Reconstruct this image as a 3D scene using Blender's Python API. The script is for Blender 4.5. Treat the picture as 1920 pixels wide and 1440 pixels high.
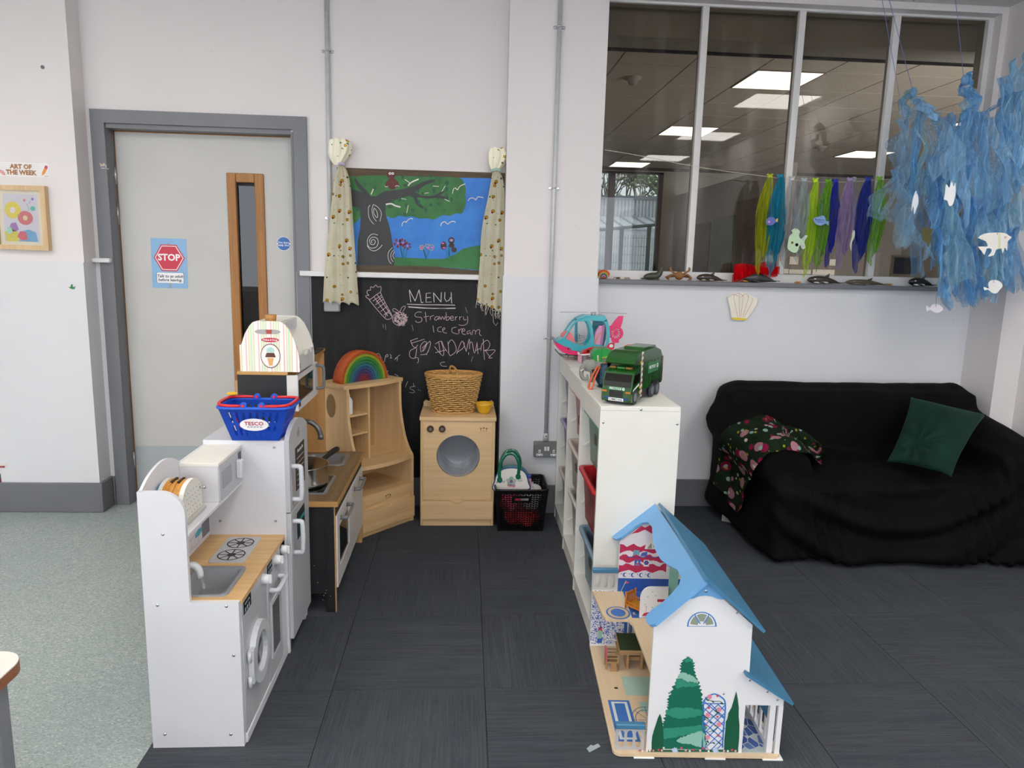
import bpy, bmesh, math, random
from math import sin, cos, pi, radians, sqrt, atan2
from mathutils import Vector, Matrix
for o in list(bpy.data.objects): bpy.data.objects.remove(o, do_unlink=True)
SC = bpy.context.scene
COL = SC.collection
# ---------------------------------------------------------------- camera
F = 1354.07; PIT = radians(9.794); ROL = radians(1.4555); YAW = radians(3.8255); EYE = 1.4344
_fw = Vector((sin(YAW)*cos(PIT), cos(YAW)*cos(PIT), -sin(PIT)))
_r = Vector((cos(YAW), -sin(YAW), 0)); _u = _r.cross(_fw)
RX = cos(ROL)*_r + sin(ROL)*_u; UX = -sin(ROL)*_r + cos(ROL)*_u
cd = bpy.data.cameras.new('camera'); cam = bpy.data.objects.new('camera', cd); COL.objects.link(cam)
cd.sensor_width = 36; cd.lens = F/1920*36; cd.clip_start = .05; cd.clip_end = 200
M = Matrix((RX, UX, -_fw)).transposed().to_4x4(); M.translation = (0, 0, EYE); cam.matrix_world = M
SC.camera = cam
# ---------------------------------------------------------------- world, exposure
SC.view_settings.view_transform = 'Standard'; SC.view_settings.look = 'None'
SC.view_settings.exposure = 0.40; SC.view_settings.gamma = 1; SC.view_settings.use_curve_mapping = False
W = bpy.data.worlds.new('overcast_sky'); SC.world = W; W.use_nodes = True
nt = W.node_tree; nt.nodes.clear()
_o = nt.nodes.new('ShaderNodeOutputWorld'); _b = nt.nodes.new('ShaderNodeBackground')
_b.inputs[0].default_value = (.86, .92, 1.0, 1); _b.inputs[1].default_value = 4.4
nt.links.new(_b.outputs[0], _o.inputs[0])
PANEL_OUR = 13.0; PANEL_NEXT = 4.4
# ---------------------------------------------------------------- pixel helpers (photo pixels, 1920x1440)
def ray(x, y): return _fw + RX*((x-960)/F) + UX*((720-y)/F)
def onY(x, y, Y): d = ray(x, y); return Vector((0, 0, EYE)) + d*(Y/d.y)
def onX(x, y, X): d = ray(x, y); return Vector((0, 0, EYE)) + d*(X/d.x)
def onZ(x, y, z=0.): d = ray(x, y); return Vector((0, 0, EYE)) + d*((z-EYE)/d.z)
# ---------------------------------------------------------------- colour / materials
def lin(h):
    if isinstance(h, tuple): return h if len(h) == 4 else (*h, 1)
    h = h.lstrip('#'); c = [int(h[i:i+2], 16)/255 for i in (0, 2, 4)]
    return tuple((v/12.92 if v <= .04045 else ((v+.055)/1.055)**2.4) for v in c)+(1,)
MATS = {}
class N:
    def __init__(s, name):
        s.m = bpy.data.materials.new(name); s.m.use_nodes = True; s.t = s.m.node_tree; s.t.nodes.clear()
        s.o = s.n('OutputMaterial'); s.b = s.n('BsdfPrincipled'); s.l(s.b.outputs[0], s.o.inputs[0])
    def n(s, ty, **k):
        x = s.t.nodes.new('ShaderNode'+ty)
        for a, v in k.items(): setattr(x, a, v)
        return x
    def l(s, a, b): s.t.links.new(a, b)
    def set(s, node, **k):
        for a, v in k.items(): node.inputs[a.replace('_', ' ')].default_value = v
        return node
    def coord(s, kind='Object', scale=(1, 1, 1), rot=(0, 0, 0), rnd=False):
        c = s.n('TexCoord'); mp = s.n('Mapping'); mp.inputs['Scale'].default_value = scale; mp.inputs['Rotation'].default_value = rot
        s.l(c.outputs[kind], mp.inputs[0])
        if rnd:
            oi = s.n('ObjectInfo'); vm = s.n('VectorMath', operation='SCALE'); cb = s.n('CombineXYZ')
            for i in range(3): s.l(oi.outputs['Random'], cb.inputs[i])
            s.l(cb.outputs[0], vm.inputs[0]); vm.inputs['Scale'].default_value = 37.
            s.l(vm.outputs[0], mp.inputs['Location'])
        return mp.outputs[0]
    def noise(s, vec, scale, detail=3, rough=.55):
        x = s.n('TexNoise'); s.l(vec, x.inputs['Vector']); s.set(x, Scale=scale, Detail=detail, Roughness=rough); return x.outputs['Fac']
    def ramp(s, fac, stops, interp='LINEAR'):
        x = s.n('ValToRGB'); r = x.color_ramp; r.interpolation = interp
        while len(r.elements) < len(stops): r.elements.new(.5)
        for e, (p, c) in zip(r.elements, stops): e.position = p; e.color = lin(c)
        s.l(fac, x.inputs[0]); return x.outputs[0]
    def mix(s, fac, a, b, mode='MIX'):
        x = s.n('Mix', data_type='RGBA', blend_type=mode)
        for sock, v in ((x.inputs[0], fac), (x.inputs[6], a), (x.inputs[7], b)):
            if hasattr(v, 'is_output'): s.l(v, sock)
            else: sock.default_value = v if not isinstance(v, str) else lin(v)
        return x.outputs[2]
    def bump(s, h, strength=.3, dist=.01):
        x = s.n('Bump'); s.set(x, Strength=strength, Distance=dist); s.l(h, x.inputs['Height']); s.l(x.outputs[0], s.b.inputs['Normal'])
    def base(s, c):
        if hasattr(c, 'is_output'): s.l(c, s.b.inputs['Base Color'])
        else: s.b.inputs['Base Color'].default_value = lin(c)
    def fin(s, rough=.5, metal=0, spec=.5, coat=0, alpha=None, trans=0):
        s.set(s.b, Roughness=rough, Metallic=metal); s.b.inputs['Specular IOR Level'].default_value = spec
        s.b.inputs['Coat Weight'].default_value = coat; s.b.inputs['Coat Roughness'].default_value = .1
        if alpha is not None: s.b.inputs['Alpha'].default_value = alpha
        s.b.inputs['Transmission Weight'].default_value = trans
        return s.m
def plain(col, rough=.5, metal=0, spec=.5, coat=0, var=.05, vs=6, bs=0, bst=.15, rnd=False):
    """paint / plastic / cloth: one colour with faint mottling, optional fine relief"""
    k = ('plain', col, rough, metal, spec, coat, var, vs, bs, bst)
    if k in MATS: return MATS[k]
    n = N('paint_'+str(col).strip('#')); v = n.coord()
    f = n.noise(v, vs, 4)
    c = lin(col); d = tuple(x*(1-var) for x in c[:3])+(1,); e = tuple(min(1, x*(1+var)) for x in c[:3])+(1,)
    n.base(n.ramp(f, [(.3, d), (.7, e)]))
    if bs: n.bump(n.noise(v, bs, 3), bst, .002)
    MATS[k] = n.fin(rough, metal, spec, coat); return MATS[k]
def wood(col, dark, axis='x', scale=1., rough=.42, rnd=False, contrast=1):
    k = ('wood', col, dark, axis, scale, rough)
    if k in MATS: return MATS[k]
    n = N('wood_'+col.strip('#')); st = {'x': (.6, 14, 14), 'y': (14, .6, 14), 'z': (14, 14, .6)}[axis]
    v = n.coord('Object', tuple(a*scale for a in st), rnd=True)
    g = n.noise(v, 3., 5, .6); w = n.noise(n.coord('Object', tuple(a*scale*6 for a in st)), 3, 3)
    c = n.ramp(g, [(.25, dark), (.62, col)]); c2 = n.mix(.22, c, n.ramp(w, [(.35, dark), (.6, col)]))
    n.base(c2); n.bump(w, .06, .002); MATS[k] = n.fin(rough, 0, .4); return MATS[k]
def metal(col, rough=.3):
    k = ('metal', col, rough)
    if k in MATS: return MATS[k]
    n = N('metal_'+col.strip('#')); v = n.coord('Object', (1, 1, .2)); f = n.noise(v, 40, 3)
    n.base(n.ramp(f, [(.3, col), (.7, tuple(min(1, x*1.12) for x in lin(col)[:3]))]))
    MATS[k] = n.fin(rough, 1); return MATS[k]
def glow(col, strength):
    k = ('glow', col, strength)
    if k in MATS: return MATS[k]
    n = N('light_diffuser'); n.base('#f4f4f0'); n.b.inputs['Emission Color'].default_value = lin(col); n.b.inputs['Emission Strength'].default_value = strength
    MATS[k] = n.fin(.5); return MATS[k]
def glass(tint='#ffffff', name='pane_glass', smear=0, rough=0):
    """window glass: tinted transparency under a real fresnel reflection"""
    k = ('glass', tint, smear)
    if k in MATS: return MATS[k]
    n = N(name); n.t.nodes.remove(n.b)
    tr = n.n('BsdfTransparent'); tr.inputs[0].default_value = lin(tint); gl = n.n('BsdfGlossy'); gl.inputs['Roughness'].default_value = rough
    fr = n.n('Fresnel'); fr.inputs[0].default_value = 1.5; mx = n.n('MixShader')
    n.l(fr.outputs[0], mx.inputs[0]); n.l(tr.outputs[0], mx.inputs[1]); n.l(gl.outputs[0], mx.inputs[2])
    out = mx.outputs[0]
    if smear:
        g2 = n.n('BsdfGlossy'); g2.inputs['Roughness'].default_value = .3; m2 = n.n('MixShader')
        v = n.coord('Object', (5, 1, .8), (0, .5, 0)); f = n.noise(v, 1.6, 5, .6)
        rp = n.ramp(f, [(.50, (0, 0, 0, 1)), (.75, (smear, smear, smear, 1))])
        n.l(rp, m2.inputs[0]); n.l(out, m2.inputs[1]); n.l(g2.outputs[0], m2.inputs[2]); out = m2.outputs[0]
    n.l(out, n.o.inputs[0]); MATS[k] = n.m; return n.m
def gauze(col, op=.5, glit=False, streak=60):
    """sheer fabric: partly transparent, partly translucent weave with soft vertical streaks"""
    k = ('gauze', col, op, glit, streak)
    if k in MATS: return MATS[k]
    n = N('gauze_'+col.strip('#')); n.t.nodes.remove(n.b)
    v = n.coord('Object', (1, 1, .08)); f = n.noise(v, streak, 3)
    tr = n.n('BsdfTransparent'); df = n.n('BsdfDiffuse'); tl = n.n('BsdfTranslucent'); a = n.n('MixShader'); b = n.n('MixShader'); a.inputs[0].default_value = .5
    c = lin(col); cc = n.ramp(f, [(.3, tuple(x*.82 for x in c[:3])), (.7, tuple(min(1, x*1.12) for x in c[:3]))])
    n.l(cc, df.inputs[0]); n.l(cc, tl.inputs[0]); n.l(df.outputs[0], a.inputs[1]); n.l(tl.outputs[0], a.inputs[2])
    rp = n.ramp(f, [(.3, (op*.7,)*3), (.7, (min(1, op*1.3),)*3)])
    tr.inputs[0].default_value = tuple(.9+.1*x for x in c[:3])+(1,)
    n.l(rp, b.inputs[0]); n.l(tr.outputs[0], b.inputs[1]); n.l(a.outputs[0], b.inputs[2]); n.l(b.outputs[0], n.o.inputs[0])
    MATS[k] = n.m; return n.m
# ---------------------------------------------------------------- mesh builder
class MB:
    def __init__(s): s.bm = bmesh.new(); s.mi = 0
    def _f(s, vs, sm=False):
        try: f = s.bm.faces.new(vs)
        except ValueError: return None
        f.material_index = s.mi; f.smooth = sm; return f
    def box(s, x0, x1, y0, y1, z0, z1, bev=0, seg=2):
        x0, x1 = min(x0, x1), max(x0, x1); y0, y1 = min(y0, y1), max(y0, y1); z0, z1 = min(z0, z1), max(z0, z1)
        return s.obox(((x0+x1)/2, (y0+y1)/2, (z0+z1)/2), (x1-x0, y1-y0, z1-z0), None, bev, seg)
    def obox(s, c, size, rot=None, bev=0, seg=2):
        mt = Matrix.Translation(c) @ (rot.to_4x4() if rot else Matrix.Identity(4)) @ Matrix.Diagonal((*size, 1))
        g = bmesh.ops.create_cube(s.bm, size=1, matrix=mt); vs = g['verts']; fs = {f for v in vs for f in v.link_faces}
        for f in fs: f.material_index = s.mi
        if bev:
            es = list({e for v in vs for e in v.link_edges})
            r = bmesh.ops.bevel(s.bm, geom=es, offset=min(bev, min(size)*.49), segments=seg, affect='EDGES', profile=.5)
            for f in r['faces']: f.material_index = s.mi; f.smooth = True
        return s
    def prism(s, poly, vec, sm=False):
        """poly: list of 3D points; extruded by vec"""
        v = Vector(vec); a = [s.bm.verts.new(Vector(p)) for p in poly]; b = [s.bm.verts.new(Vector(p)+v) for p in poly]
        s._f(a[::-1]); s._f(b); k = len(a)
        for i in range(k): s._f((a[i], a[(i+1) % k], b[(i+1) % k], b[i]), sm)
        return s
    def px(s, pts, a, b, ax):
        """2D polygon extruded along axis ax from a to b (pts are the two other coords in xyz order)"""
        f = {'x': lambda p: (a, p[0], p[1]), 'y': lambda p: (p[0], a, p[1]), 'z': lambda p: (p[0], p[1], a)}[ax]
        v = {'x': (b-a, 0, 0), 'y': (0, b-a, 0), 'z': (0, 0, b-a)}[ax]
        return s.prism([f(p) for p in pts], v)
    def poly(s, pts): s._f([s.bm.verts.new(Vector(p)) for p in pts]); return s
    def tube(s, pts, r, n=8, closed=False, caps=True, flat=None):
        pts = [Vector(p) for p in pts]; k = len(pts); rs = r if isinstance(r, (list, tuple)) else [r]*k
        rings = []; up = None
        for i, p in enumerate(pts):
            if closed: t = pts[(i+1) % k]-pts[i-1]
            else: t = pts[min(i+1, k-1)]-pts[max(i-1, 0)]
            if t.length < 1e-9: t = Vector((0, 0, 1))
            t.normalize()
            if up is None:
                up = Vector((0, 0, 1)) if abs(t.z) < .9 else Vector((1, 0, 0))
            a = t.cross(up)
            if a.length < 1e-6: a = t.orthogonal()
            a.normalize(); b = a.cross(t); b.normalize(); up = b
            fl = flat or 1
            rings.append([s.bm.verts.new(p+(a*cos(2*pi*j/n)*fl+b*sin(2*pi*j/n))*rs[i]) for j in range(n)])
        m = k if closed else k-1
        for i in range(m):
            A, B = rings[i], rings[(i+1) % k]
            for j in range(n): s._f((A[j], A[(j+1) % n], B[(j+1) % n], B[j]), True)
        if caps and not closed: s._f(rings[0][::-1]); s._f(rings[-1])
        return s
    def cyl(s, p0, p1, r0, r1=None, n=16, sm=True):
        p0, p1 = Vector(p0), Vector(p1); r1 = r0 if r1 is None else r1; t = (p1-p0).normalized(); a = t.orthogonal().normalized(); b = t.cross(a)
        A = [s.bm.verts.new(p0+(a*cos(2*pi*j/n)+b*sin(2*pi*j/n))*r0) for j in range(n)]
        B = [s.bm.verts.new(p1+(a*cos(2*pi*j/n)+b*sin(2*pi*j/n))*r1) for j in range(n)]
        for j in range(n): s._f((A[j], A[(j+1) % n], B[(j+1) % n], B[j]), sm)
        s._f(A[::-1]); s._f(B); return s
    def lathe(s, prof, c=(0, 0, 0), n=24, sx=1, sy=1, axis='z'):
        """prof: (r,h) list"""
        c = Vector(c); rings = []
        for r, h in prof:
            if r < 1e-6: rings.append([s.bm.verts.new(c+s._ax((0, 0, h), axis))])
            else: rings.append([s.bm.verts.new(c+s._ax((r*cos(2*pi*j/n)*sx, r*sin(2*pi*j/n)*sy, h), axis)) for j in range(n)])
        for A, B in zip(rings, rings[1:]):
            for j in range(n):
                a0, a1 = A[j % len(A)], A[(j+1) % len(A)]; b0, b1 = B[j % len(B)], B[(j+1) % len(B)]
                q = []
                for v in (a0, a1, b1, b0):
                    if v not in q: q.append(v)
                if len(q) > 2: s._f(q, True)
        return s
    def _ax(s, p, axis): return Vector(p) if axis == 'z' else (Vector((p[0], p[2], p[1])) if axis == 'y' else Vector((p[2], p[0], p[1])))
    def ell(s, c, r, n=16, m=10, rot=None):
        g = bmesh.ops.create_uvsphere(s.bm, u_segments=n, v_segments=m, radius=1, matrix=Matrix.Translation(c) @ (rot.to_4x4() if rot else Matrix.Identity(4)) @ Matrix.Diagonal((*r, 1)))
        for f in {f for v in g['verts'] for f in v.link_faces}: f.smooth = True; f.material_index = s.mi
        return s
    def octa(s, c, r):
        c = Vector(c); v = [s.bm.verts.new(c+Vector(d)) for d in ((r[0], 0, 0), (0, r[1], 0), (-r[0], 0, 0), (0, -r[1], 0), (0, 0, r[2]), (0, 0, -r[2]))]
        for i in range(4): s._f((v[i], v[(i+1) % 4], v[4])); s._f((v[(i+1) % 4], v[i], v[5]))
        return s
    def grid(s, fn, nu, nv, cu=False, sm=True):
        vs = [[s.bm.verts.new(Vector(fn(i/(nu if cu else nu-1), j/(nv-1)))) for j in range(nv)] for i in range(nu)]
        for i in range(nu if cu else nu-1):
            for j in range(nv-1): s._f((vs[i][j], vs[(i+1) % nu][j], vs[(i+1) % nu][j+1], vs[i][j+1]), sm)
        return s
    def thick(s, t):
        r = bmesh.ops.solidify(s.bm, geom=s.bm.faces[:], thickness=t); return s
    def build(s, name, mats, parent=None, world=True, fix=True):
        me = bpy.data.meshes.new(name)
        if fix: bmesh.ops.recalc_face_normals(s.bm, faces=s.bm.faces[:])
        if parent is not None and world: s.bm.transform(ROOT[parent.name].inverted())
        s.bm.to_mesh(me); s.bm.free()
        for m in (mats if isinstance(mats, (list, tuple)) else [mats]): me.materials.append(m)
        o = bpy.data.objects.new(name, me); COL.objects.link(o)
        if parent is not None: o.parent = parent; ROOT[o.name] = ROOT[parent.name].copy()
        else: ROOT[o.name] = Matrix.Identity(4)
        return o
ROOT = {}
def thing(name, label, cat, loc=(0, 0, 0), rotz=0, group=None, kind=None):
    o = bpy.data.objects.new(name, None); COL.objects.link(o); o.location = loc; o.rotation_euler = (0, 0, rotz); o.empty_display_size = .05
    if label: o['label'] = label
    if cat: o['category'] = cat
    if group: o['group'] = group
    if kind: o['kind'] = kind
    ROOT[o.name] = Matrix.Translation(loc) @ Matrix.Rotation(rotz, 4, 'Z'); return o
def tag(o, label=None, cat=None, group=None, kind=None):
    for k, v in (('label', label), ('category', cat), ('group', group), ('kind', kind)):
        if v: o[k] = v
    return o
def recentre(o):
    """move a top-level mesh's origin to the middle of its base"""
    vs = o.data.vertices; c = [ [v.co[i] for v in vs] for i in range(3)]
    d = Vector(((min(c[0])+max(c[0]))/2, (min(c[1])+max(c[1]))/2, min(c[2])))
    o.data.transform(Matrix.Translation(-d)); o.location = d; ROOT[o.name] = Matrix.Translation(d); return o
def dup(o, parent=None):
    c = o.copy(); COL.objects.link(c); ROOT[c.name] = ROOT[o.name].copy()
    if parent is not None: c.parent = parent
    for ch in o.children: dup(ch, c)
    return c
def text(body, size, mat, parent, M4, name='lettering', depth=.0006, align='CENTER', sx=1, bold=0, shear=0):
    """flat lettering: built-in font turned into a thin mesh; M4 maps text plane (x right, y up) to world"""
    cu = bpy.data.curves.new(name, 'FONT'); cu.body = body; cu.size = size; cu.extrude = depth; cu.align_x = align; cu.align_y = 'CENTER'; cu.offset = bold; cu.shear = shear; cu.resolution_u = 2
    t = bpy.data.objects.new(name+'_tmp', cu); COL.objects.link(t); dg = bpy.context.evaluated_depsgraph_get(); dg.update()
    me = bpy.data.meshes.new_from_object(t.evaluated_get(dg)); bpy.data.objects.remove(t); bpy.data.curves.remove(cu)
    me.name = name; me.transform(Matrix.Diagonal((sx, 1, 1, 1)))
    inv = ROOT[parent.name].inverted() if parent is not None else Matrix.Identity(4)
    me.transform(inv @ M4); me.materials.clear(); me.materials.append(mat)
    o = bpy.data.objects.new(name, me); COL.objects.link(o)
    if parent is not None: o.parent = parent; ROOT[o.name] = ROOT[parent.name].copy()
    else: ROOT[o.name] = Matrix.Identity(4)
    return o
def frame(o, xdir, ydir):
    x = Vector(xdir).normalized(); y = Vector(ydir).normalized(); z = x.cross(y)
    m = Matrix((x, y, z)).transposed().to_4x4(); m.translation = o; return m
def stroke(mb, pts, w, nrm):
    """flat ribbon along pts lying in the plane with normal nrm (chalk / printed line)"""
    pts = [Vector(p) for p in pts]; nrm = Vector(nrm); L = []; R = []
    for i, p in enumerate(pts):
        t = pts[min(i+1, len(pts)-1)]-pts[max(i-1, 0)]
        if t.length < 1e-9: t = Vector((1, 0, 0))
        s_ = t.cross(nrm).normalized()*w/2; L.append(mb.bm.verts.new(p+s_)); R.append(mb.bm.verts.new(p-s_))
    for i in range(len(pts)-1): mb._f((L[i], L[i+1], R[i+1], R[i]))
def smooth(pts, n=4, closed=False):
    """Catmull-Rom through points (any dimension tuples)"""
    k = len(pts); out = []
    rng = range(k) if closed else range(k-1)
    for i in rng:
        g = lambda j: pts[j % k] if closed else pts[max(0, min(k-1, j))]
        a, b, c, d = g(i-1), g(i), g(i+1), g(i+2)
        for q in range(n):
            t = q/n
            out.append(tuple(.5*((2*b[m])+(-a[m]+c[m])*t+(2*a[m]-5*b[m]+4*c[m]-d[m])*t*t+(-a[m]+3*b[m]-3*c[m]+d[m])*t**3) for m in range(len(b))))
    if not closed: out.append(tuple(pts[-1]))
    return out
def ang(a, b, n, f): return [f(a+(b-a)*i/n) for i in range(n+1)]
# ---------------------------------------------------------------- shared materials
WHITE = plain('#e9e9ea', .45, var=.02); OFFW = plain('#e6e3da', .5, var=.03); BLACK = plain('#141414', .5); DARK = plain('#2a2a2c', .5)
CHROME = metal('#c9c9cc', .18); STEEL = metal('#b9babc', .35); GALV = plain('#c4c6c8', .4, .15, var=.06, vs=30); GREYP = plain('#74757a', .42, var=.04)
# ================================================================ ROOM
WY = 4.085; PY = 3.96; GY = 4.175; CEIL = 2.871; XR = 3.10; XL = -4.3; YB = -3.2
def wall_mat(col, name):
    n = N(name); v = n.coord(); a = n.noise(v, 1.3, 4); b = n.noise(v, 18, 3); c = lin(col)
    base = n.ramp(a, [(.3, tuple(x*.965 for x in c[:3])), (.7, tuple(min(1, x*1.02) for x in c[:3]))])
    sp = n.noise(v, 42, 2, .4); n.base(n.mix(n.ramp(sp, [(.79, (0, 0, 0)), (.83, (.3, .3, .3))]), base, '#8f8f96'))
    n.bump(n.noise(v, 160, 3), .12, .001); return n.fin(.55, 0, .35)
UPPER = wall_mat('#e0dbdb', 'upper_wall_paint'); LOWER = wall_mat('#d9dade', 'lower_wall_paint'); TRIMG = plain('#6f7076', .38, var=.04)
def struct(name, mb, m, parent=None):
    o = mb.build(name, m, parent)
    if parent is None: o['kind'] = 'structure'
    return o
# --- floors
def vinyl():
    n = N('speckled_vinyl'); v = n.coord('Object', (.75, 1, 1), (0, 0, .5)); vo = n.n('TexVoronoi'); n.l(v, vo.inputs['Vector']); vo.inputs['Scale'].default_value = 230
    sx = n.n('SeparateColor'); n.l(vo.outputs['Color'], sx.inputs[0])
    c = n.ramp(sx.outputs[0], [(0, '#828c8a'), (.12, '#939d9b'), (.45, '#9ea8a5'), (.75, '#a6b0ad'), (.93, '#b3bbb8'), (1, '#c6cbc5')])
    big = n.noise(n.coord(), 1.6, 4); c = n.mix(n.ramp(big, [(.35, (0, 0, 0)), (.7, (.35, .35, .35))]), c, '#8d9c9c')
    n.base(c); n.bump(n.noise(v, 90, 3), .12, .002); return n.fin(.45, 0, .4)
fl = struct('floor', MB().box(XL, -.905, YB, 4.3, -.03, 0), vinyl()); tag(fl, 'speckled grey green vinyl floor on the left')
fc = struct('floor', MB().box(-.905, XR, YB, 4.3, -.03, -.006), plain('#24262a', .9)); tag(fc, 'dark carpet tile floor')
def carpet():
    n = N('carpet_pile'); v = n.coord('Object', (1, 1, 1), rnd=True); s1 = n.coord('Object', (240, 5, 1), rnd=True); s2 = n.coord('Object', (16, .6, 1), rnd=True)
    lines = n.noise(s1, 1., 2, .5); band = n.noise(s2, 1., 3, .6); fz = n.noise(v, 420, 3, .7); blot = n.noise(n.coord('Object', (1, 1, 1), rnd=True), 6, 4)
    c = n.ramp(lines, [(.3, '#373a40'), (.5, '#43464c'), (.72, '#50535a')]); c = n.mix(n.ramp(band, [(.4, (0, 0, 0)), (.62, (.45, .45, .45))]), c, '#363b44')
    c = n.mix(n.ramp(blot, [(.45, (0, 0, 0)), (.75, (.4, .4, .4))]), c, '#4f5356'); c = n.mix(.3, c, n.ramp(fz, [(.35, '#24272c'), (.7, '#63666c')]))
    n.base(c); n.bump(n.mix(.5, lines, fz), .45, .003); return n.fin(.95, 0, .12)
CARPET = carpet(); T = .51
tm = MB().box(-T/2+.0008, T/2-.0008, -T/2+.0008, T/2-.0008, -.006, 0, .0012, 1); t0 = tm.build('carpet_tile', CARPET, fc, world=False); k = 0
for j in range(-5, 4):
    for i in range(-2, 6):
        x0 = .083+i*T; y0 = 2.237+j*T; xa = max(x0, -.905); xb = min(x0+T, XR)
        o = t0 if k == 0 else t0.copy()
        if k: COL.objects.link(o)
        w = (xb-xa)/T; o.location = ((xa+xb)/2, y0+T/2, 0); rot = (i+j) % 2
        o.rotation_euler = (0, 0, pi/2 if rot else 0); o.scale = (1, w, 1) if rot else (w, 1, 1); k += 1
# --- back wall with door and window openings
DX0, DX1, DZ = -1.905, -.93, 2.072
WX0, WX1, WZ0, WZ1 = .62, 2.925, 1.320, 2.832
m = MB(); Y2 = WY+.19
m.box(XL, DX0, WY, Y2, 1.335, CEIL).box(DX0, DX1, WY, Y2, DZ, CEIL).box(DX1, WX0, WY, Y2, 1.335, CEIL).box(WX0, XR, WY, Y2, WZ1, CEIL).box(WX1, XR, WY, Y2, WZ0, WZ1)
wb = struct('wall_back', m, UPPER)
m = MB(); m.box(XL, DX0, WY-.004, Y2, 0, 1.335).box(DX1, WX0, WY-.004, Y2, 0, 1.335).box(WX0, XR, WY-.004, Y2, 0, WZ0)
struct('wall_back_lower', m, LOWER)
# --- pillars
m = MB(); m.box(XL, -1.992, PY, WY, 1.362, CEIL); struct('wall_pillar_left', m, UPPER)
m = MB(); m.box(XL, -2.0+.006, PY-.005, WY, 0, 1.362); struct('wall_pillar_left_lower', m, LOWER)
m = MB(); m.box(.206, .718, PY, WY, 1.345, CEIL); struct('wall_pillar_middle', m, UPPER)
m = MB(); m.box(.2, .726, PY-.005, WY, 0, 1.345); struct('wall_pillar_middle_lower', m, LOWER)
m = MB(); m.box(2.96, XR, 3.81, WY+.19, 0, CEIL); struct('wall_pillar_right', m, UPPER)
m = MB(); m.box(XR, XR+.2, YB, 3.81, 0, CEIL).box(XR, XR+.2, 3.81, Y2, 0, CEIL); struct('wall_right', m, UPPER)
m = MB(); m.box(XL-.2, XL, YB, 4.3, 0, CEIL); struct('wall_left', m, UPPER)
# rear wall with three wide windows (behind the camera), daylight comes in here
m = MB(); m.box(XL, XR, YB-.2, YB, 0, .85).box(XL, XR, YB-.2, YB, 2.5, CEIL)
for a, b in ((XL, XL+.4), (-1.9, -1.6), (.5, .8), (XR-.4, XR)): m.box(a, b, YB-.2, YB, .85, 2.5)
wr = struct('wall_rear', m, UPPER)
m = MB()
for a, b in ((XL+.4, -1.9), (-1.6, .5), (.8, XR-.4)):
    m.box(a, b, YB-.13, YB-.07, .85, .91).box(a, b, YB-.13, YB-.07, 2.44, 2.5)
    for q in (a, (a+b)/2-.03, b-.06): m.box(q, q+.06, YB-.13, YB-.07, .91, 2.44)
struct('window_2', m, WHITE)
for a, b in ((XL+.4, -1.9), (-1.6, .5), (.8, XR-.4)):
    ld = bpy.data.lights.new('daylight_portal', 'AREA'); ld.shape = 'RECTANGLE'; ld.size = b-a; ld.size_y = 1.65; ld.cycles.is_portal = True
    lo = bpy.data.objects.new('daylight_portal', ld); COL.objects.link(lo); lo.location = ((a+b)/2, YB-.18, 1.675); lo.rotation_euler = (radians(-90), 0, pi)
# --- skirting boards
def skirt(name, pts, h, t=.014):
    m = MB()
    for (x0, y0), (x1, y1) in zip(pts, pts[1:]):
        if abs(y0-y1) < 1e-6: m.box(x0, x1, y0-t, y0, 0, h, .004, 1)
        else: m.box(x0, x0+t, min(y0, y1)-t, max(y0, y1), 0, h, .004, 1)
    return struct(name, m, TRIMG)
skirt('baseboard_left', [(XL, PY-.005), (-1.994+.004, PY-.005)], .168)
m = MB(); m.box(-1.994, -1.978, PY-.019, WY-.004, 0, .168, .004, 1).box(-1.978, -1.968, WY-.02, WY-.004, 0, .168, .003, 1); struct('baseboard_left_return', m, TRIMG)
skirt('baseboard_back', [(-.85, WY-.004), (.2, WY-.004)], .168); skirt('baseboard_middle', [(.19, PY-.005), (.736, PY-.005)], .168); skirt('baseboard_right', [(.726, WY-.004), (2.96, WY-.004)], .168)
# --- ceiling: grid of lay-in tiles and light panels
cl = struct('ceiling', MB().box(XL, XR, YB, 4.3, CEIL+.02, CEIL+.08), plain('#c8c8c6', .8))
G = .61; gx0 = 2.4-12*G; gy0 = 1.5-8*G; LIGHTS = {(ix, iy) for ix in (2, 4, 8, 12) for iy in (2, 5, 8)}
CT = plain('#d9d8d4', .85, var=.03, vs=60, bs=220, bst=.2)
tl = MB().box(.012, G-.012, .012, G-.012, CEIL-.004, CEIL+.02).build('ceiling_tile', CT, cl, world=False); first = True; bars = MB(); lights = []
nx, ny = int((XR-gx0)/G)+1, int((WY-gy0)/G)+1
for ix in range(nx):
    for iy in range(ny):
        if (ix, iy) in LIGHTS: lights.append((gx0+ix*G, gy0+iy*G)); continue
        x0, y0 = gx0+ix*G, gy0+iy*G; w = min(G, XR-x0)/G; d = min(G, WY-y0)/G
        if w < .08 or d < .08: continue
        o = tl if first else tl.copy()
        if not first: COL.objects.link(o)
        first = False; o.location = (x0, y0, 0); o.scale = (w, d, 1)
for ix in range(nx+1): bars.box(gx0+ix*G-.012, gx0+ix*G+.012, YB, WY, CEIL-.001, CEIL+.02) if gx0+ix*G < XR else None
for iy in range(ny+1): bars.box(gx0, XR, gy0+iy*G-.012, gy0+iy*G+.012, CEIL-.001, CEIL+.02) if gy0+iy*G < WY else None
bars.build('grid_bars', plain('#c3c2c0', .6), cl)
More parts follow.
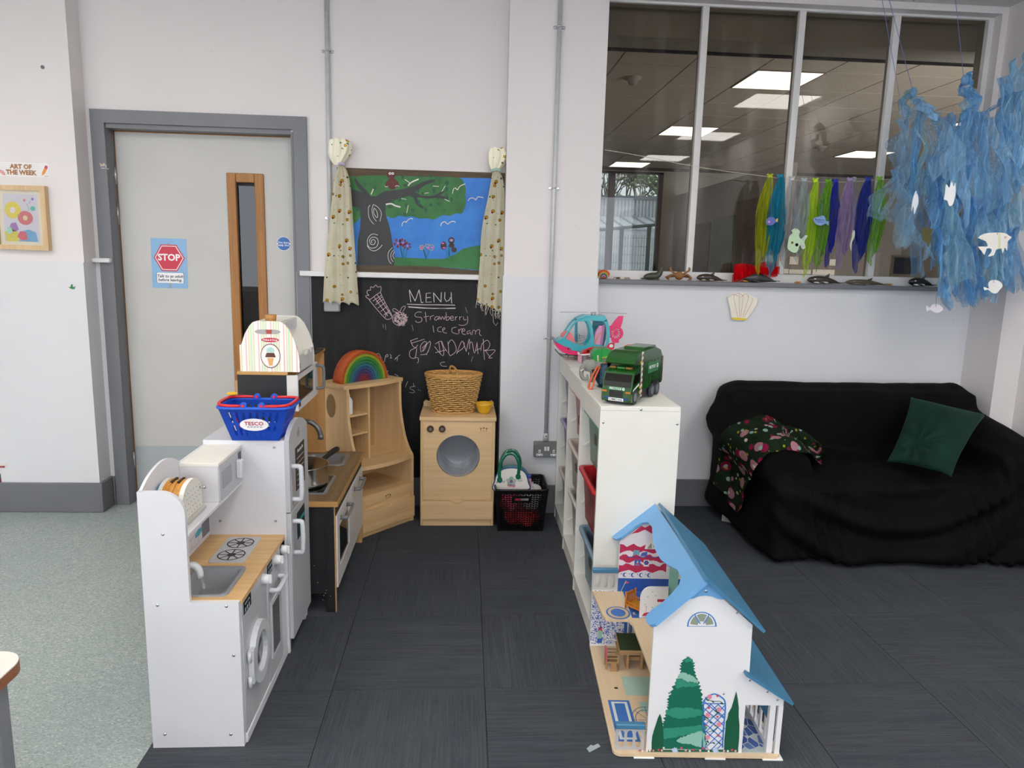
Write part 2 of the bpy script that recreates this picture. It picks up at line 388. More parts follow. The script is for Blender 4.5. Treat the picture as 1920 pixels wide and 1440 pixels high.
def panel(x, y, z, strength, label, group):
    t = thing('ceiling_light', label, 'light', (x+G/2, y+G/2, z), group=group)
    m = MB(); e = .02
    for a in ((0, G, 0, e), (0, G, G-e, G), (0, e, e, G-e), (G-e, G, e, G-e)): m.box(x+a[0], x+a[1], y+a[2], y+a[3], z-.012, z+.015)
    m.build('panel_frame', WHITE, t); MB().box(x+e, x+G-e, y+e, y+G-e, z-.004, z+.01).build('diffuser', glow('#fffaf3', strength), t)
for x, y in lights: panel(x, y, CEIL-.001, PANEL_OUR, 'square lit panel in the tiled ceiling of this room', 'ceiling panels of this room')
# --- picture-rail ledge on the back wall
LEDGE = plain('#dddcdd', .45, var=.03)
m = MB(); m.box(-.905, .206, WY-.042, WY+.01, 1.316, 1.345, .004); struct('trim_1', m, LEDGE)
m = MB(); m.box(-1.992, -1.9, WY-.05, WY+.01, 1.362, 1.386, .006); struct('trim_2', m, LEDGE)
# --- window: frame, mullions, panes, sill
FRM = plain('#d9d7d6', .4, var=.04)
w1 = thing('window_1', 'wide interior window of four tall panes', None, (1.78, GY, WZ0), kind='structure')
MX = [1.286, 1.829, 2.371]
m = MB(); m.box(WX0, WX1, GY-.02, GY+.03, WZ1-.012, WZ1).build('head_rail', FRM, w1)
MB().box(WX0, WX1, GY-.03, GY+.03, WZ0, 1.388, .004).build('bottom_rail', FRM, w1)
MB().box(2.895, WX1, GY-.03, GY+.03, 1.388, WZ1-.012).build('side_rail', FRM, w1)
for x in MX: MB().box(x-.019, x+.019, GY-.028, GY+.028, 1.388, WZ1-.012, .003, 1).build('mullion', FRM, w1)
GL = glass('#b0a89d', 'tinted_window_glass', smear=.06)
ed = [WX0]+MX+[2.9]
for a, b in zip(ed, ed[1:]): MB().poly([(a, GY, 1.38), (b, GY, 1.38), (b, GY, WZ1), (a, GY, WZ1)]).build('pane', GL, w1)
ws = struct('window_sill', MB().box(.73, 2.76, WY-.045, GY-.03, 1.314, 1.338, .003), plain('#6d6d72', .35)); tag(ws, 'dark grey painted sill under the interior window')
# ================================================================ DOOR
d1 = thing('door_1', 'pale grey flush door in a dark grey frame', None, (-1.42, WY, 0), kind='structure'); LY = 4.165
m = MB(); m.px([(-1.964, 0), (-1.964, 2.15), (-.856, 2.15), (-.856, 0), (-.925, 0), (-.925, 2.083), (-1.894, 2.083), (-1.894, 0)], WY-.02, WY+.004, 'y'); m.build('architrave', TRIMG, d1)
m = MB(); m.box(DX0, -1.893, WY-.004, LY+.06, 0, DZ).box(-.942, DX1, WY-.004, LY+.06, 0, DZ).box(-1.893, -.942, WY-.004, LY+.06, 2.06, DZ+.012)
m.build('lining', TRIMG, d1)
DOORM = plain('#c2c1be', .5, var=.03, vs=3); OAK = wood('#b07a40', '#8a5a2a', 'z', 1.6)
VX0, VX1, VZ1 = onY(425, 324, LY).x, onY(494.5, 326, LY).x, onY(425, 324, LY).z; VZ0 = .42; vi = .049
lx0, lx1, lz1 = -1.888, -.947, 2.054
m = MB(); m.box(lx0, VX0+.01, LY, LY+.044, .006, lz1).box(VX1-.01, lx1, LY, LY+.044, .006, lz1).box(VX0+.01, VX1-.01, LY, LY+.044, .006, VZ0+.01).box(VX0+.01, VX1-.01, LY, LY+.044, VZ1-.01, lz1)
m.build('door_leaf', DOORM, d1)
m = MB(); m.box(lx0-.004, lx0, LY-.001, LY+.044, .006, lz1).box(lx1, lx1+.005, LY-.001, LY+.044, .006, lz1).box(lx0, lx1, LY-.001, LY+.044, lz1, lz1+.005); m.build('lipping', OAK, d1)
for (a, b, c, d) in ((VX0, VX0+vi, VZ0, VZ1), (VX1-vi, VX1, VZ0, VZ1), (VX0+vi, VX1-vi, VZ0, VZ0+vi), (VX0+vi, VX1-vi, VZ1-vi, VZ1)):
    MB().box(a, b, LY-.012, LY+.012, c, d, .004).build('vision_panel_bead', OAK, d1)
MB().box(VX0+vi, VX1-vi, LY+.016, LY+.022, VZ0+vi, VZ1-vi).build('vision_panel_glass', glass('#4d4f50', 'wired_glass'), d1)
MB().box(lx0+.004, lx1-.004, LY-.003, LY, .01, onY(300, 836, LY).z).build('kick_plate', plain('#aab0b4', .4), d1)
for ya, yb in ((310, 346), (381, 421), (846, 876)):
    za, zb = onY(230, ya, LY).z, onY(230, yb, LY).z; m = MB(); m.cyl((lx0-.006, LY-.01, zb), (lx0-.006, LY-.01, za), .007, n=10)
    for q in range(1, 5): m.cyl((lx0-.006, LY-.01, zb+(za-zb)*q/5-.001), (lx0-.006, LY-.01, zb+(za-zb)*q/5+.001), .0078, n=10)
    m.build('hinge', STEEL, d1)
m = MB()
for dx, dz, w, h in ((0, 0, .012, .01), (.013, .004, .01, .014), (.026, -.004, .004, .016), (.003, -.014, .02, .004), (.028, -.016, .014, .003), (-.006, .008, .012, .003)):
    p = onY(188, 310, WY-.021); m.box(p.x+dx, p.x+dx+w, WY-.0205, WY-.02, p.z+dz-h/2, p.z+dz+h/2)
m.build('scuffed_patch', plain('#cdbca8', .7), d1)
# corridor behind the door's glass
m = MB(); m.box(-3.2, -.3, 5.6, 5.7, 0, 2.6).box(-3.2, -.3, 4.28, 5.7, -.02, 0).box(-3.2, -.3, 4.28, 5.7, 2.6, 2.7).box(-3.3, -3.2, 4.28, 5.7, 0, 2.6).box(-.3, -.2, 4.28, 5.7, 0, 2.6)
struct('wall_corridor', m, plain('#5c5e62', .7))
cw = struct('window_3', MB().box(-1.72, -1.18, 5.56, 5.6, 1.32, 2.2).box(-1.66, -1.24, 5.55, 5.57, 1.4, 2.12), plain('#b9c2c6', .4)); tag(cw, 'pale frame seen through the glass of the door')
panel(-1.9, 4.6, 2.59, 1.0, 'small lit panel in the corridor ceiling behind the door', 'corridor panel')
# ================================================================ NEXT ROOM
NC = 2.871; NX0, NX1, NY1 = -1.2, 7.2, 11.75
NW = plain('#c9c4bc', .7, var=.04); NCM = plain('#d9d0c2', .8, var=.03)
m = MB(); fx0, fx1, fz0, fz1 = 1.65, 3.13, 1.0, 2.858
m.box(NX0, fx0, NY1, NY1+.2, 0, NC+.05).box(fx1, NX1, NY1, NY1+.2, 0, NC+.05).box(fx0, fx1, NY1, NY1+.2, 0, fz0).box(fx0, fx1, NY1, NY1+.2, fz1, NC+.05)
struct('wall_next_far', m, NW); struct('wall_next_left', MB().box(NX0-.1, NX0, 5.72, NY1, 0, NC+.05), NW); struct('wall_next_right', MB().box(NX1, NX1+.1, 4.28, NY1, 0, NC+.05), NW)
struct('wall_next_side', MB().box(-.18, -.1, 4.28, 5.72, 0, NC).box(NX0, -.1, 5.7, 5.78, 0, NC), NW); struct('floor_next', MB().box(NX0, NX1, 4.28, NY1, -.03, 0), plain('#6d675f', .7))
nc = struct('ceiling_next', MB().box(NX0, NX1, 4.28, NY1, NC+.006, NC+.05), plain('#6f685e', .8))
PN = {(0, 0), (0, 4), (0, 8), (-5, 2), (-5, 6), (5, 2), (5, 6)}
tl = MB().box(.006, .53-.006, .006, .575-.006, NC-.002, NC+.008).build('ceiling_tile', NCM, nc, world=False); first = True
GX, GYn = 2.14, 5.56
for i in range(-6, 9):
    for j in range(-2, 11):
        x0, y0 = GX+i*.53, GYn+j*.6467*.889
        if y0+.575 > NY1 or x0 < NX0 or x0+.53 > NX1: continue
        pl = (i, j) in {(0, 0), (-5, 2), (5, 2), (5, 6), (-5, 6)} or (i == 0 and j in (0,)) 
        if (i, j) in {(0, 0), (0, 4), (0, 9), (-5, 2), (-5, 6), (5, 2), (5, 6)}:  # outer panels are added for more light in the next room
            t = thing('ceiling_light', {(0, 0): 'nearest lit ceiling panel behind the middle mullion', (0, 4): 'second lit ceiling panel behind the left mullion', (0, 9): 'farthest lit ceiling panel above the outside window'}.get((i, j), 'lit panel added to the next room ceiling for more light'), 'light', (x0+.265, y0+.287, NC), group='ceiling panels of the next room')
            MB().box(x0+.01, x0+.52, y0+.01, y0+.565, NC-.006, NC+.004).build('diffuser', glow('#fff6ea', PANEL_NEXT), t)
            mm = MB()
            for a in ((0, .53, 0, .012), (0, .53, .563, .575), (0, .012, .012, .563), (.518, .53, .012, .563)): mm.box(x0+a[0], x0+a[1], y0+a[2], y0+a[3], NC-.009, NC+.005)
            mm.build('panel_frame', plain('#8f867a', .6), t); continue
        o = tl if first else tl.copy()
        if not first: COL.objects.link(o)
        first = False; o.location = (x0, y0, 0)
struct('trim_3', MB().box(-.1, 3.4, 4.34, 4.56, 2.72, NC+.01).box(-.1, 3.4, 4.33, 4.58, 2.70, 2.722), plain('#d2cfc9', .6))
MB().box(-.1, 3.4, 4.56, 4.6, 2.69, 2.71).build('blind_rail', plain('#23231f', .6))['kind'] = 'structure'
# far window, partition, outside
m = MB()
for a in ((fx0, fx0+.07, fz0, fz1), (fx1-.07, fx1, fz0, fz1), (fx0, fx1, fz0, fz0+.12), (fx0, fx1, fz1-.03, fz1), (2.25, 2.36, fz0, fz1)): m.box(a[0], a[1], NY1+.03, NY1+.11, a[2], a[3])
w4 = thing('window_4', 'brown framed outside window of the next room', None, (2.3, NY1, fz0), kind='structure'); m.build('window_frame', plain('#3d3029', .5), w4)
for a, b in ((fx0, 2.25), (2.36, fx1)): MB().poly([(a, NY1+.07, fz0), (b, NY1+.07, fz0), (b, NY1+.07, fz1), (a, NY1+.07, fz1)]).build('pane', glass('#959fa6', 'sky_dimming_glass'), w4)  # grey tint put into the panes to dim the sky outside
struct('wall_next_partition', MB().box(3.33, 3.43, 7.6, NY1, 0, 2.5), plain('#8d8781', .7))
struct('floor_outside', MB().box(-30, 60, NY1+.2, 80, -.6, -.5), plain('#7d7f7c', .9))
# ================================================================ WALL THINGS
def quad_map(tl, tr, bl, br, fn):
    """(u right 0..1, v down 0..1) -> world, through four photo corners laid on a plane by fn"""
    a, b, c, d = fn(*tl), fn(*tr), fn(*bl), fn(*br)
    return lambda u, v, off=0: (a*(1-u)*(1-v)+b*u*(1-v)+c*(1-u)*v+d*u*v)-Vector((0, off, 0))
def circ(cx, cy, r, n=20, ry=None): return [(cx+r*cos(2*pi*i/n), cy+(ry or r)*sin(2*pi*i/n)) for i in range(n)]
# --- chalkboard
CB = N('chalkboard_paint'); v = CB.coord('Object', (1, 1, .35)); f = CB.noise(v, 5, 6, .7); g = CB.noise(CB.coord('Object', (3, 1, .6)), 3, 5, .7)
CB.base(CB.mix(CB.ramp(g, [(.45, (0, 0, 0)), (.8, (.5, .5, .5))]), CB.ramp(f, [(.3, '#101113'), (.7, '#1b1c1f')]), '#3c3d42')); CBM = CB.fin(.62, 0, .3)
cb = thing('chalkboard', 'black chalkboard wall with a chalked menu under the ledge', 'chalkboard', (-.32, WY-.011, .17)); BY = WY-.010
MB().box(-.85, .199, BY, WY-.0045, .169, 1.315).build('board', CBM, cb)
CHW = plain('#cfc4c8', .9, var=.15, vs=300); CHP = plain('#d6bcc0', .9, var=.15, vs=300); CHG = plain('#7d7b80', .9)
def C2(cx, cy): return onY(660+cx/6.4, 520+cy/6.4, BY-.0012)
def chalk(strokes, name, m, w=.0042, sm=True):
    b = MB()
    for s_ in strokes: stroke(b, [C2(*p) for p in (smooth(s_, 4) if sm and len(s_) > 2 else s_)], w*.62, (0, -1, 0))
    return tag(b.build(name, m, cb, fix=False), kind='stuff')
chalk([[(705, 298), (688, 150)], [(688, 150), (757, 285)], [(757, 285), (805, 148)], [(805, 148), (832, 305)], [(832, 305), (855, 300)], [(945, 188), (890, 192), (888, 300), (955, 296)], [(888, 245), (945, 240)],
       [(985, 300), (978, 185)], [(978, 185), (1068, 298)], [(1068, 298), (1072, 180)], [(1115, 178), (1112, 255), (1135, 290), (1165, 275), (1185, 240)], [(1190, 180), (1195, 312)]], 'chalk_heading', CHW, .0058, False)
chalk([[(660, 322), (860, 330), (1020, 330), (1235, 334)], [(672, 352), (900, 368), (1050, 372), (1245, 368)], [(680, 358), (900, 372), (1240, 374)]], 'chalk_underline', CHW, .006)
chalk([[(838, 420), (790, 415), (755, 445), (770, 475), (825, 480), (840, 505), (825, 535), (780, 540), (760, 520)], [(880, 415), (890, 535)], [(860, 478), (925, 465)], [(940, 465), (940, 510)], [(940, 480), (965, 460), (985, 462)],
       [(1040, 470), (1005, 475), (990, 500), (1010, 515), (1045, 480), (1040, 508)], [(1050, 465), (1068, 505), (1085, 470), (1105, 505), (1120, 465)], [(1130, 420), (1130, 520)], [(1130, 490), (1155, 470), (1170, 490), (1150, 515), (1130, 510)],
       [(1180, 490), (1215, 488), (1205, 465), (1180, 480), (1190, 515), (1225, 510)], [(1240, 470), (1242, 515)], [(1242, 485), (1265, 468)], [(1290, 470), (1292, 512)], [(1292, 485), (1315, 468)], [(1335, 470), (1345, 510), (1375, 505)], [(1385, 465), (1390, 520), (1375, 560), (1330, 578), (1280, 570)],
       [(972, 580), (982, 660)], [(1075, 595), (1035, 605), (1030, 645), (1075, 655)], [(1085, 635), (1115, 620), (1105, 605), (1085, 625), (1100, 660), (1140, 670)], [(1255, 598), (1205, 610), (1198, 650), (1225, 670), (1275, 682)], [(1280, 620), (1285, 675)], [(1285, 640), (1315, 615), (1330, 635)],
       [(1318, 650), (1355, 640), (1340, 615), (1318, 640), (1330, 680), (1365, 685)], [(1420, 640), (1385, 650), (1385, 680), (1420, 660), (1425, 690)], [(1440, 690), (1450, 640), (1480, 640), (1482, 685)], [(1485, 650), (1515, 625), (1535, 640), (1530, 680), (1552, 702)]], 'chalk_words', CHP, .0036)
chalk([[(215, 268), (172, 240), (168, 220), (205, 215), (180, 190), (190, 155), (220, 155), (225, 115), (258, 120), (285, 92), (310, 118), (345, 110), (348, 150), (340, 185)], [(205, 270), (300, 385), (395, 490), (430, 505), (470, 490), (478, 455), (440, 385), (380, 270), (340, 178)],
       [(215, 268), (290, 210), (340, 178)], [(250, 285), (355, 215)], [(280, 330), (375, 265)], [(310, 370), (400, 300)], [(345, 410), (425, 345)], [(380, 450), (455, 395)], [(300, 205), (460, 440)], [(265, 235), (430, 465)], [(290, 300), (360, 235)], [(400, 480), (410, 440), (450, 430), (470, 465)]], 'chalk_cone', CHP, .0042)
rnd = random.Random(3); sc = []
for i in range(70):
    a = rnd.uniform(0, 2*pi); r = sqrt(rnd.random())*72; x, y = 572+r*1.12*cos(a), 502+r*sin(a); l = rnd.uniform(15, 32); b_ = rnd.uniform(-.9, .9)+(pi/2 if rnd.random() < .4 else 0); sc.append([(x-l*cos(b_), y-l*sin(b_)), (x+l*cos(b_), y+l*sin(b_))])
chalk(sc+[circ(572, 500, 86, 24, 78)+[(658, 500)], [(575, 415), (600, 360), (635, 345), (635, 370), (605, 415)], [(570, 418), (515, 375), (490, 385), (500, 410), (560, 425)], [(575, 400), (580, 430)]], 'chalk_strawberry', CHP, .0036)
chalk([[(700, 762), (790, 730)], [(715, 790), (870, 742)], [(702, 762), (735, 830), (780, 850)], [(790, 810), (755, 850), (700, 880), (690, 940), (720, 970), (760, 960), (775, 860)], [(745, 970), (790, 965), (798, 1010), (780, 1028)],
       [(830, 900), (820, 830), (860, 775), (895, 780), (880, 850), (845, 890), (870, 840), (935, 765), (935, 830), (890, 935)], [(820, 930), (890, 920), (920, 880)], [(840, 850), (890, 800)],
       [(1000, 800), (1070, 765), (1100, 830), (1140, 890)], [(990, 830), (1085, 940), (1100, 880), (1070, 765)], [(1000, 905), (1130, 870)], [(1040, 770), (1060, 920)], [(1150, 770), (1160, 880), (1150, 905)], [(1155, 800), (1190, 750), (1230, 790), (1250, 880), (1180, 940), (1160, 900)],
       [(1255, 920), (1300, 800), (1330, 770), (1370, 890)], [(1265, 900), (1340, 840), (1345, 780)], [(1370, 890), (1408, 740), (1410, 860)], [(1410, 800), (1440, 780), (1470, 910), (1500, 790)], [(1500, 780), (1512, 920)], [(1480, 880), (1545, 850)],
       [(1575, 740), (1580, 870), (1590, 990)], [(1545, 880), (1560, 800), (1620, 755), (1655, 800), (1630, 860), (1585, 880), (1700, 870), (1712, 890), (1640, 965), (1685, 965)], [(1600, 880), (1660, 960)], [(1400, 900), (1398, 930)]], 'chalk_scribble', CHP, .004)
chalk([[(295, 920), (325, 918), (345, 960), (330, 970), (360, 965)], [(395, 950), (425, 925), (430, 950), (400, 960), (390, 1010), (375, 1020)], [(455, 925), (470, 945), (460, 970), (480, 965)], [(510, 990), (560, 940), (578, 935)], [(520, 970), (545, 965), (540, 1005)],
       [(1115, 1018), (1070, 1022), (1060, 1040), (1085, 1065), (1140, 1068)], [(415, 1125), (432, 1122), (420, 1155), (440, 1160)], [(510, 1165), (530, 1170), (560, 1190)], [(560, 1215), (605, 1215), (560, 1260), (605, 1262)], [(640, 1318), (668, 1250)],
       [(735, 1272), (740, 1310), (700, 1315), (705, 1340), (745, 1360), (740, 1385), (690, 1382)], [(735, 1310), (762, 1308)], [(790, 1345), (800, 1352)], [(812, 1355), (822, 1358)]], 'chalk_marks', CHW, .0034)
chalk([[(1500, 80), (1520, 340)], [(1360, 360), (1385, 430)], [(1430, 1010), (1450, 950)], [(370, 560), (378, 610)], [(400, 560), (405, 630)], [(720, 570), (735, 640)], [(1600, 380), (1595, 460)]], 'chalk_smudge', CHG, .005)
# --- painted picture between the curtains
pic = thing('painting', 'painted picture of a tree with an owl above the chalkboard', 'painting', (-.24, WY-.014, 1.345)); QY = WY-.012
BRN = N('brown_border'); BRN.base(BRN.ramp(BRN.noise(BRN.coord('Object', (1, 1, 14)), 4, 4), [(.3, '#3c2f1c'), (.7, '#5d4a2e')])); BRNM = BRN.fin(.6)
MB().box(-.70, .2055, QY, WY-.001, 1.346, 1.897).build('canvas', BRNM, pic)
def C1(cx, cy, k): return onY(640+cx/6, 300+cy/6, QY-.0006*k)
def cloudy(a, b, c, sc=3):
    n = N('poster_paint'); v = n.coord(); n.base(n.ramp(n.noise(v, sc, 5, .65), [(.3, a), (.55, b), (.78, c)])); return n.fin(.55)
def daub(pts, k, name, m, sm=True):
    b = MB()
    for p in (pts if isinstance(pts[0], list) else [pts]): b.poly([C1(x, y, k) for x, y in (smooth(p, 3, True) if sm else p)])
    o = b.build(name, m, pic, fix=False)
    if isinstance(pts[0], list) and len(pts) > 1: o['kind'] = 'stuff'
    return o
daub([(70, 210), (330, 172), (830, 185), (1340, 200), (1720, 205), (1720, 1245), (1500, 1240), (1000, 1195), (590, 1190), (60, 1180)], 1, 'painted_sky', cloudy('#1e63bd', '#2f7fd3', '#4d93d2', 4), False)
daub([(80, 215), (160, 188), (330, 172), (560, 178), (830, 186), (1120, 188), (1330, 202), (1375, 250), (1400, 330), (1395, 400), (1402, 480), (1380, 560), (1350, 605), (1290, 600), (1220, 628), (1150, 620), (1090, 645), (1040, 670), (950, 655), (880, 660), (800, 635), (720, 640), (650, 625), (580, 655), (490, 630), (330, 640), (210, 655), (180, 690), (100, 690)], 2, 'painted_foliage', cloudy('#1d5a2c', '#2f6f33', '#3f8a4a', 9))
daub([(585, 1092), (750, 1100), (960, 1110), (1150, 1112), (1260, 1070), (1370, 1000), (1450, 978), (1560, 958), (1700, 950), (1700, 1245), (1560, 1240), (1000, 1195), (585, 1190)], 2, 'painted_grass', cloudy('#1d5c2c', '#2d7336', '#317a45', 8), False)
daub([[(100, 315), (180, 345), (235, 365), (180, 300), (145, 225), (160, 200), (190, 250), (270, 330), (330, 408), (390, 410), (480, 352), (680, 330), (800, 300), (930, 240), (1040, 215), (1055, 240), (940, 285), (830, 362), (900, 400), (1000, 408), (1060, 392), (1130, 352), (1172, 348), (1110, 400), (1210, 420), (1200, 442), (1050, 428), (960, 435), (880, 420), (850, 425), (870, 475), (930, 535), (915, 550), (850, 505), (810, 425), (760, 400), (600, 452), (500, 510), (495, 600), (545, 760), (570, 900), (600, 1080), (595, 1190), (400, 1188), (180, 1180), (185, 900), (210, 780), (218, 650), (205, 540), (120, 520), (90, 420)]], 3, 'painted_tree', cloudy('#26282b', '#303234', '#3b3936', 5), False)
daub([circ(*q) for q in ((265, 272, 14, 10, 22), (376, 314, 18, 10, 24), (690, 185, 15, 10, 28), (880, 180, 12, 10, 18), (1005, 175, 14, 10, 26), (720, 285, 24, 10, 18), (1190, 258, 20, 10, 30), (1185, 330, 16, 10, 28), (1183, 402, 17, 10, 28), (1240, 445, 13, 10, 26), (655, 445, 18, 10, 24), (580, 465, 15, 10, 26), (730, 510, 14, 10, 28), (805, 565, 22, 10, 20), (875, 475, 14, 10, 30), (1005, 503, 18, 10, 18), (1097, 492, 24, 10, 16), (1158, 565, 14, 10, 12), (950, 562, 18, 10, 28), (545, 525, 30, 10, 18), (865, 350, 16, 10, 20), (1040, 345, 14, 10, 30), (910, 375, 12, 10, 16), (715, 610, 18, 10, 24), (180, 555, 18, 10, 20))], 4, 'painted_leaves', cloudy('#12492f', '#175537', '#1d5f3d'))
owl = [(512, 104), (528, 130), (585, 128), (606, 102), (608, 175), (592, 205), (632, 240), (655, 290), (618, 300), (598, 330), (555, 332), (530, 302), (488, 296), (502, 250), (545, 205), (515, 190), (510, 150)]
daub(owl, 5, 'painted_owl', cloudy('#4e1512', '#5d1f19', '#6c2a20', 30), False)
WP = plain('#d9d6d0', .6, var=.12, vs=90)
daub([circ(547, 152, 15, 12), circ(578, 152, 15, 12)], 6, 'painted_eyes', WP); daub([circ(550, 154, 5, 8), circ(577, 154, 5, 8)], 7, 'painted_pupils', BLACK)
m = MB()
for w, s_ in ((.004, [(1250, 378), (1262, 330), (1285, 315), (1305, 335), (1335, 295), (1395, 268)]), (.004, [(1425, 460), (1450, 430), (1490, 430), (1512, 448), (1540, 415), (1600, 425)]), (.004, [(683, 745), (690, 710), (715, 690), (727, 702), (750, 675), (785, 655), (803, 668)]), (.0045, [(1118, 743), (1130, 710), (1165, 695), (1195, 722), (1225, 698), (1265, 690), (1285, 706)]),
              (.004, [(715, 220), (760, 250), (770, 265)]), (.007, [(750, 290), (790, 250), (870, 215)]), (.008, [(500, 500), (560, 492), (610, 515), (665, 530)]), (.003, [(752, 508), (735, 600)]), (.003, [(1030, 293), (1098, 298)]), (.003, [(1160, 440), (1220, 468)]), (.003, [(675, 432), (730, 445)]), (.003, [(985, 368), (935, 375)]), (.005, [(360, 325), (335, 390)]), (.003, [(1170, 290), (1130, 355)]),
              (.0026, [(325, 508), (305, 540), (310, 640), (345, 700), (368, 722)]), (.0026, [(360, 500), (345, 560), (360, 640), (395, 690)]), (.0026, [(365, 500), (420, 540), (450, 600), (435, 690)]), (.0026, [(370, 540), (362, 590), (395, 645), (410, 630), (395, 570), (370, 540)]),
              (.0028, [(345, 935), (340, 905), (365, 895), (382, 920), (365, 950), (330, 945), (318, 900), (350, 868), (400, 880), (415, 930), (390, 980), (330, 990), (295, 950), (300, 880), (350, 832), (410, 845)]), (.0028, [(290, 960), (320, 1005), (370, 1022), (420, 1000), (460, 955)]),
              (.0026, [(575, 985), (535, 1030), (525, 1090), (545, 1150), (565, 1165)]), (.0026, [(590, 1010), (560, 1050), (560, 1110), (585, 1145)]), (.0026, [(600, 1030), (580, 1070), (595, 1115)]), (.003, [(488, 292), (510, 302), (525, 292)]), (.003, [(605, 298), (625, 288), (652, 296)])):
    stroke(m, [C1(*p, 8) for p in smooth(s_, 4)], w, (0, -1, 0))
tag(m.build('painted_birds_and_swirls', WP, pic, fix=False), kind='stuff')
def petals(cx, cy, r, n, pr, rx): return [circ(cx+r*cos(2*pi*i/n+.4), cy+r*sin(2*pi*i/n+.4), pr, 8, rx) for i in range(n)]
m = MB()
for s_ in ([(660, 970), (690, 1110)], [(705, 970), (700, 1110)], [(745, 990), (715, 1110)], [(670, 1000), (700, 1130)], [(918, 1000), (950, 1100)], [(1000, 1000), (955, 1100)], [(930, 1010), (960, 1130)], [(1180, 1010), (1195, 1090)], [(1205, 960), (1215, 1090)], [(1220, 990), (1205, 1110)]): stroke(m, [C1(*p, 4) for p in s_], .0042, (0, -1, 0))
tag(m.build('painted_stems', plain('#0f7480', .6), pic, fix=False), kind='stuff')
daub(petals(637, 935, 38, 5, 13, 18)+petals(690, 930, 34, 6, 12, 15)+petals(742, 965, 34, 6, 12, 12), 5, 'painted_red_petals', plain('#7d1522', .6))
daub([circ(637, 936, 11, 8), circ(690, 932, 9, 8), circ(744, 966, 10, 8), circ(906, 984, 12, 8), circ(980, 990, 13, 8), circ(1020, 985, 11, 8), circ(1142, 938, 16, 8, 9), circ(1156, 988, 16, 8, 9)], 7, 'painted_pink_centres', plain('#d869b5', .6))
daub(petals(906, 984, 24, 7, 6, 7)+petals(965, 965, 18, 5, 6, 7)+petals(1010, 984, 30, 8, 6, 7), 5, 'painted_yellow_petals', plain('#d8b23a', .6))
daub([circ(1150, 962, 34, 10, 46), circ(1238, 905, 36, 10, 36), circ(1240, 960, 32, 10, 26), circ(1268, 1010, 30, 10, 30)], 5, 'painted_dark_flowers', plain('#3b2b28', .6)); daub([circ(1238, 903, 20, 10, 16)], 7, 'painted_lilac_centre', plain('#9a8fc0', .6))
# --- curtains
def curtain_mat():
    n = N('printed_cotton'); v = n.coord('Object', (1, 0, 1)); col = lin('#ece7cd'); c = n.ramp(n.noise(v, 9, 4), [(.3, '#efe8cc'), (.7, '#fdf9e6')])
    def spots(c, sc, off, thr, colr, st=(1, 1, 1)):
        mp = n.n('Mapping'); n.l(v, mp.inputs[0]); mp.inputs['Location'].default_value = off; mp.inputs['Scale'].default_value = st
        vo = n.n('TexVoronoi'); n.l(mp.outputs[0], vo.inputs['Vector']); vo.inputs['Scale'].default_value = sc; vo.inputs['Randomness'].default_value = .55
        return n.mix(n.ramp(vo.outputs['Distance'], [(thr, (1, 1, 1)), (thr+.02, (0, 0, 0))]), c, colr)
    c = spots(c, 25, (0, 0, 0), .235, '#4a3018'); c = spots(c, 25, (.0, 0, 0), .20, '#d9a826', (1, 1, 1)); c = spots(c, 25, (.004, 0, .007), .125, '#8c1f1c')
    c = spots(c, 27, (.03, 0, .03), .11, '#2f8a70'); c = spots(c, 31, (.07, .1, .05), .07, '#b8324a')
    n.base(c); n.bump(n.noise(n.coord(), 500, 2), .2, .001); return n.fin(.85, 0, .2)
CUR = curtain_mat()
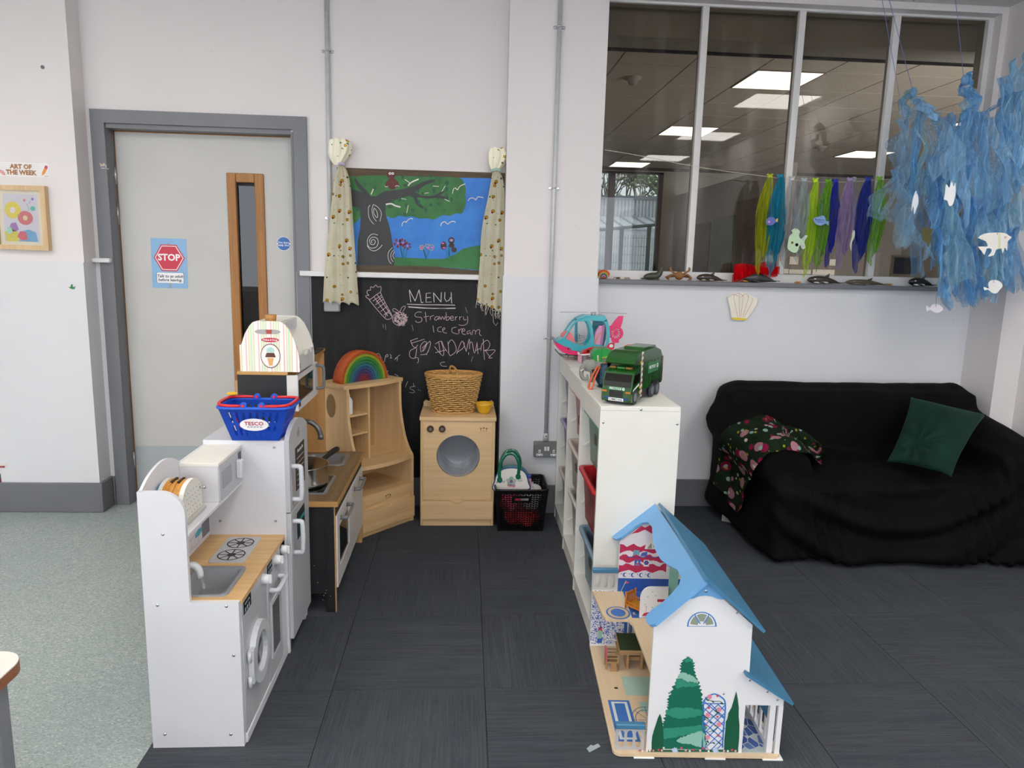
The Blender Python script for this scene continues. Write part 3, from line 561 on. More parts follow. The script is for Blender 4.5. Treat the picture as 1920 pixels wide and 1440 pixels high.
def curtain(name, label, L, Rr, zt, Y0, tie, tiecol, frays, seed):
    """L,R: px edge polylines from tie to hem"""
    rn = random.Random(seed); c0 = onY((L[0][0]+Rr[0][0])/2, L[0][1], Y0); b0 = onY((L[-1][0]+Rr[-1][0])/2, L[-1][1], Y0)
    t = thing(name, label, 'curtain', (b0.x, Y0, b0.z), group='curtains beside the painting')
    SL, SR = smooth(L, 6), smooth(Rr, 6); k = len(SL); ph = [rn.uniform(0, 6.28) for _ in range(4)]
    def fn(u, v_):
        f = v_*(k-1); i = min(int(f), k-2); q = f-i
        a = onY(*[SL[i][m_]*(1-q)+SL[i+1][m_]*q for m_ in (0, 1)], Y0); b = onY(*[SR[i][m_]*(1-q)+SR[i+1][m_]*q for m_ in (0, 1)], Y0)
        p = a.lerp(b, u); amp = .006+.007*v_
        pl = sin(u*2*pi*3.6+ph[0]+.5*sin(v_*4+ph[1]))+.35*sin(u*2*pi*7.3+ph[2]+v_)
        edge = sin(pi*u)**.5; p.y = Y0-.016-amp*pl*edge*.75-.030*edge*(1-.3*v_); p.z += -.006*sin(u*2*pi*4.2+ph[3])*v_*v_*1.3
        p.x += .006*cos(u*2*pi*4.2+ph[0])*v_
        return p
    m = MB(); m.grid(fn, 64, 40); m.thick(.002); o = m.build('curtain_cloth', CUR, t); 
    m = MB(); (kx, ky, kr, kry) = zt; kc = onY(kx, ky, Y0); s1 = kr/F*Y0; s2 = kry/F*Y0
    def kn(u, v_):
        th = 2*pi*u; q = v_; r = sin(pi*(.22+.70*q))**.8*(1.05-.2*q); w = 1+.13*sin(th*6+ph[1]+2*q)+.07*sin(th*11+ph[2])
        return (kc.x+s1*r*w*cos(th)+.006*sin(q*5), Y0-.028+s1*.72*r*w*sin(th), kc.z+s2*(1-2*q)+.004*sin(th*5+ph[2])*(1-q))
    m.grid(kn, 56, 16, True); m.build('gathered_top', CUR, t)
    tc = onY(*tie, Y0); m = MB(); rr = (Rr[0][0]-L[0][0])/2/F*Y0+.002
    for dz in (-.004, .003): m.tube([(tc.x+rr*cos(a), Y0-.028+rr*.9*sin(a), tc.z+dz+.003*sin(3*a)) for a in ang(0, 2*pi*.97, 20, lambda x: x)], .004, 6, True)
    m.build('tie', plain(tiecol, .7), t)
    if frays:
        m = MB()
        for i in range(22):
            u = rn.random(); p = fn(u, 1.0); l = rn.uniform(.012, .05); m.tube([p+Vector((0, 0, .006)), p+Vector((rn.uniform(-.008, .008), -.002, -l*.5)), p+Vector((rn.uniform(-.012, .012), -.002, -l))], .0011, 4)
        p = fn(.55, 1.); m.tube([p, p+Vector((.004, -.004, -.03)), p+Vector((.008, -.004, -.075)), p+Vector((.022, -.004, -.092)), p+Vector((.032, -.004, -.075))], .0012, 4); m.build('frayed_threads', plain('#d8d2c4', .9), t)
    return t
curtain('curtain', 'cream patterned curtain tied with a lilac band beside the thin conduit', [(636, 312), (626, 345), (618, 420), (609, 505), (605, 566)], [(648, 312), (658, 345), (664, 420), (670, 505), (675, 570)], (637, 287, 19, 22), WY-.042, (642, 309), '#c3b2cf', False, 1)
curtain('curtain', 'cream patterned curtain with a frayed hem and pale green band', [(923, 323), (917, 360), (904, 430), (900, 500), (895, 565)], [(937, 323), (945, 350), (946, 430), (945, 500), (942, 585)], (931, 301, 17, 20), WY-.042, (930, 320), '#a9cdbc', True, 5)
# --- conduits, switch box and socket
def conduit(label, x, Y, z0, z1, clips, collar=False):
    t = thing('conduit', label, 'conduit', (x, Y, z0)); yc = Y-.016
    MB().cyl((x, yc, z0), (x, yc, z1), .0115, n=14).build('tube', GALV, t)
    for z in clips:
        m = MB(); m.obox((x, Y-.003, z), (.062, .006, .016), None, .003).tube([(x+.0135*cos(a), yc-.0135*sin(a), z) for a in ang(-.3, pi+.3, 12, lambda q: q)], .0035, 6)
        m.build('saddle_clip', CHROME, t)
        m = MB()
        for sx in (-.024, .024): m.cyl((x+sx, Y-.006, z), (x+sx, Y-.009, z), .004, n=8)
        m.build('screw', STEEL, t)
    if collar:
        m = MB(); m.cyl((x, yc, z0), (x, yc, z0+.045), .0155, n=14); m.build('collar', GALV, t); MB().cyl((x, yc-.0155, z0+.03), (x, yc-.018, z0+.03), .004, n=8).build('set_screw', CHROME, t)
conduit('thin galvanised conduit running down beside the left curtain', -.74, WY, 1.16, CEIL, [onY(615, 97, WY).z, onY(614, 409, WY).z])
PYL = PY-.005
conduit('galvanised conduit running down the pillar to the socket', .462, PY, .43, CEIL, [onY(1047, 52, PY).z, onY(1038, 353, PY).z, onY(1028, 634, PYL).z], True)
a, b = onY(610, 572, WY), onY(640, 584, WY); m = MB(); m.box(a.x, b.x, WY-.05, WY-.010, b.z, b.z+.088, .008); o = m.build('switch_box', plain('#9a9a9c', .4)); tag(o, 'pale grey metal switch box peeping out below the left curtain', 'switch box')
t = thing('wall_socket', 'grey metal double socket on the pillar under the conduit', 'socket', (.466, PYL, .338)); sx0, sx1, sz0, sz1 = .394, .538, .340, .427; yf = PYL-.042
MB().box(sx0, sx1, yf, PYL, sz0, sz1, .006).build('back_box', plain('#6e6f70', .42), t); MB().box(sx0+.003, sx1-.003, yf-.004, yf+.001, sz0+.003, sz1-.010, .003).build('face_plate', plain('#737475', .42), t)
for cx in (.426, .506):
    m = MB(); m.box(cx-.006, cx+.006, yf-.0065, yf-.003, .369, .386, .001).box(cx-.018, cx+.018, yf-.0065, yf-.003, .350, .363, .001); m.build('socket_insert', WHITE, t)
    m = MB(); m.box(cx-.002, cx+.002, yf-.0072, yf-.006, .373, .381)
    for dx in (-.010, .010): m.box(cx+dx-.003, cx+dx+.003, yf-.0072, yf-.006, .3545, .3585)
    m.build('pin_slot', BLACK, t)
for cx in (.458, .474): m = MB(); m.obox((cx, yf-.006, .392), (.013, .006, .024), Matrix.Rotation(.12, 3, 'X'), .0015); m.build('switch', WHITE, t)
for cx in (.405, .528): MB().cyl((cx, yf-.003, .377), (cx, yf-.006, .377), .003, n=8).build('screw', CHROME, t)
# --- poster and disc on the door
q = quad_map((282, 446), (349, 448), (286, 539.5), (352.5, 541), lambda x, y: onY(x, y, LY-.0015))
po = thing('stop_poster', 'pale blue poster with a red hexagonal stop sign on the door', 'poster', tuple(q(.5, 1)))
def flat(pts, name, m, par, mp, off): b = MB(); b.poly([mp(u, v_, off) for u, v_ in pts]); return b.build(name, m, par, fix=False)
m = MB(); m.prism([q(0, 0), q(1, 0), q(1, 1), q(0, 1)], (0, .001, 0)); m.build('sheet', plain('#86b3dc', .3, var=.03), po)
def pq(cx, cy): return ((cx-140)/810, (cy-190)/1125)   # crop coords -> poster uv (deskewed)
hx = [(.285, .125), (.72, .125), (.945, .39), (.72, .655), (.285, .655), (.07, .39)]
flat([(.46, .09), (.54, .09), (.54, 1), (.46, 1)], 'post', plain('#93a5b3', .5), po, q, .0004); flat(hx, 'hexagon', plain('#c8203c', .3), po, q, .0008)
def shrink(pts, s): cx = sum(p[0] for p in pts)/len(pts); cy = sum(p[1] for p in pts)/len(pts); return [(cx+(p[0]-cx)*s, cy+(p[1]-cy)*s) for p in pts]
flat(shrink(hx, .92), 'hexagon_line', plain('#f0e8ea', .4), po, q, .0011); flat(shrink(hx, .86), 'hexagon_field', plain('#cc2a45', .3), po, q, .0014)
SX = (q(1, .5)-q(0, .5)).normalized(); SYv = (q(.5, 0)-q(.5, 1)).normalized(); pw = (q(1, .5)-q(0, .5)).length
text('STOP', pw*.26, plain('#f4f0f0', .4), po, frame(q(.5, .385, .002), SX, SYv), 'stop_lettering', .0003, bold=pw*.008)
card = [(.15, .685), (.88, .685), (.9, .70), (.9, .885), (.88, .9), (.15, .9), (.13, .885), (.13, .70)]
flat(card, 'caption_outline', plain('#23324a', .5), po, q, .0009); flat(shrink(card, .975), 'caption_card', plain('#f2f0f4', .4), po, q, .0012)
text('Talk to an adult', pw*.115, BLACK, po, frame(q(.51, .76, .0016), SX, SYv), 'caption_lettering', .0002, bold=pw*.002, shear=.15); text('before leaving.', pw*.115, BLACK, po, frame(q(.51, .835, .0016), SX, SYv), 'caption_lettering', .0002, bold=pw*.002, shear=.15)
c = onY(532, 457, LY-.001); r = 12.6/F*LY
fd = thing('fire_door_sign', 'round blue and white notice disc on the door', 'sign', (c.x, LY, c.z-r))
MB().cyl((c.x, LY, c.z), (c.x, LY-.0015, c.z), r, n=36).build('rim', WHITE, fd); MB().cyl((c.x, LY, c.z), (c.x, LY-.0022, c.z), r*.93, n=36).build('disc', plain('#0a62b4', .35), fd)
for i, s_ in enumerate(('Fire door', 'keep shut')): text(s_, r*.42, WHITE, fd, frame((c.x, LY-.0026, c.z+r*(.16-.36*i)), (1, 0, 0), (0, 0, 1)), 'notice_lettering', .0002, bold=r*.006)
for s_ in (-1, 1): MB().cyl((c.x+s_*r*.85, LY-.001, c.z-.0), (c.x+s_*r*.85, LY-.0032, c.z), r*.06, n=8).build('pin', CHROME, fd)
# --- sign and framed drawing on the left pillar
q = quad_map((-40, 302), (91, 307), (-38, 328), (92, 333), lambda x, y: onY(x, y, PY-.001))
sg = thing('art_sign', 'paper strip reading art of the week above the framed drawing', 'sign', tuple(q(.5, 1)))
m = MB(); m.prism([q(0, 0), q(1, 0), q(1, 1), q(0, 1)], (0, .001, 0)); m.build('paper', plain('#eceae8', .5), sg)
m = MB()
for i in range(7): m.poly([q(0, .1+i*.13, .0003), q(1, .1+i*.13, .0003), q(1, .115+i*.13, .0003), q(0, .115+i*.13, .0003)])
m.build('ruled_lines', plain('#b9bcc4', .6), sg, fix=False)
SX = (q(1, .5)-q(0, .5)).normalized(); SYv = (q(.5, 0)-q(.5, 1)).normalized(); wd = (q(1, .5)-q(0, .5)).length
LB = plain('#a96f3f', .6)
text('ART OF', wd*.09, LB, sg, frame(q(.60, .30, .0008), SX, SYv), 'sign_lettering', .0003, bold=wd*.004); text('THE WEEK', wd*.09, LB, sg, frame(q(.60, .72, .0008), SX, SYv), 'sign_lettering', .0003, bold=wd*.004)
flat([(.895, .88), (.905, .62), (.945, .22), (.985, .3), (.945, .72)], 'printed_pencil', plain('#e08a35', .5), sg, q, .0006); flat([(.935, .3), (.955, .12), (.985, .18), (.985, .32), (.975, .42)], 'printed_eraser', plain('#c4506a', .5), sg, q, .0009)
m = MB()
for r_, cc in ((.11, 0), (.085, 1), (.06, 0)): stroke(m, [q(.3+r_*.6*cos(a_), .95-r_*3.2*sin(a_), .0006) for a_ in ang(0, pi, 10, lambda z: z)], .003, (0, -1, 0))
m.build('printed_rainbow', plain('#cf4a4a', .5), sg, fix=False)
m = MB(); stroke(m, [q(.94+.01*i, .98-.12*(i % 2), .0006) for i in range(6)], .002, (0, -1, 0)); m.build('printed_scribble', plain('#a8468c', .5), sg, fix=False)
FY = PY-.034
fp = thing('framed_drawing', 'pale wood deep frame holding a bright coloured pencil drawing', 'picture frame', (onY(40, 470, PY).x, PY, onY(40, 470, PY).z))
q = quad_map((-16, 346), (82.5, 348.5), (-10, 466.5), (91.5, 470), lambda x, y: onY(x, y, FY))
FW = wood('#d9bd95', '#c3a275', 'z', 1.); o0, o1, i0, i1 = (0, 0), (1, 1), (.115, .075), (.885, .925)
ring = lambda d: [q(d, d*.8), q(1-d, d*.8), q(1-d, 1-d*.8), q(d, 1-d*.8)]
A, B_ = ring(0), ring(.095)
for i in range(4):
    j = (i+1) % 4; m = MB(); m.prism([A[i], A[j], B_[j], B_[i]], (0, PY-FY, 0)); m.build('frame_rail', FW, fp)
m = MB(); m.prism([p+Vector((0, .012, 0)) for p in ring(.09)], (0, .004, 0)); m.build('mount', plain('#efe6cf', .8), fp)
def dq(u, v_, off=0): return q(.17+u*.66, .13+v_*.74, off-.0115)
flat([(0, 0), (1, 0), (1, 1), (0, 1)], 'drawing_paper', plain('#dcd8e2', .8, var=.03), fp, dq, 0)
for pts, cc, nm, k_ in ((circ(.27, .34, .23, 14, .18), '#e6d64a', 'drawn_yellow_bloom', 1), (circ(.27, .34, .08, 10, .065), '#e9e3ea', 'drawn_bloom_centre', 2), (circ(.62, .5, .22, 14, .15), '#d7717a', 'drawn_red_bloom', 1), (circ(.62, .5, .07, 10, .055), '#e9d9a8', 'drawn_bloom_centre', 2), ([(.05, 1), (.02, .8), (.2, .72), (.38, .8), (.45, 1)], '#dfd24e', 'drawn_yellow_hill', 1), ([(.4, 1), (.5, .78), (.7, .74), (.9, .8), (.95, 1)], '#79b4dc', 'drawn_blue_hill', 2),
                        ([(.12, .78), (.2, .62), (.34, .6), (.42, .75), (.3, .8)], '#a678bd', 'drawn_violet_leaf', 1), ([(.36, .9), (.45, .78), (.62, .8), (.66, .95), (.5, .98)], '#dc6673', 'drawn_red_leaf', 3), (circ(.85, .3, .08, 10, .05), '#5cc0a8', 'drawn_green_leaf', 1), (circ(.62, .13, .04, 8, .03), '#e58a7a', 'drawn_dot', 1), (circ(.86, .1, .04, 8, .03), '#9d6fc2', 'drawn_dot', 1), ([(.06, .8), (.1, .7), (.2, .7), (.24, .8), (.14, .86)], '#a9dcc8', 'drawn_green_leaf', 3)):
    flat(pts, nm, plain(cc, .8, var=.12, vs=120), fp, dq, .0005*k_)
m = MB(); stroke(m, [dq(.68, .2, .001), dq(.72, .26, .001), dq(.73, .34, .001)], .0015, (0, -1, 0)); stroke(m, [dq(.74, .2, .001), dq(.8, .15, .001)], .0015, (0, -1, 0)); m.build('drawn_lines', DARK, fp, fix=False)
m = MB(); m.prism([p+Vector((0, .006, 0)) for p in ring(.09)], (0, .001, 0)); m.build('frame_glass', glass('#fbfbfb', 'picture_glass'), fp)
# --- marks on the left pillar
c = onY(80, 126, PY); o = MB().cyl((c.x, PY, c.z), (c.x, PY-.003, c.z), .009, n=12).build('wall_screw', plain('#62626a', .5)); tag(o, 'small dark screw cap high on the left pillar', 'screw')
c = onY(135, 538, PYL-.001); m = MB(); m.poly([(c.x+a_*.012, PYL-.0012, c.z+b_*.012) for a_, b_ in ((-1.6, .1), (-.8, -.2), (-.2, 1.1), (.4, 1.2), (.3, .2), (.9, -.1), (1.6, .5), (1.1, -.8), (.2, -1.), (-.9, -.7))]); o = m.build('paint_splash', plain('#2f7d4a', .6)); tag(o, 'small green paint splash on the left pillar', 'paint mark')
t = thing('red_wall_mark', 'red and pale strips at the left edge of the pillar wall', 'wall mark', (onY(2, 890, PYL).x, PYL, onY(2, 905, PYL).z))
for (x0, y0, x1, y1), cc, nm in (((-20, 869, 14, 873), '#d8d2c8', 'pale_strip'), ((-20, 873.5, 9, 876.5), '#a24a48', 'red_strip'), ((-20, 897, 3, 905), '#6b1f22', 'dark_red_strip'), ((-20, 888, 2, 897), '#3f4a3c', 'green_strip')):
    a, b = onY(x0, y0, PYL), onY(x1, y1, PYL); MB().box(a.x, b.x, PYL-.004, PYL+.0, a.z, b.z).build(nm, plain(cc, .6), t)
# paper shell on the couch wall
c = [(1365, 562), (1366, 556), (1375, 551), (1385, 549), (1398, 550), (1410, 555), (1420, 560), (1418, 572), (1410, 585), (1400, 597), (1399, 600), (1374, 599), (1370, 582)]
t = thing('paper_shell', 'cream paper scallop shell with yellow base on the wall over the sofa', 'paper shell', tuple(onY(1387, 600, WY)))
m = MB(); m.prism([onY(x, y, WY-.02) for x, y in smooth(c, 3, True)], (0, .0012, 0)); m.build('shell_paper', plain('#e9e4d6', .7), t)
flat([(1373, 595), (1400, 597), (1399, 600.5), (1374, 599.5)], 'yellow_base', plain('#e0c52a', .6), t, lambda x, y, o_: onY(x, y, WY-.0207), 0)
m = MB()
for x1, y1 in ((1376, 552), (1386, 550), (1393, 552), (1403, 552), (1411, 557)): stroke(m, [onY(1387+(x1-1387)*.35, 595, WY-.021), onY(x1, y1+8, WY-.021), onY(x1, y1+1, WY-.021)], .0016, (0, -1, 0))
for a_ in ([(1366, 558), (1375, 552), (1385, 556)], [(1376, 553), (1386, 550), (1395, 556)], [(1388, 558), (1398, 551), (1405, 558)]): stroke(m, [onY(*p, WY-.021) for p in smooth(a_, 4)], .0016, (0, -1, 0))
m.build('drawn_ribs', plain('#b5705a', .7), t, fix=False)
m = MB(); m.box(onY(1387, 575, WY).x-.006, onY(1387, 575, WY).x+.006, WY-.018, WY-.004, onY(1387, 575, WY).z-.006, onY(1387, 575, WY).z+.006); m.build('sticky_pad', WHITE, t)
# ================================================================ PLAY KITCHEN SIDE (left)
def ringcell(mb, P, cell, hole):
    """cell: (u0,u1,v0,v1), hole: list of 4 or 8 (u,v) inside; fills the ring between them"""
    u0, u1, v0, v1 = cell; C = [mb.bm.verts.new(P(*p)) for p in ((u0, v0), (u1, v0), (u1, v1), (u0, v1))]; H = [mb.bm.verts.new(P(*p)) for p in hole]
    if len(H) == 4:
        for i in range(4): mb._f((C[i], C[(i+1) % 4], H[(i+1) % 4], H[i]))
    else:
        for i in range(4):
            a, b = H[(2*i) % 8], H[(2*i+1) % 8]; mb._f((C[i], C[(i+1) % 4], b, a)); mb._f((C[(i+1) % 4], H[(2*i+2) % 8], b))
def slot8(u0, u1, v0, v1, k=.35, kv=None):
    du, dv = (u1-u0)*k, (v1-v0)*(kv or k); return [(u0+du, v0), (u1-du, v0), (u1, v0+dv), (u1, v1-dv), (u1-du, v1), (u0+du, v1), (u0, v1-dv), (u0, v0+dv)]
def rrect(x0, x1, y0, y1, r, n=4):
    out = []
    for cx, cy, a in ((x1-r, y0+r, -pi/2), (x1-r, y1-r, 0), (x0+r, y1-r, pi/2), (x0+r, y0+r, pi)): out += [(cx+r*cos(a+pi/2*i/n), cy+r*sin(a+pi/2*i/n)) for i in range(n+1)]
    return out
KW = plain('#d6d6da', .42, var=.025); KG = plain('#b9bbc0', .4, var=.03); KGL = plain('#cfd2d6', .38); LINE = plain('#5d5d62', .6)
WTOP = wood('#d9b27c', '#c39a62', 'x', 1.4, .4)
wk = thing('play_kitchen', 'white toy kitchen with fridge, sink, hob and washing machine', 'play kitchen', (-.76, 2.36, 0)); xb, xf = -.893, -.632
# near side panel with round shoulder
arc = [(-.833+.066*sin(a), .714+.066*cos(a)) for a in [pi/2*i/8 for i in range(9)]]
m = MB(); m.px([(xb, 0), (xf, 0), (xf, .454), (-.767, .454)]+arc[::-1]+[(xb, .78)], 1.96, 1.975, 'y'); m.build('side_panel', KW, wk)
m = MB(); bp = smooth([(1.975, .78), (2.02, .803), (2.08, .819), (2.14, .8225), (2.2, .808), (2.25, .782)], 4)
m.px([(1.975, 0.02)]+bp+[(2.47, .782), (2.47, .02)], xb, xb+.008, 'x'); m.build('back_panel', KW, wk)
MB().box(xb+.008, -.765, 1.975, 2.47, .643, .655, .002, 1).build('upper_shelf', KW, wk)
m = MB(); m.box(xb+.008, -.828, 1.975, 2.47, .442, .4555).box(-.682, xf+.006, 1.975, 2.47, .442, .4555).box(-.828, -.682, 1.975, 1.999, .442, .4555).box(-.828, -.682, 2.19, 2.47, .442, .4555); m.build('worktop', WTOP, wk)
# screws on the near side
for px_, py_ in ((305, 1002), (295, 1135), (424, 1137), (438, 1229), (309, 1377), (433, 1377)):
    c = onY(px_, py_, 1.96); m = MB(); m.lathe([(0, -.0022), (.003, -.002), (.0048, 0)], (c.x, 1.96, c.z), 12, axis='y'); m.build('screw', STEEL, wk)
# fridge carcass
MB().box(xb, -.62, 2.47, 2.485, .0, .797).build('fridge_side_panel', KW, wk); MB().box(xb, -.62, 2.485, 2.765, .785, .797).build('fridge_top', KW, wk)
MB().box(xb, -.62, 2.75, 2.765, 0, .785).build('fridge_side_panel', KW, wk); MB().box(xb, xb+.008, 2.485, 2.75, 0, .785).build('fridge_back', KW, wk)
for px_, py_ in ((514, 839), (413, 977), (517, 977)):
    c = onY(px_, py_, 2.47); MB().cyl((c.x, 2.471, c.z), (c.x, 2.4685, c.z), .0048, n=10).build('screw', STEEL, wk)
top = smooth([(2.472, .797), (2.50, .819), (2.55, .838), (2.60, .845), (2.66, .838), (2.71, .822), (2.762, .797)], 4)
du = MB().px([(2.472, .536)]+top+[(2.762, .536)], -.62, -.604, 'x').build('fridge_door', KG, wk)
dl = MB().box(-.62, -.604, 2.472, 2.762, .055, .531, .002, 1).build('freezer_door', KG, wk)
def bow(x, y, z0, z1, r, out, mat, par, name='handle'):
    pts = [(x, y, z0), (x+out*.7, y, z0), (x+out, y, z0+out*.35), (x+out, y, z1-out*.35), (x+out*.7, y, z1), (x, y, z1)]
    return MB().tube(smooth(pts, 3), r, 8).build(name, mat, par)
bow(-.604, 2.505, .575, .695, .0085, .032, KGL, du); bow(-.604, 2.505, .375, .492, .0085, .032, KGL, dl)
MB().box(-.6045, -.6025, 2.56, 2.70, .585, .745).build('shopping_list', plain('#3d342f', .6), du)
text('Shopping list', .018, WHITE, du, frame((-.602, 2.63, .728), (0, 1, 0), (0, 0, 1)), 'list_lettering', .0002)
m = MB()
for i in range(6): m.box(-.6025, -.602, 2.575, 2.685, .70-.02*i, .7012-.02*i)
tag(m.build('list_lines', WHITE, du), kind='stuff')
m = MB(); rn = random.Random(2); m.poly([(-.6035, 2.615+.018*(1+.4*rn.uniform(-1, 1))*cos(a), .792+.02*(1+.4*rn.uniform(-1, 1))*sin(a)) for a in [2*pi*i/14 for i in range(14)]]); m.build('torn_sticker', plain('#9d9a90', .7), du)
MB().box(-.6045, -.6025, 2.56, 2.68, .40, .50).build('printed_panel', plain('#1d3034', .5), dl); MB().box(-.6028, -.602, 2.56, 2.68, .455, .47).build('printed_stripe', plain('#2f8f8a', .5), dl)
# fronts under the worktop
MB().box(xf, xf+.004, 1.976, 2.468, .395, .442).build('control_panel', KG, wk)
wd_ = MB().box(xf-.004, xf+.003, 1.978, 2.225, .03, .393, .002, 1).build('washer_front', KG, wk)
ov = MB().box(xf-.004, xf+.005, 2.235, 2.40, .03, .393, .002, 1).build('oven_door', KG, wk)
MB().box(xf-.006, xf+.004, 2.405, 2.468, .03, .44).build('pilaster', KW, wk); MB().box(xf-.03, xf+.006, 1.976, 2.468, 0, .03, .002, 1).build('plinth', KW, wk)
# washer porthole: octagonal ring and glass
cy_, cz_ = 2.108, .222; m = MB(); n_ = 24
ro = [(cy_+.088*cos(2*pi*i/n_), cz_+.096*sin(2*pi*i/n_)) for i in range(n_)]; ri = [(cy_+.056*cos(2*pi*i/n_), cz_+.064*sin(2*pi*i/n_)) for i in range(n_)]
xa, xc = xf+.003, xf+.020
for i in range(n_):
    j = (i+1) % n_; m.prism([(xa, *ro[i]), (xa, *ro[j]), (xa, *ri[j]), (xa, *ri[i])], (xc-xa, 0, 0))
m.box(xa, xc, 2.012, 2.045, .165, .275, .003); o = m.build('washer_door', KGL, wk)
m = MB(); m.lathe([(.0, .0), (.03, .006), (.054, 0)], (xf+.006, cy_, cz_), 20, 1, 1.14, 'x'); m.build('washer_glass', plain('#5d6066', .15, coat=.5), wk)
for z in (.18, .26): MB().cyl((xf+.012, 2.0, z-.016), (xf+.012, 2.0, z+.016), .006, n=8).build('hinge', KGL, wk)
# oven window and handle
MB().box(xf+.005, xf+.008, 2.262, 2.372, .10, .30).build('oven_window_frame', KGL, ov); MB().box(xf+.0075, xf+.009, 2.275, 2.358, .115, .285).build('oven_window', plain('#6e7073', .12, coat=.4), ov)
MB().tube(smooth([(xf+.004, 2.262, .345), (xf+.025, 2.262, .345), (xf+.032, 2.275, .345), (xf+.032, 2.36, .345), (xf+.025, 2.373, .345), (xf+.004, 2.373, .345)], 3), .0085, 8).build('oven_handle', KGL, ov)
for y_, z_ in ((2.19, .418), (2.34, .418), (2.425, .418)):
    m = MB(); m.cyl((xf+.003, y_, z_), (xf+.026, y_, z_), .017, .014, 14); m.obox((xf+.028, y_, z_), (.008, .008, .028), None, .002); m.build('knob', WHITE, wk)
for y0, y1 in ((1.99, 2.06), (2.24, 2.30)):
    MB().box(xf+.0035, xf+.0052, y0, y1, .40, .438).build('dial_print', plain('#10202a', .4), wk)
    m = MB()
    for i in range(3): m.box(xf+.005, xf+.0058, y0+.01+.018*i, y0+.018+.018*i, .404, .416)
    for i in range(4): m.cyl((xf+.005, y0+.014+.012*i, .428), (xf+.0058, y0+.014+.012*i, .428), .0035, n=6)
    tag(m.build('dial_marks', plain('#a9b3b8', .5), wk), kind='stuff')
# sink
sx0, sx1, sy0, sy1, zt = -.835, -.675, 1.992, 2.197, .4555
m = MB(); n4 = 5; R4 = [rrect(sx0, sx1, sy0, sy1, .022, n4), rrect(sx0, sx1, sy0, sy1, .022, n4), rrect(sx0+.012, sx1-.012, sy0+.012, sy1-.012, .016, n4), rrect(sx0+.016, sx1-.016, sy0+.016, sy1-.016, .014, n4), rrect(sx0+.03, sx1-.03, sy0+.03, sy1-.03, .012, n4)]
rings = [[m.bm.verts.new((x, y, z)) for x, y in r] for r, z in zip(R4, (zt, zt+.004, zt+.004, zt-.002, zt-.058))]
for A, B in zip(rings, rings[1:]):
    for i in range(len(A)): m._f((A[i], A[(i+1) % len(A)], B[(i+1) % len(A)], B[i]), True)
m._f(rings[-1]); m.build('sink_basin', plain('#86878b', .32), wk)
# tap spout arcing over the sink from the back wall
m = MB(); m.prism([(-.83+.001, 2.06, .456), (-.83+.001, 2.085, .456), (-.83+.001, 2.085, .462), (-.83+.001, 2.06, .462)], (.02, 0, 0)); m.build('tap_foot', KGL, wk)
MB().tube([(-.822, 2.072, .456)]+[(-.80+.024*cos(a)-.0, 2.072, .488+.03*sin(a)) for a in ang(pi, .1, 10, lambda x: x)]+[(-.776, 2.072, .478)], .0105, 8, flat=1.3).build('tap_spout', KGL, wk)
# hob plate with two printed burners
hz = .4575; m = MB(); m.px(rrect(-.811, -.697, 2.228, 2.443, .01), .4555, hz, 'z'); m.build('hob_plate', plain('#b9b9bb', .3), wk)
for cy_ in (2.288, 2.388):
    cx_ = -.754; m = MB(); m.cyl((cx_, cy_, hz), (cx_, cy_, hz+.0012), .013, n=16)
    for i in range(8):
        a = 2*pi*i/8; stroke(m, [(cx_+.013*cos(a), cy_+.013*sin(a), hz+.001), (cx_+.041*cos(a), cy_+.041*sin(a), hz+.001)], .0045, (0, 0, 1))
    stroke(m, [(cx_+.042*cos(2*pi*i/28), cy_+.042*sin(2*pi*i/28), hz+.001) for i in range(29)], .004, (0, 0, 1)); m.build('burner', plain('#2c2c2e', .5), wk)
# printed splash back under the shelf
xs = xb+.0085; m = MB(); m.box(xs-.0005, xs, 1.976, 2.469, .4555, .643); m.build('splashback', plain('#d9d7de', .4), wk)
m = MB()
for k in range(5):
    z = .47+.036*k; m.box(xs, xs+.0004, 1.98, 2.468, z, z+.0014)
    for q_ in range(8): y = 1.99+.062*q_+(.03 if k % 2 else 0); m.box(xs, xs+.0004, y, y+.0014, z, z+.036) if y < 2.46 else None
tag(m.build('printed_tile_lines', plain('#b7b4c2', .5), wk), kind='stuff')
m = MB(); m.px([(2.20, .46), (2.232, .46), (2.234, .55), (2.225, .575), (2.222, .61), (2.212, .61), (2.208, .575), (2.198, .55)], xs, xs+.0008, 'x'); m.build('printed_bottle', plain('#9aa62f', .4), wk); MB().box(xs+.0006, xs+.0014, 2.204, 2.228, .49, .54).build('printed_label', plain('#dfe3c4', .5), wk)
m = MB(); m.px([(2.40, .47), (2.466, .47), (2.466, .56), (2.44, .565), (2.41, .545), (2.396, .51)], xs, xs+.0008, 'x'); m.build('printed_pan', plain('#6b6c78', .4), wk); m = MB(); m.px([(2.335, .495), (2.37, .492), (2.398, .50), (2.398, .512), (2.365, .515), (2.34, .51)], xs, xs+.0008, 'x'); m.build('printed_handle', plain('#3fa3bf', .4), wk)
for y_ in (2.39, 2.44): m = MB(); m.px([(y_+.024*cos(a), .605+.03*sin(a)-.01*cos(2*a)) for a in [2*pi*i/12 for i in range(12)]], xs, xs+.0008, 'x'); m.build('printed_cup', plain('#b3adc9', .4), wk)
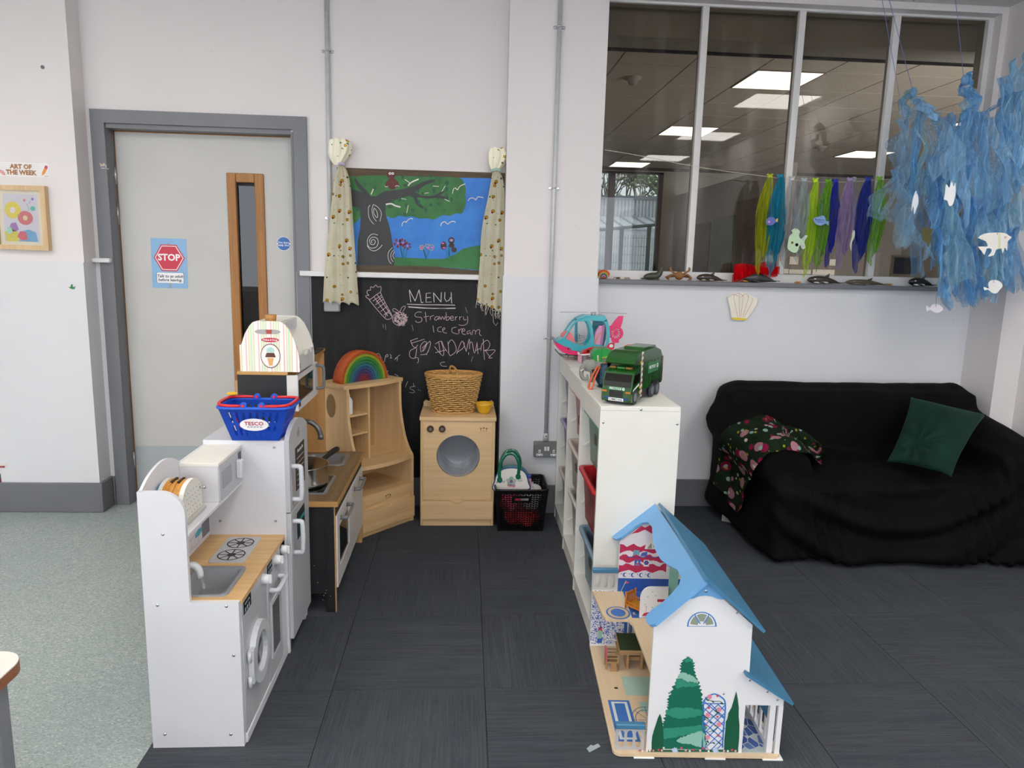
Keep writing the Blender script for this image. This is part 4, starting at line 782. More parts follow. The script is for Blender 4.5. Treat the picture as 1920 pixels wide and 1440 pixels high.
# microwave on the shelf
mw = MB().box(-.884, -.768, 2.237, 2.469, .656, .772).build('microwave_case', KW, wk); MB().box(-.885, -.764, 2.236, 2.4695, .771, .7825, .0015, 1).build('microwave_lid', OFFW, wk)
MB().box(-.769, -.763, 2.238, 2.468, .658, .771).build('microwave_front', KG, wk); m = MB(); m.box(-.7635, -.7615, 2.262, 2.35, .69, .748, .001, 1); m.build('microwave_window', plain('#8d8f94', .15, coat=.4), wk)
m = MB(); m.box(-.763, -.742, 2.395, 2.418, .683, .748, .005); m.build('microwave_handle', KGL, wk); MB().box(-.7635, -.762, 2.425, 2.455, .735, .765).build('dial_print', plain('#2f3b40', .4), wk)
for y_, z_ in ((2.30, .7828), ): MB().box(-.86, -.845, 2.2362, 2.2366, .777, .780).build('chip_mark', DARK, wk)
MB().cyl((-.63, 2.73, 0), (-.63, 2.73, .056), .012, n=10).build('foot', WHITE, wk); MB().cyl((-.87, 2.73, 0), (-.87, 2.73, .02), .012, n=10).build('foot', WHITE, wk)
# ---------------------------------------------------------------- toy toaster on the shelf
ts = thing('toy_toaster', 'white and wooden toy toaster on the upper shelf of the white kitchen', 'toy toaster', (-.835, 2.105, .6552))
def tprof(e=0): return [(2.035-e, .656), (2.035-e, .722)]+[(2.105+(.07+e)*cos(a), .722+(.048+e*.5)*sin(a)) for a in ang(pi, .55, 10, lambda z: z)]+[(2.178+e, .735), (2.178+e, .656)]
m = MB(); m.px(tprof(.003), -.812, -.799, 'x'); m.build('cheek', OFFW, ts); m = MB(); m.px(tprof(.003), -.875, -.864, 'x'); m.build('cheek', OFFW, ts)
TW = wood('#d69a4c', '#bb7c33', 'y', 1.5)
m = MB(); m.px(tprof(), -.864, -.849, 'x'); m.px(tprof(-.006), -.849, -.84, 'x'); m.px(tprof(), -.84, -.834, 'x'); m.px(tprof(-.006), -.834, -.823, 'x'); m.px(tprof(), -.823, -.812, 'x'); m.build('body', TW, ts)
m = MB(); m.box(-.853, -.846, 2.085, 2.13, .762, .7706).box(-.833, -.826, 2.085, 2.13, .757, .7706); m.build('bread_slot', plain('#3a2918', .7), ts)
m = MB(); m.cyl((-.799, 2.165, .728), (-.789, 2.165, .728), .004, n=8).ell((-.786, 2.165, .728), (.006, .006, .006), 10, 8); m.build('lever', CHROME, ts)
m = MB(); m.box(-.80, -.788, 2.035, 2.185, .656, .667, .003); m.build('base_rail', plain('#b9b6b0', .5), ts)
m = MB()
for r_ in range(5):
    for q_ in range(6):
        y, z = 2.05+.022*q_+(.011 if r_ % 2 else 0), .675+.016*r_
        if y < 2.17: m.cyl((-.799, y, z), (-.7984, y, z), .0017, n=6)
tag(m.build('printed_dots', plain('#6e7a72', .6), ts), kind='stuff')
o = MB().lathe([(0, 0), (.042, 0), (.045, .003), (.045, .008), (.036, .008), (.034, .004), (0, .004)], (-.8835, 2.09, .72), 24, axis='x').build('toy_clock', [plain('#3f88b0', .4)]); tag(o, 'round toy clock with a blue rim leaning behind the toaster', 'toy clock'); o2 = MB().cyl((-.8790, 2.09, .72), (-.8745, 2.09, .72), .034, n=20).build('clock_face', plain('#cfd6d4', .5), o)
# ---------------------------------------------------------------- blue shopping basket
bk = thing('toy_shopping_basket', 'small blue plastic shopping basket with red handles on the toy fridge', 'basket', (-.715, 2.54, .798)); BL = plain('#1a58d0', .32, var=.05); BR_ = plain('#d2222a', .3)
T0 = (-.832, -.598, 2.452, 2.605, .914); B0 = (-.792, -.634, 2.462, 2.598, .7985)
def bc(i, v):
    x = {0: 0, 1: 1, 2: 1, 3: 0}[i]; y = {0: 2, 1: 2, 2: 3, 3: 3}[i]; return Vector((B0[x]+(T0[x]-B0[x])*v, B0[y]+(T0[y]-B0[y])*v, B0[4]+(T0[4]-B0[4])*v))
for s_, ncol in ((0, 8), (1, 5), (2, 8), (3, 5)):
    m = MB(); P = lambda u, v: bc(s_, v).lerp(bc((s_+1) % 4, v), u)
    us = [.09+(.82)*i/ncol for i in range(ncol+1)]; vs = [.0, .13, .46, .52, .88, 1.]
    m.poly([P(0, 0), P(us[0], 0), P(us[0], 1), P(0, 1)]); m.poly([P(us[-1], 0), P(1, 0), P(1, 1), P(us[-1], 1)])
    for a, b in zip(us, us[1:]):
        m.poly([P(a, 0), P(b, 0), P(b, .1), P(a, .1)]); m.poly([P(a, .9), P(b, .9), P(b, 1), P(a, 1)])
        for v0, v1 in ((.1, .5), (.5, .9)): w_ = (b-a)*.27; ringcell(m, P, (a, b, v0, v1), slot8(a+w_, b-w_, v0+.05, v1-.03, .3, .12))
    m.thick(.003); m.build('wall', BL, bk)
MB().box(B0[0], B0[1], B0[2], B0[3], .7985, .802).build('floor', BL, bk)
m = MB(); rim = rrect(T0[0]-.008, T0[1]+.008, T0[2]-.008, T0[3]+.008, .035, 6); m.tube([(x, y, .914) for x, y in rim], .0055, 8, True); m.build('rim', BL, bk)
for sx_, cx in ((-1, -.715), (1, -.715)):
    e = T0[0]-.006 if sx_ < 0 else T0[1]+.006; x_in = cx+sx_*.03
    pts = [(x_in, T0[2]-.006, .922)]+smooth([(e-sx_*.045, T0[2]-.008, .923), (e-sx_*.012, T0[2]+.004, .924), (e, T0[2]+.04, .926), (e, T0[3]-.04, .926), (e-sx_*.012, T0[3]-.004, .924), (e-sx_*.045, T0[3]+.008, .923)], 4)+[(x_in, T0[3]+.006, .922)]
    MB().tube(pts, .0052, 8, flat=1.2).build('handle', BR_, bk)
    for y in (T0[2]-.006, T0[3]+.006):
        m = MB(); m.cyl((x_in, y-.006, .924), (x_in, y+.006, .924), .011, n=14); m.build('handle_lug', BL, bk)
        MB().cyl((x_in, y-.008, .924), (x_in, y+.008, .924), .005, n=10).build('handle_pin', BR_, bk)
P = lambda u, v: bc(0, v).lerp(bc(1, v), u)
c = P(.5, .5); nrm = (P(1, .5)-P(0, .5)).cross(P(.5, 1)-P(.5, 0)).normalized(); nrm = nrm if nrm.y < 0 else -nrm; up_ = (P(.5, 1)-P(.5, 0)).normalized()
m = MB(); m.prism([c+nrm*.004+Vector((1, 0, 0))*.048*cos(a)+up_*.0215*sin(a) for a in [2*pi*i/32 for i in range(32)]], -nrm*.003); m.build('oval_label', WHITE, bk)
text('TESCO', .018, plain('#b3203c', .4), bk, frame(c+nrm*.0045+up_*.004, (1, 0, 0), up_), 'label_lettering', .0002, bold=.0004, sx=1.15)
m = MB()
for i in range(5):
    q_ = c+nrm*.0048-up_*.0085+Vector((-.024+.0105*i, 0, 0)); X_ = Vector((1, 0, 0)); m.poly([q_, q_+X_*.0075, q_+X_*.0095+up_*.002, q_+X_*.002+up_*.002])
tag(m.build('label_dashes', plain('#20386e', .4), bk, fix=False), kind='stuff')
o = MB().tube(smooth([(-.812, 2.615, .807), (-.822, 2.618, .83), (-.828, 2.62, .85), (-.83, 2.622, .87)], 3), .008, 8).build('red_toy_strip', BR_); tag(o, 'bent red toy piece standing against the left of the blue basket', 'toy')
o = MB().ell((-.83, 2.60, .936), (.02, .016, .006), 12, 8).build('yellow_toy_piece', plain('#e0b020', .4)); tag(o, 'small yellow toy piece on the back corner of the blue basket', 'toy')
# ================================================================ BLACK AND WOOD TOY KITCHEN
dk = thing('toy_kitchen', 'wooden toy kitchen with black side panels and white doors', 'play kitchen', (-.70, 3.15, 0)); ya, yb = 2.778, 3.525; xk, xh = -.905, -.507
BIRCH = wood('#cfa068', '#b78650', 'z', 1.2, .45); CHB = plain('#17181a', .55, var=.3, vs=14); DWH = plain('#d6d3d0', .45, var=.03); PLY = wood('#c79a5e', '#a67a44', 'x', 1.4, .5)
m = MB(); m.px([(-.543, 0), (xh, 0), (xh, .45), (-.543, .45)], ya, ya+.016, 'y'); m.build('front_leg', CHB, dk)
m = MB(); m.box(xh-.003, xh, ya-.0005, ya+.018, 0, .45); m.build('leg_edge', BIRCH, dk)
MB().box(xk+.04, -.543, ya+.004, ya+.016, .08, .45).build('side_panel', CHB, dk); MB().box(xk, xk+.04, ya, ya+.016, 0, .45).build('back_leg', CHB, dk)
MB().box(-.543, xh, yb-.016, yb, 0, .45).build('front_leg', BIRCH, dk); MB().box(xk, xk+.04, yb-.016, yb, 0, .45).build('back_leg', BIRCH, dk); MB().box(xk+.04, -.543, yb-.016, yb-.004, .08, .45).build('side_panel', BIRCH, dk)
MB().box(xk, xk+.01, ya+.016, yb-.016, .08, .45).build('back_panel', BIRCH, dk)
MB().box(xk+.01, xh-.004, ya+.016, yb-.016, .085, .098).build('bottom_shelf', PLY, dk)
WT = N('worn_worktop'); v = WT.coord(); g_ = WT.noise(WT.coord('Object', (9, .7, 1)), 3, 5); c_ = WT.ramp(g_, [(.3, '#6f5638'), (.7, '#8f7350')]); sp = WT.noise(v, 70, 4, .7)
WT.base(WT.mix(WT.ramp(sp, [(.62, (0, 0, 0)), (.68, (.8, .8, .8))]), c_, '#d8c8a8')); WTM = WT.fin(.5)
# worktop with cut-out for the sink bowl
sx0, sx1, sy0, sy1 = -.765, -.552, 3.272, 3.478
m = MB(); zt0, zt1 = .452, .472
m.box(xk, sx0+.012, ya-.006, yb+.004, zt0, zt1).box(sx1-.012, xh+.012, ya-.006, yb+.004, zt0, zt1).box(sx0+.012, sx1-.012, ya-.006, sy0+.012, zt0, zt1).box(sx0+.012, sx1-.012, sy1-.012, yb+.004, zt0, zt1); m.build('worktop', WTM, dk)
m = MB(); m.box(xh+.0115, xh+.014, ya-.008, yb+.006, zt0-.001, zt1+.001).box(xk, xh+.014, ya-.0085, ya-.006, zt0-.001, zt1+.001); m.build('worktop_edge', PLY, dk)
MB().box(xh-.004, xh+.001, ya+.016, yb-.016, .405, .452).build('fascia', CHB, dk)
m = MB(); R4 = [rrect(sx0, sx1, sy0, sy1, .035, 6), rrect(sx0, sx1, sy0, sy1, .035, 6), rrect(sx0+.014, sx1-.014, sy0+.014, sy1-.014, .028, 6), rrect(sx0+.02, sx1-.02, sy0+.02, sy1-.02, .026, 6), rrect(sx0+.032, sx1-.032, sy0+.032, sy1-.032, .022, 6)]
rings = [[m.bm.verts.new((x, y, z)) for x, y in r] for r, z in zip(R4, (zt1, zt1+.004, zt1+.004, zt1-.001, zt1-.05))]
for A, B in zip(rings, rings[1:]):
    for i in range(len(A)): m._f((A[i], A[(i+1) % len(A)], B[(i+1) % len(A)], B[i]), True)
m._f(rings[-1]); m.build('sink_bowl', plain('#8b8c8e', .28, .4), dk)
hob = MB().px(rrect(-.80, -.556, 2.86, 3.115, .016, 4), zt1, zt1+.004, 'z').build('hob_frame', plain('#8f9294', .35, .3), dk); MB().px(rrect(-.787, -.569, 2.873, 3.102, .006, 3), zt1+.004, zt1+.0055, 'z').build('hob_glass', plain('#0e0f10', .12, coat=.5), hob)
# doors on the front
def dhandle(y0, y1, z, par):
    m = MB(); x = xh+.006
    m.tube(smooth([(x+.028, y0, z), (x+.03, (y0+y1)/2, z), (x+.028, y1, z)], 4), .0075, 8, flat=.8)
    for y in (y0, y1): m.cyl((x-.002, y, z), (x+.03, y, z), .009, .008, 10); m.cyl((x-.004, y, z), (x+.002, y, z), .012, n=12)
    m.build('handle', plain('#77787a', .38), par)
ym = 3.145; d_ = []
dA = MB().box(xh-.006, xh+.006, ya+.018, ym-.002, .10, .17).box(xh-.006, xh+.006, ya+.018, ym-.002, .345, .404).box(xh-.006, xh+.006, ya+.018, ya+.07, .17, .345).box(xh-.006, xh+.006, ym-.05, ym-.002, .17, .345).build('oven_door', DWH, dk)
MB().box(xh-.002, xh+.001, ya+.06, ym-.04, .16, .355).build('oven_pane', glass('#9a8f88', 'toy_oven_pane'), dA)
dB = MB().box(xh-.006, xh+.006, ym+.002, yb-.018, .10, .404, .0015, 1).build('cupboard_door', DWH, dk); dhandle(2.87, 3.03, .372, dA); dhandle(3.24, 3.40, .372, dB)
# uprights, upper cabinet
MB().box(xk+.04, -.68, ya, ya+.012, .472, .975).build('upper_side_panel', CHB, dk); MB().box(xk+.04, -.68, yb-.016, yb-.004, .472, .968).build('upper_side_panel', BIRCH, dk)
MB().box(xk+.028, xk+.04, ya+.012, yb-.016, .472, .95).build('upper_back_panel', BIRCH, dk); MB().box(xk+.04, -.675, ya-.004, yb, .975, .988, .002, 1).build('upper_shelf', PLY, dk)
yc = 3.15
m = MB(); m.box(-.68, -.648, ya, ya+.012, .835, .975).box(-.68, -.648, yc-.012, yc, .835, .975).box(xk+.04, -.648, ya+.012, yc-.012, .835, .845); m.build('microwave_case', DWH, dk)
mwd = MB().box(-.648, -.638, ya-.002, yc, .835, .865).box(-.648, -.638, ya-.002, yc, .955, .976).box(-.648, -.638, ya-.002, ya+.04, .865, .955).box(-.648, -.638, yc-.07, yc, .865, .955).build('microwave_door', DWH, dk)
MB().box(-.645, -.642, ya+.035, yc-.065, .86, .96).build('microwave_pane', glass('#a39a93', 'toy_oven_pane2'), mwd); MB().box(-.6375, -.6365, ya+.01, ya+.034, .85, .955).build('dark_edge', BLACK, mwd)
m = MB(); m.tube(smooth([(-.638, 3.115, .865), (-.612, 3.118, .868), (-.606, 3.12, .88), (-.606, 3.12, .95), (-.612, 3.118, .962), (-.638, 3.115, .965)], 3), .0065, 8); m.build('microwave_handle', plain('#77787a', .38), mwd)
# mixer tap
m = MB(); m.tube([(-.79, 3.30, .47), (-.79, 3.30, .60)]+[(-.725+.065*cos(a), 3.30, .60+.075*sin(a)) for a in ang(pi, .12, 12, lambda z: z)]+[(-.66, 3.30, .60), (-.66, 3.30, .595)], .012, 12); m.cyl((-.66, 3.30, .592), (-.66, 3.30, .612), .0135, n=14).cyl((-.79, 3.30, .472), (-.79, 3.30, .482), .024, n=16); m.build('tap', plain('#77787b', .3, .4), dk)
m = MB(); rn = random.Random(9)
for i in range(26): y, z = rn.uniform(-.86, -.515), rn.uniform(.05, .44); m.cyl((y, ya+(.004 if y < -.545 else 0)-.0005, z), (y, ya+(.004 if y < -.545 else 0)+.001, z), rn.uniform(.0008, .0022), n=6)
tag(m.build('chalk_specks', plain('#b9b9b6', .8), dk), kind='stuff')
# ---------------------------------------------------------------- saucepan on the hob
pn = thing('saucepan', 'small steel saucepan with a black handle on the toy hob', 'saucepan', (-.675, 2.985, .4775)); pz = .4775; px0, py0 = -.675, 2.985
SS = metal('#d8d5d0', .2)
MB().lathe([(0, 0), (.092, 0), (.102, .006), (.104, .016), (.104, .084), (.109, .087), (.109, .089), (.102, .086), (.100, .016), (.092, .008), (0, .008)], (px0, py0, pz), 40).build('pan', SS, pn)
MB().tube(smooth([(px0+.055, py0+.088, pz+.072), (px0+.07, py0+.12, pz+.08), (px0+.095, py0+.18, pz+.094), (px0+.11, py0+.215, pz+.098)], 4), [.008]*3+[.0095]*4+[.0115]*4+[.011]*1+[.008], 10, flat=1.25).build('handle', plain('#191614', .4), pn)
# ---------------------------------------------------------------- ice-cream counter box on top of the toy kitchen
ic = thing('ice_cream_counter', 'striped wooden toy ice cream counter on top of the black and wood kitchen', 'toy counter', (-.74, 2.92, .9885)); z0 = .9885; y0, y1 = 2.776, 3.05
def arch(y, t, name, mat_):
    pr = [(-.849, z0), (-.852, z0+.05), (-.845, z0+.10), (-.83, z0+.145), (-.812, z0+.175), (-.80, z0+.188), (-.785, z0+.193), (-.70, z0+.193), (-.686, z0+.186), (-.668, z0+.165), (-.648, z0+.125), (-.633, z0+.075), (-.629, z0+.03), (-.630, z0)]
    P = lambda u, v: (u, y, v); m = MB(); cell = (-.80, -.69, z0+.135, z0+.172); m2 = MB()
    m.px(pr, y, y+t, 'y'); return m.build(name, mat_, ic)
st = N('candy_stripes'); sv = st.coord(); sxy = st.n('SeparateXYZ'); st.l(sv, sxy.inputs[0]); mu = st.n('Math', operation='MULTIPLY'); st.l(sxy.outputs[0], mu.inputs[0]); mu.inputs[1].default_value = 1/.047
fr = st.n('Math', operation='FRACT'); st.l(mu.outputs[0], fr.inputs[0])
st.base(st.ramp(fr.outputs[0], [(0, '#f1ede6'), (.1, '#e6bdb8'), (.2, '#f1ede6'), (.35, '#9a7a48'), (.37, '#efe3bd'), (.5, '#bfe0d6'), (.62, '#efe3bd'), (.77, '#9a7a48'), (.79, '#f1ede6')], 'CONSTANT')); STRIPE = st.fin(.4)
arch(y0, .011, 'striped_end', STRIPE); arch(y1-.011, .011, 'plain_end', OFFW)
MB().box(-.855, -.846, y0+.011, y1-.011, z0, z0+.10).build('back_board', OFFW, ic); MB().box(-.845, -.64, y0+.011, y1-.011, z0, z0+.006).build('base_board', OFFW, ic)
MB().box(-.79, -.70, y0+.006, y1-.008, z0+.180, z0+.191).build('top_board', OFFW, ic); MB().box(-.70, -.695, y0+.011, y1-.011, z0+.15, z0+.185).build('top_rail', plain('#d6d6d6', .5), ic)
m = MB(); m.px([(y0+.011, z0-.0), (y0+.011, z0+.062), (y0+.09, z0+.062), (y0+.10, z0+.052), (y0+.15, z0+.052), (y0+.16, z0+.064), (y0+.20, z0+.064), (y0+.205, z0+.05), (y1-.05, z0+.05), (y1-.045, z0+.066), (y1, z0+.066), (y1, z0)], -.641, -.631, 'x'); m.build('front_board', plain('#cfcfcd', .5), ic)
m = MB(); m.cyl((-.742, y0+.035, z0+.191), (-.742, y0+.035, z0+.215), .02, .023, 18); m.build('cone_cup', wood('#c08a50', '#a87540', 'z', 2.), ic)
yf_ = y0-.0004
m = MB(); m.prism([(-.745+.026*cos(a)+(.022 if cos(a) > 0 else -.022), yf_, z0+.153+.0085*sin(a)) for a in [2*pi*i/20 for i in range(20)]], (0, -.0008, 0)); m.build('hand_slot', plain('#a8a7a6', .5), ic); m = MB(); m.px([(-.752, z0+.161), (-.728, z0+.161), (-.731, z0+.145), (-.749, z0+.145)], yf_-.0008, yf_-.0016, 'y'); m.build('cup_in_slot', plain('#a8452f', .5), ic)
m = MB(); m.px([(-.737+.033*cos(a), z0+.122+.0085*sin(a)) for a in [2*pi*i/24 for i in range(24)]], yf_, yf_-.001, 'y'); m.build('red_oval', plain('#c0213c', .35), ic)
text('Melissa & Doug', .0085, WHITE, ic, frame((-.737, yf_-.0012, z0+.122), (1, 0, 0), (0, 0, 1)), 'brand_lettering', .0002, bold=.0002)
for s_, c_, k_ in ((1, '#5a2638', .0008), (.93, '#f0ece6', .0014)): m = MB(); m.px([(-.737+.037*s_*cos(a), z0+.061+.047*s_*sin(a)) for a in [2*pi*i/32 for i in range(32)]], yf_, yf_-k_, 'y'); m.build('badge_ring', plain(c_, .4), ic)
m = MB()
for i in range(40): a = 2*pi*i/40; m.cyl((-.737+.0315*cos(a), yf_-.0013, z0+.061+.0405*sin(a)), (-.737+.0315*cos(a), yf_-.0018, z0+.061+.0405*sin(a)), .0008, n=5)
tag(m.build('badge_dots', plain('#5a2638', .5), ic), kind='stuff')
m = MB(); m.px([(-.749, z0+.053), (-.725, z0+.053), (-.731, z0+.024), (-.743, z0+.024)], yf_, yf_-.0018, 'y'); m.build('printed_cone', plain('#e0a765', .5), ic); m = MB(); m.px([(-.757, z0+.056), (-.753, z0+.068), (-.75, z0+.073), (-.724, z0+.073), (-.721, z0+.068), (-.717, z0+.056)], yf_, yf_-.0019, 'y'); m.build('printed_chocolate', plain('#5b2d22', .5), ic)
m = MB(); m.px([(-.752, z0+.074)]+[(-.737+.016*cos(a), z0+.078+.018*sin(a)) for a in ang(pi, 0, 10, lambda z: z)]+[(-.722, z0+.074)], yf_, yf_-.002, 'y'); m.build('printed_scoop', plain('#bfe3d8', .5), ic)
m = MB()
for i in range(14): a, r = i*2.4, .003*sqrt(i); m.box(-.737+1.1*r*cos(a)-.0008, -.737+1.1*r*cos(a)+.0008, yf_-.0024, yf_-.0019, z0+.083+.8*r*sin(a), z0+.085+.8*r*sin(a))
tag(m.build('printed_sprinkles', plain('#3a4a44', .5), ic), kind='stuff')
for x_, y_, c_ in ((-.665, 2.90, '#e8ddc8'), (-.668, 2.845, '#5b3a2a'), (-.70, 2.95, '#e3b7b5')):
    o = MB().ell((x_, y_, z0+.028), (.024, .024, .022), 14, 10).build('ice_cream_scoop', plain(c_, .5, var=.15, vs=60)); tag(o, {'#e8ddc8': 'cream toy ice cream scoop in the striped counter', '#5b3a2a': 'brown toy ice cream scoop in the striped counter', '#e3b7b5': 'pink toy ice cream scoop in the striped counter'}[c_], 'toy scoop', 'toy ice cream scoops')
    recentre(o)
o = MB().box(-.79, -.67, 3.30, 3.47, .9885, .994, .002, 1).box(-.765, -.70, 3.33, 3.44, .994, .999).build('black_tray', plain('#1d1d20', .3)); tag(o, 'flat black tray lying on top of the toy kitchen behind the ice cream counter', 'tray'); recentre(o)
# ================================================================ WOODEN HUTCH AT AN ANGLE
MAPLE = wood('#dfbc8c', '#cda672', 'x', .9, .38); MAPZ = wood('#dfbd8e', '#cfa976', 'z', .9, .38)
hu = thing('toy_hutch', 'pale wooden toy hutch standing at an angle in front of the chalkboard', 'toy hutch', (-.519, 3.558, 0), radians(48)); HW, HD, HZ = .372, .31, .785
def hb(mb, name, mt, par=None): return mb.build(name, mt, par or hu, world=False)
side = [(0, 0), (HD, 0), (HD, .768), (.098, .768), (.098, .70)]+smooth([(.098, .70), (.094, .62), (.082, .55), (.06, .47), (.03, .41), (.004, .378)], 3)[1:]+[(0, .36)]
hb(MB().px(side, 0, .016, 'x'), 'side_panel', MAPZ); hb(MB().px(side, HW-.016, HW, 'x'), 'side_panel', MAPZ)
tb = [(-.014, HD+.004), (-.014, .10)]+[(-.014+(HW+.028)*i/10, .10-.026*sin(pi*i/10)) for i in range(1, 10)]+[(HW+.014, .10), (HW+.014, HD+.004)]
hb(MB().px(tb, .766, HZ, 'z'), 'top_board', MAPLE); hb(MB().box(.145, .157, .105, HD, .378, .766), 'divider', MAPZ)
for z in (.515, .615): hb(MB().box(.016, .145, .112, HD-.004, z, z+.01), 'small_shelf', MAPLE)
deck = [(.016, HD), (.016, .0)]+[(.016+(HW-.032)*i/10, -.002-.024*sin(pi*i/10)) for i in range(1, 10)]+[(HW-.016, .0), (HW-.016, HD)]
hb(MB().px(deck, .358, .378, 'z'), 'deck', MAPLE)
hb(MB().box(.016, .145, HD-.008, HD, .378, .766), 'back_panel', MAPZ); hb(MB().box(.157, HW-.016, HD-.01, HD-.004, .378, .766), 'mirror', metal('#e4ddd0', .03)); hb(MB().box(.016, HW-.016, HD-.008, HD, .02, .358), 'lower_back', MAPZ)
hb(MB().box(.016, HW-.016, .004, HD-.008, .205, .219), 'lower_shelf', MAPLE); hb(MB().box(.012, HW-.012, .0, .014, .165, .205), 'rail', MAPLE)
dr = [(.004, .03), (HW-.004, .03), (HW-.004, .145), (.60*HW, .145)]+smooth([(.585*HW, .145), (.56*HW, .136), (.5*HW, .126), (.44*HW, .136), (.415*HW, .145)], 3)+[(.40*HW, .145), (.004, .145)]
hb(MB().px(dr, -.012, .004, 'y'), 'drawer_front', MAPLE); hb(MB().box(.02, HW-.02, .004, .016, .02, .165), 'drawer_recess', MAPLE); hb(MB().box(.016, HW-.016, .006, .02, 0, .03), 'plinth', MAPLE)
m = MB()
for i, dx in enumerate((-.014, 0, .014)): m.lathe([(0, .0), (.005, .0), (.005, -.001), (0, -.001)], (HW*.5+dx, -.0005, .188+(.004 if i == 1 else 0)), 5, axis='y'); m.box(HW*.5+dx-.004, HW*.5+dx+.004, -.001, 0, .176, .179)
tag(hb(m, 'stamped_logo', plain('#7a4d22', .6)), kind='stuff')
m = MB(); m.px([(.17+.0*sin(a), 0) for a in (0,)] if False else [(.225+.038*cos(a), .665+.062*sin(a)) for a in [2*pi*i/24 for i in range(24)]], -.0008, .0006, 'x'); hb(m, 'finger_hole', plain('#8a7048', .8))
# white toy bottle on the hutch shelf
M_ = ROOT['toy_hutch']; p_ = M_ @ Vector((.05, .15, .6255)); o = MB().lathe([(0, 0), (.022, 0), (.024, .004), (.024, .07), (.014, .088), (.010, .09), (.010, .105), (0, .105)], (0, 0, 0), 18).build('toy_bottle', plain('#e9e9ec', .35)); o.location = p_; tag(o, 'white toy bottle on the upper shelf of the wooden hutch', 'bottle')
# ---------------------------------------------------------------- stacking rainbow
rb = thing('stacking_rainbow', 'wooden rainbow of nested arches on top of the wooden hutch', 'toy rainbow', tuple(M_ @ Vector((.165, .185, .7855))), radians(46))
cols = ['#b9531f', '#9aa32c', '#3f8a34', '#2f7a4e', '#2f6f7e', '#33557f', '#433a6a', '#5b2f55', '#7d2632']
R = .15; ztop = [.142, .118, .104, .091, .078, .066, .054, .043, .0]
for i, c_ in enumerate(cols):
    ro = R-.0155*i; ri = ro-.0126; hgt = 1.06; dep = .030 if i else .038; sc_ = 1.0
    if i == len(cols)-1: pr = [(ro*cos(a), ro*1.25*sin(a)) for a in ang(0, pi, 14, lambda z: z)]
    else: pr = [(ro*cos(a), ro*hgt*sin(a)) for a in ang(0, pi, 26, lambda z: z)]+[(ri*cos(a), ri*hgt*sin(a)) for a in ang(pi, 0, 26, lambda z: z)]
    m = MB(); hd = .038-.0015*i
    if i == 0:
        for a0, a1 in zip(pr[:26], pr[1:27]): pass
    K = len(pr)
    if i == len(cols)-1: m.px(pr, -hd, hd, 'y')
    else:
        k2 = 27; o_, n_ = pr[:27], pr[27:][::-1]
        vs = [[m.bm.verts.new((p[0], y, p[1])) for p in q_] for q_ in (o_, n_) for y in (-hd, hd)]
        for j in range(26):
            m._f((vs[0][j], vs[0][j+1], vs[1][j+1], vs[1][j]), True); m._f((vs[2][j], vs[2][j+1], vs[3][j+1], vs[3][j]), True); m._f((vs[0][j], vs[0][j+1], vs[2][j+1], vs[2][j])); m._f((vs[1][j], vs[1][j+1], vs[3][j+1], vs[3][j]))
        for j in (0, 26): m._f((vs[0][j], vs[1][j], vs[3][j], vs[2][j]))
    o = m.build('arch', wood(c_, '#%02x%02x%02x' % tuple(int(int(c_[q_:q_+2], 16)*.82) for q_ in (1, 3, 5)), 'x', 1.2, .6), rb, world=False)
# ================================================================ WOODEN TOY WASHING MACHINE
wm = thing('toy_washing_machine', 'pale wooden toy washing machine with a round silver window', 'toy washer', (-.03, 3.88, 0)); a0, a1, f0, bk_ = -.229, .168, 3.745, 4.045
MAPF = wood('#e3c296', '#d3ae7c', 'x', .8, .38)
for x in (a0, a1-.016): MB().box(x, x+.016, f0, bk_, 0, .585, .003, 1).build('side_panel', MAPZ, wm)
MB().px([(a0-.004, f0-.006), (a1+.004, f0-.006), (a1+.004, bk_), (a0-.004, bk_)], .585, .604, 'z').build('top_board', MAPF, wm)
MB().px([(a0, .604), (a1, .604), (a1, .628), (a1-.012, .64), (a1-.03, .632), (a1-.05, .628), (a0+.05, .628), (a0+.03, .632), (a0+.012, .64), (a0, .628)], bk_-.016, bk_, 'y').build('back_ledge', MAPF, wm)
# front board with real round opening
wc = onY(859, 855, f0); wr_ = 41.5/F*f0/1.02; n_ = 40; m = MB(); hole = [(wc.x+wr_*cos(2*pi*i/n_), wc.z+wr_*sin(2*pi*i/n_)) for i in range(n_)]
bx0, bx1, bz0, bz1 = a0+.016, a1-.016, .172, .585
def edge(a):
    c_, s_ = cos(a), sin(a); t = min(((bx1-wc.x)/c_ if c_ > 1e-9 else 9e9), ((bx0-wc.x)/c_ if c_ < -1e-9 else 9e9), ((bz1-wc.z)/s_ if s_ > 1e-9 else 9e9), ((bz0-wc.z)/s_ if s_ < -1e-9 else 9e9)); return (wc.x+t*c_, wc.z+t*s_)
angs = sorted([2*pi*i/n_ for i in range(n_)]+[atan2(z-wc.z, x-wc.x) % (2*pi) for x in (bx0, bx1) for z in (bz0, bz1)])
for i, a in enumerate(angs):
    b = angs[(i+1) % len(angs)]; q4 = [edge(a), edge(b), (wc.x+wr_*cos(b), wc.z+wr_*sin(b)), (wc.x+wr_*cos(a), wc.z+wr_*sin(a))]; m.poly([(x, f0+.002, z) for x, z in q4]); 
    m.poly([(q4[2][0], f0+.002, q4[2][1]), (q4[3][0], f0+.002, q4[3][1]), (q4[3][0], f0+.018, q4[3][1]), (q4[2][0], f0+.018, q4[2][1])])
m.build('front_board', MAPF, wm)
MB().tube([(wc.x+(wr_+.001)*cos(2*pi*i/40), f0+.002, wc.z+(wr_+.001)*sin(2*pi*i/40)) for i in range(40)], .0025, 6, True).build('window_rim', plain('#8a8a8c', .3, .6), wm)
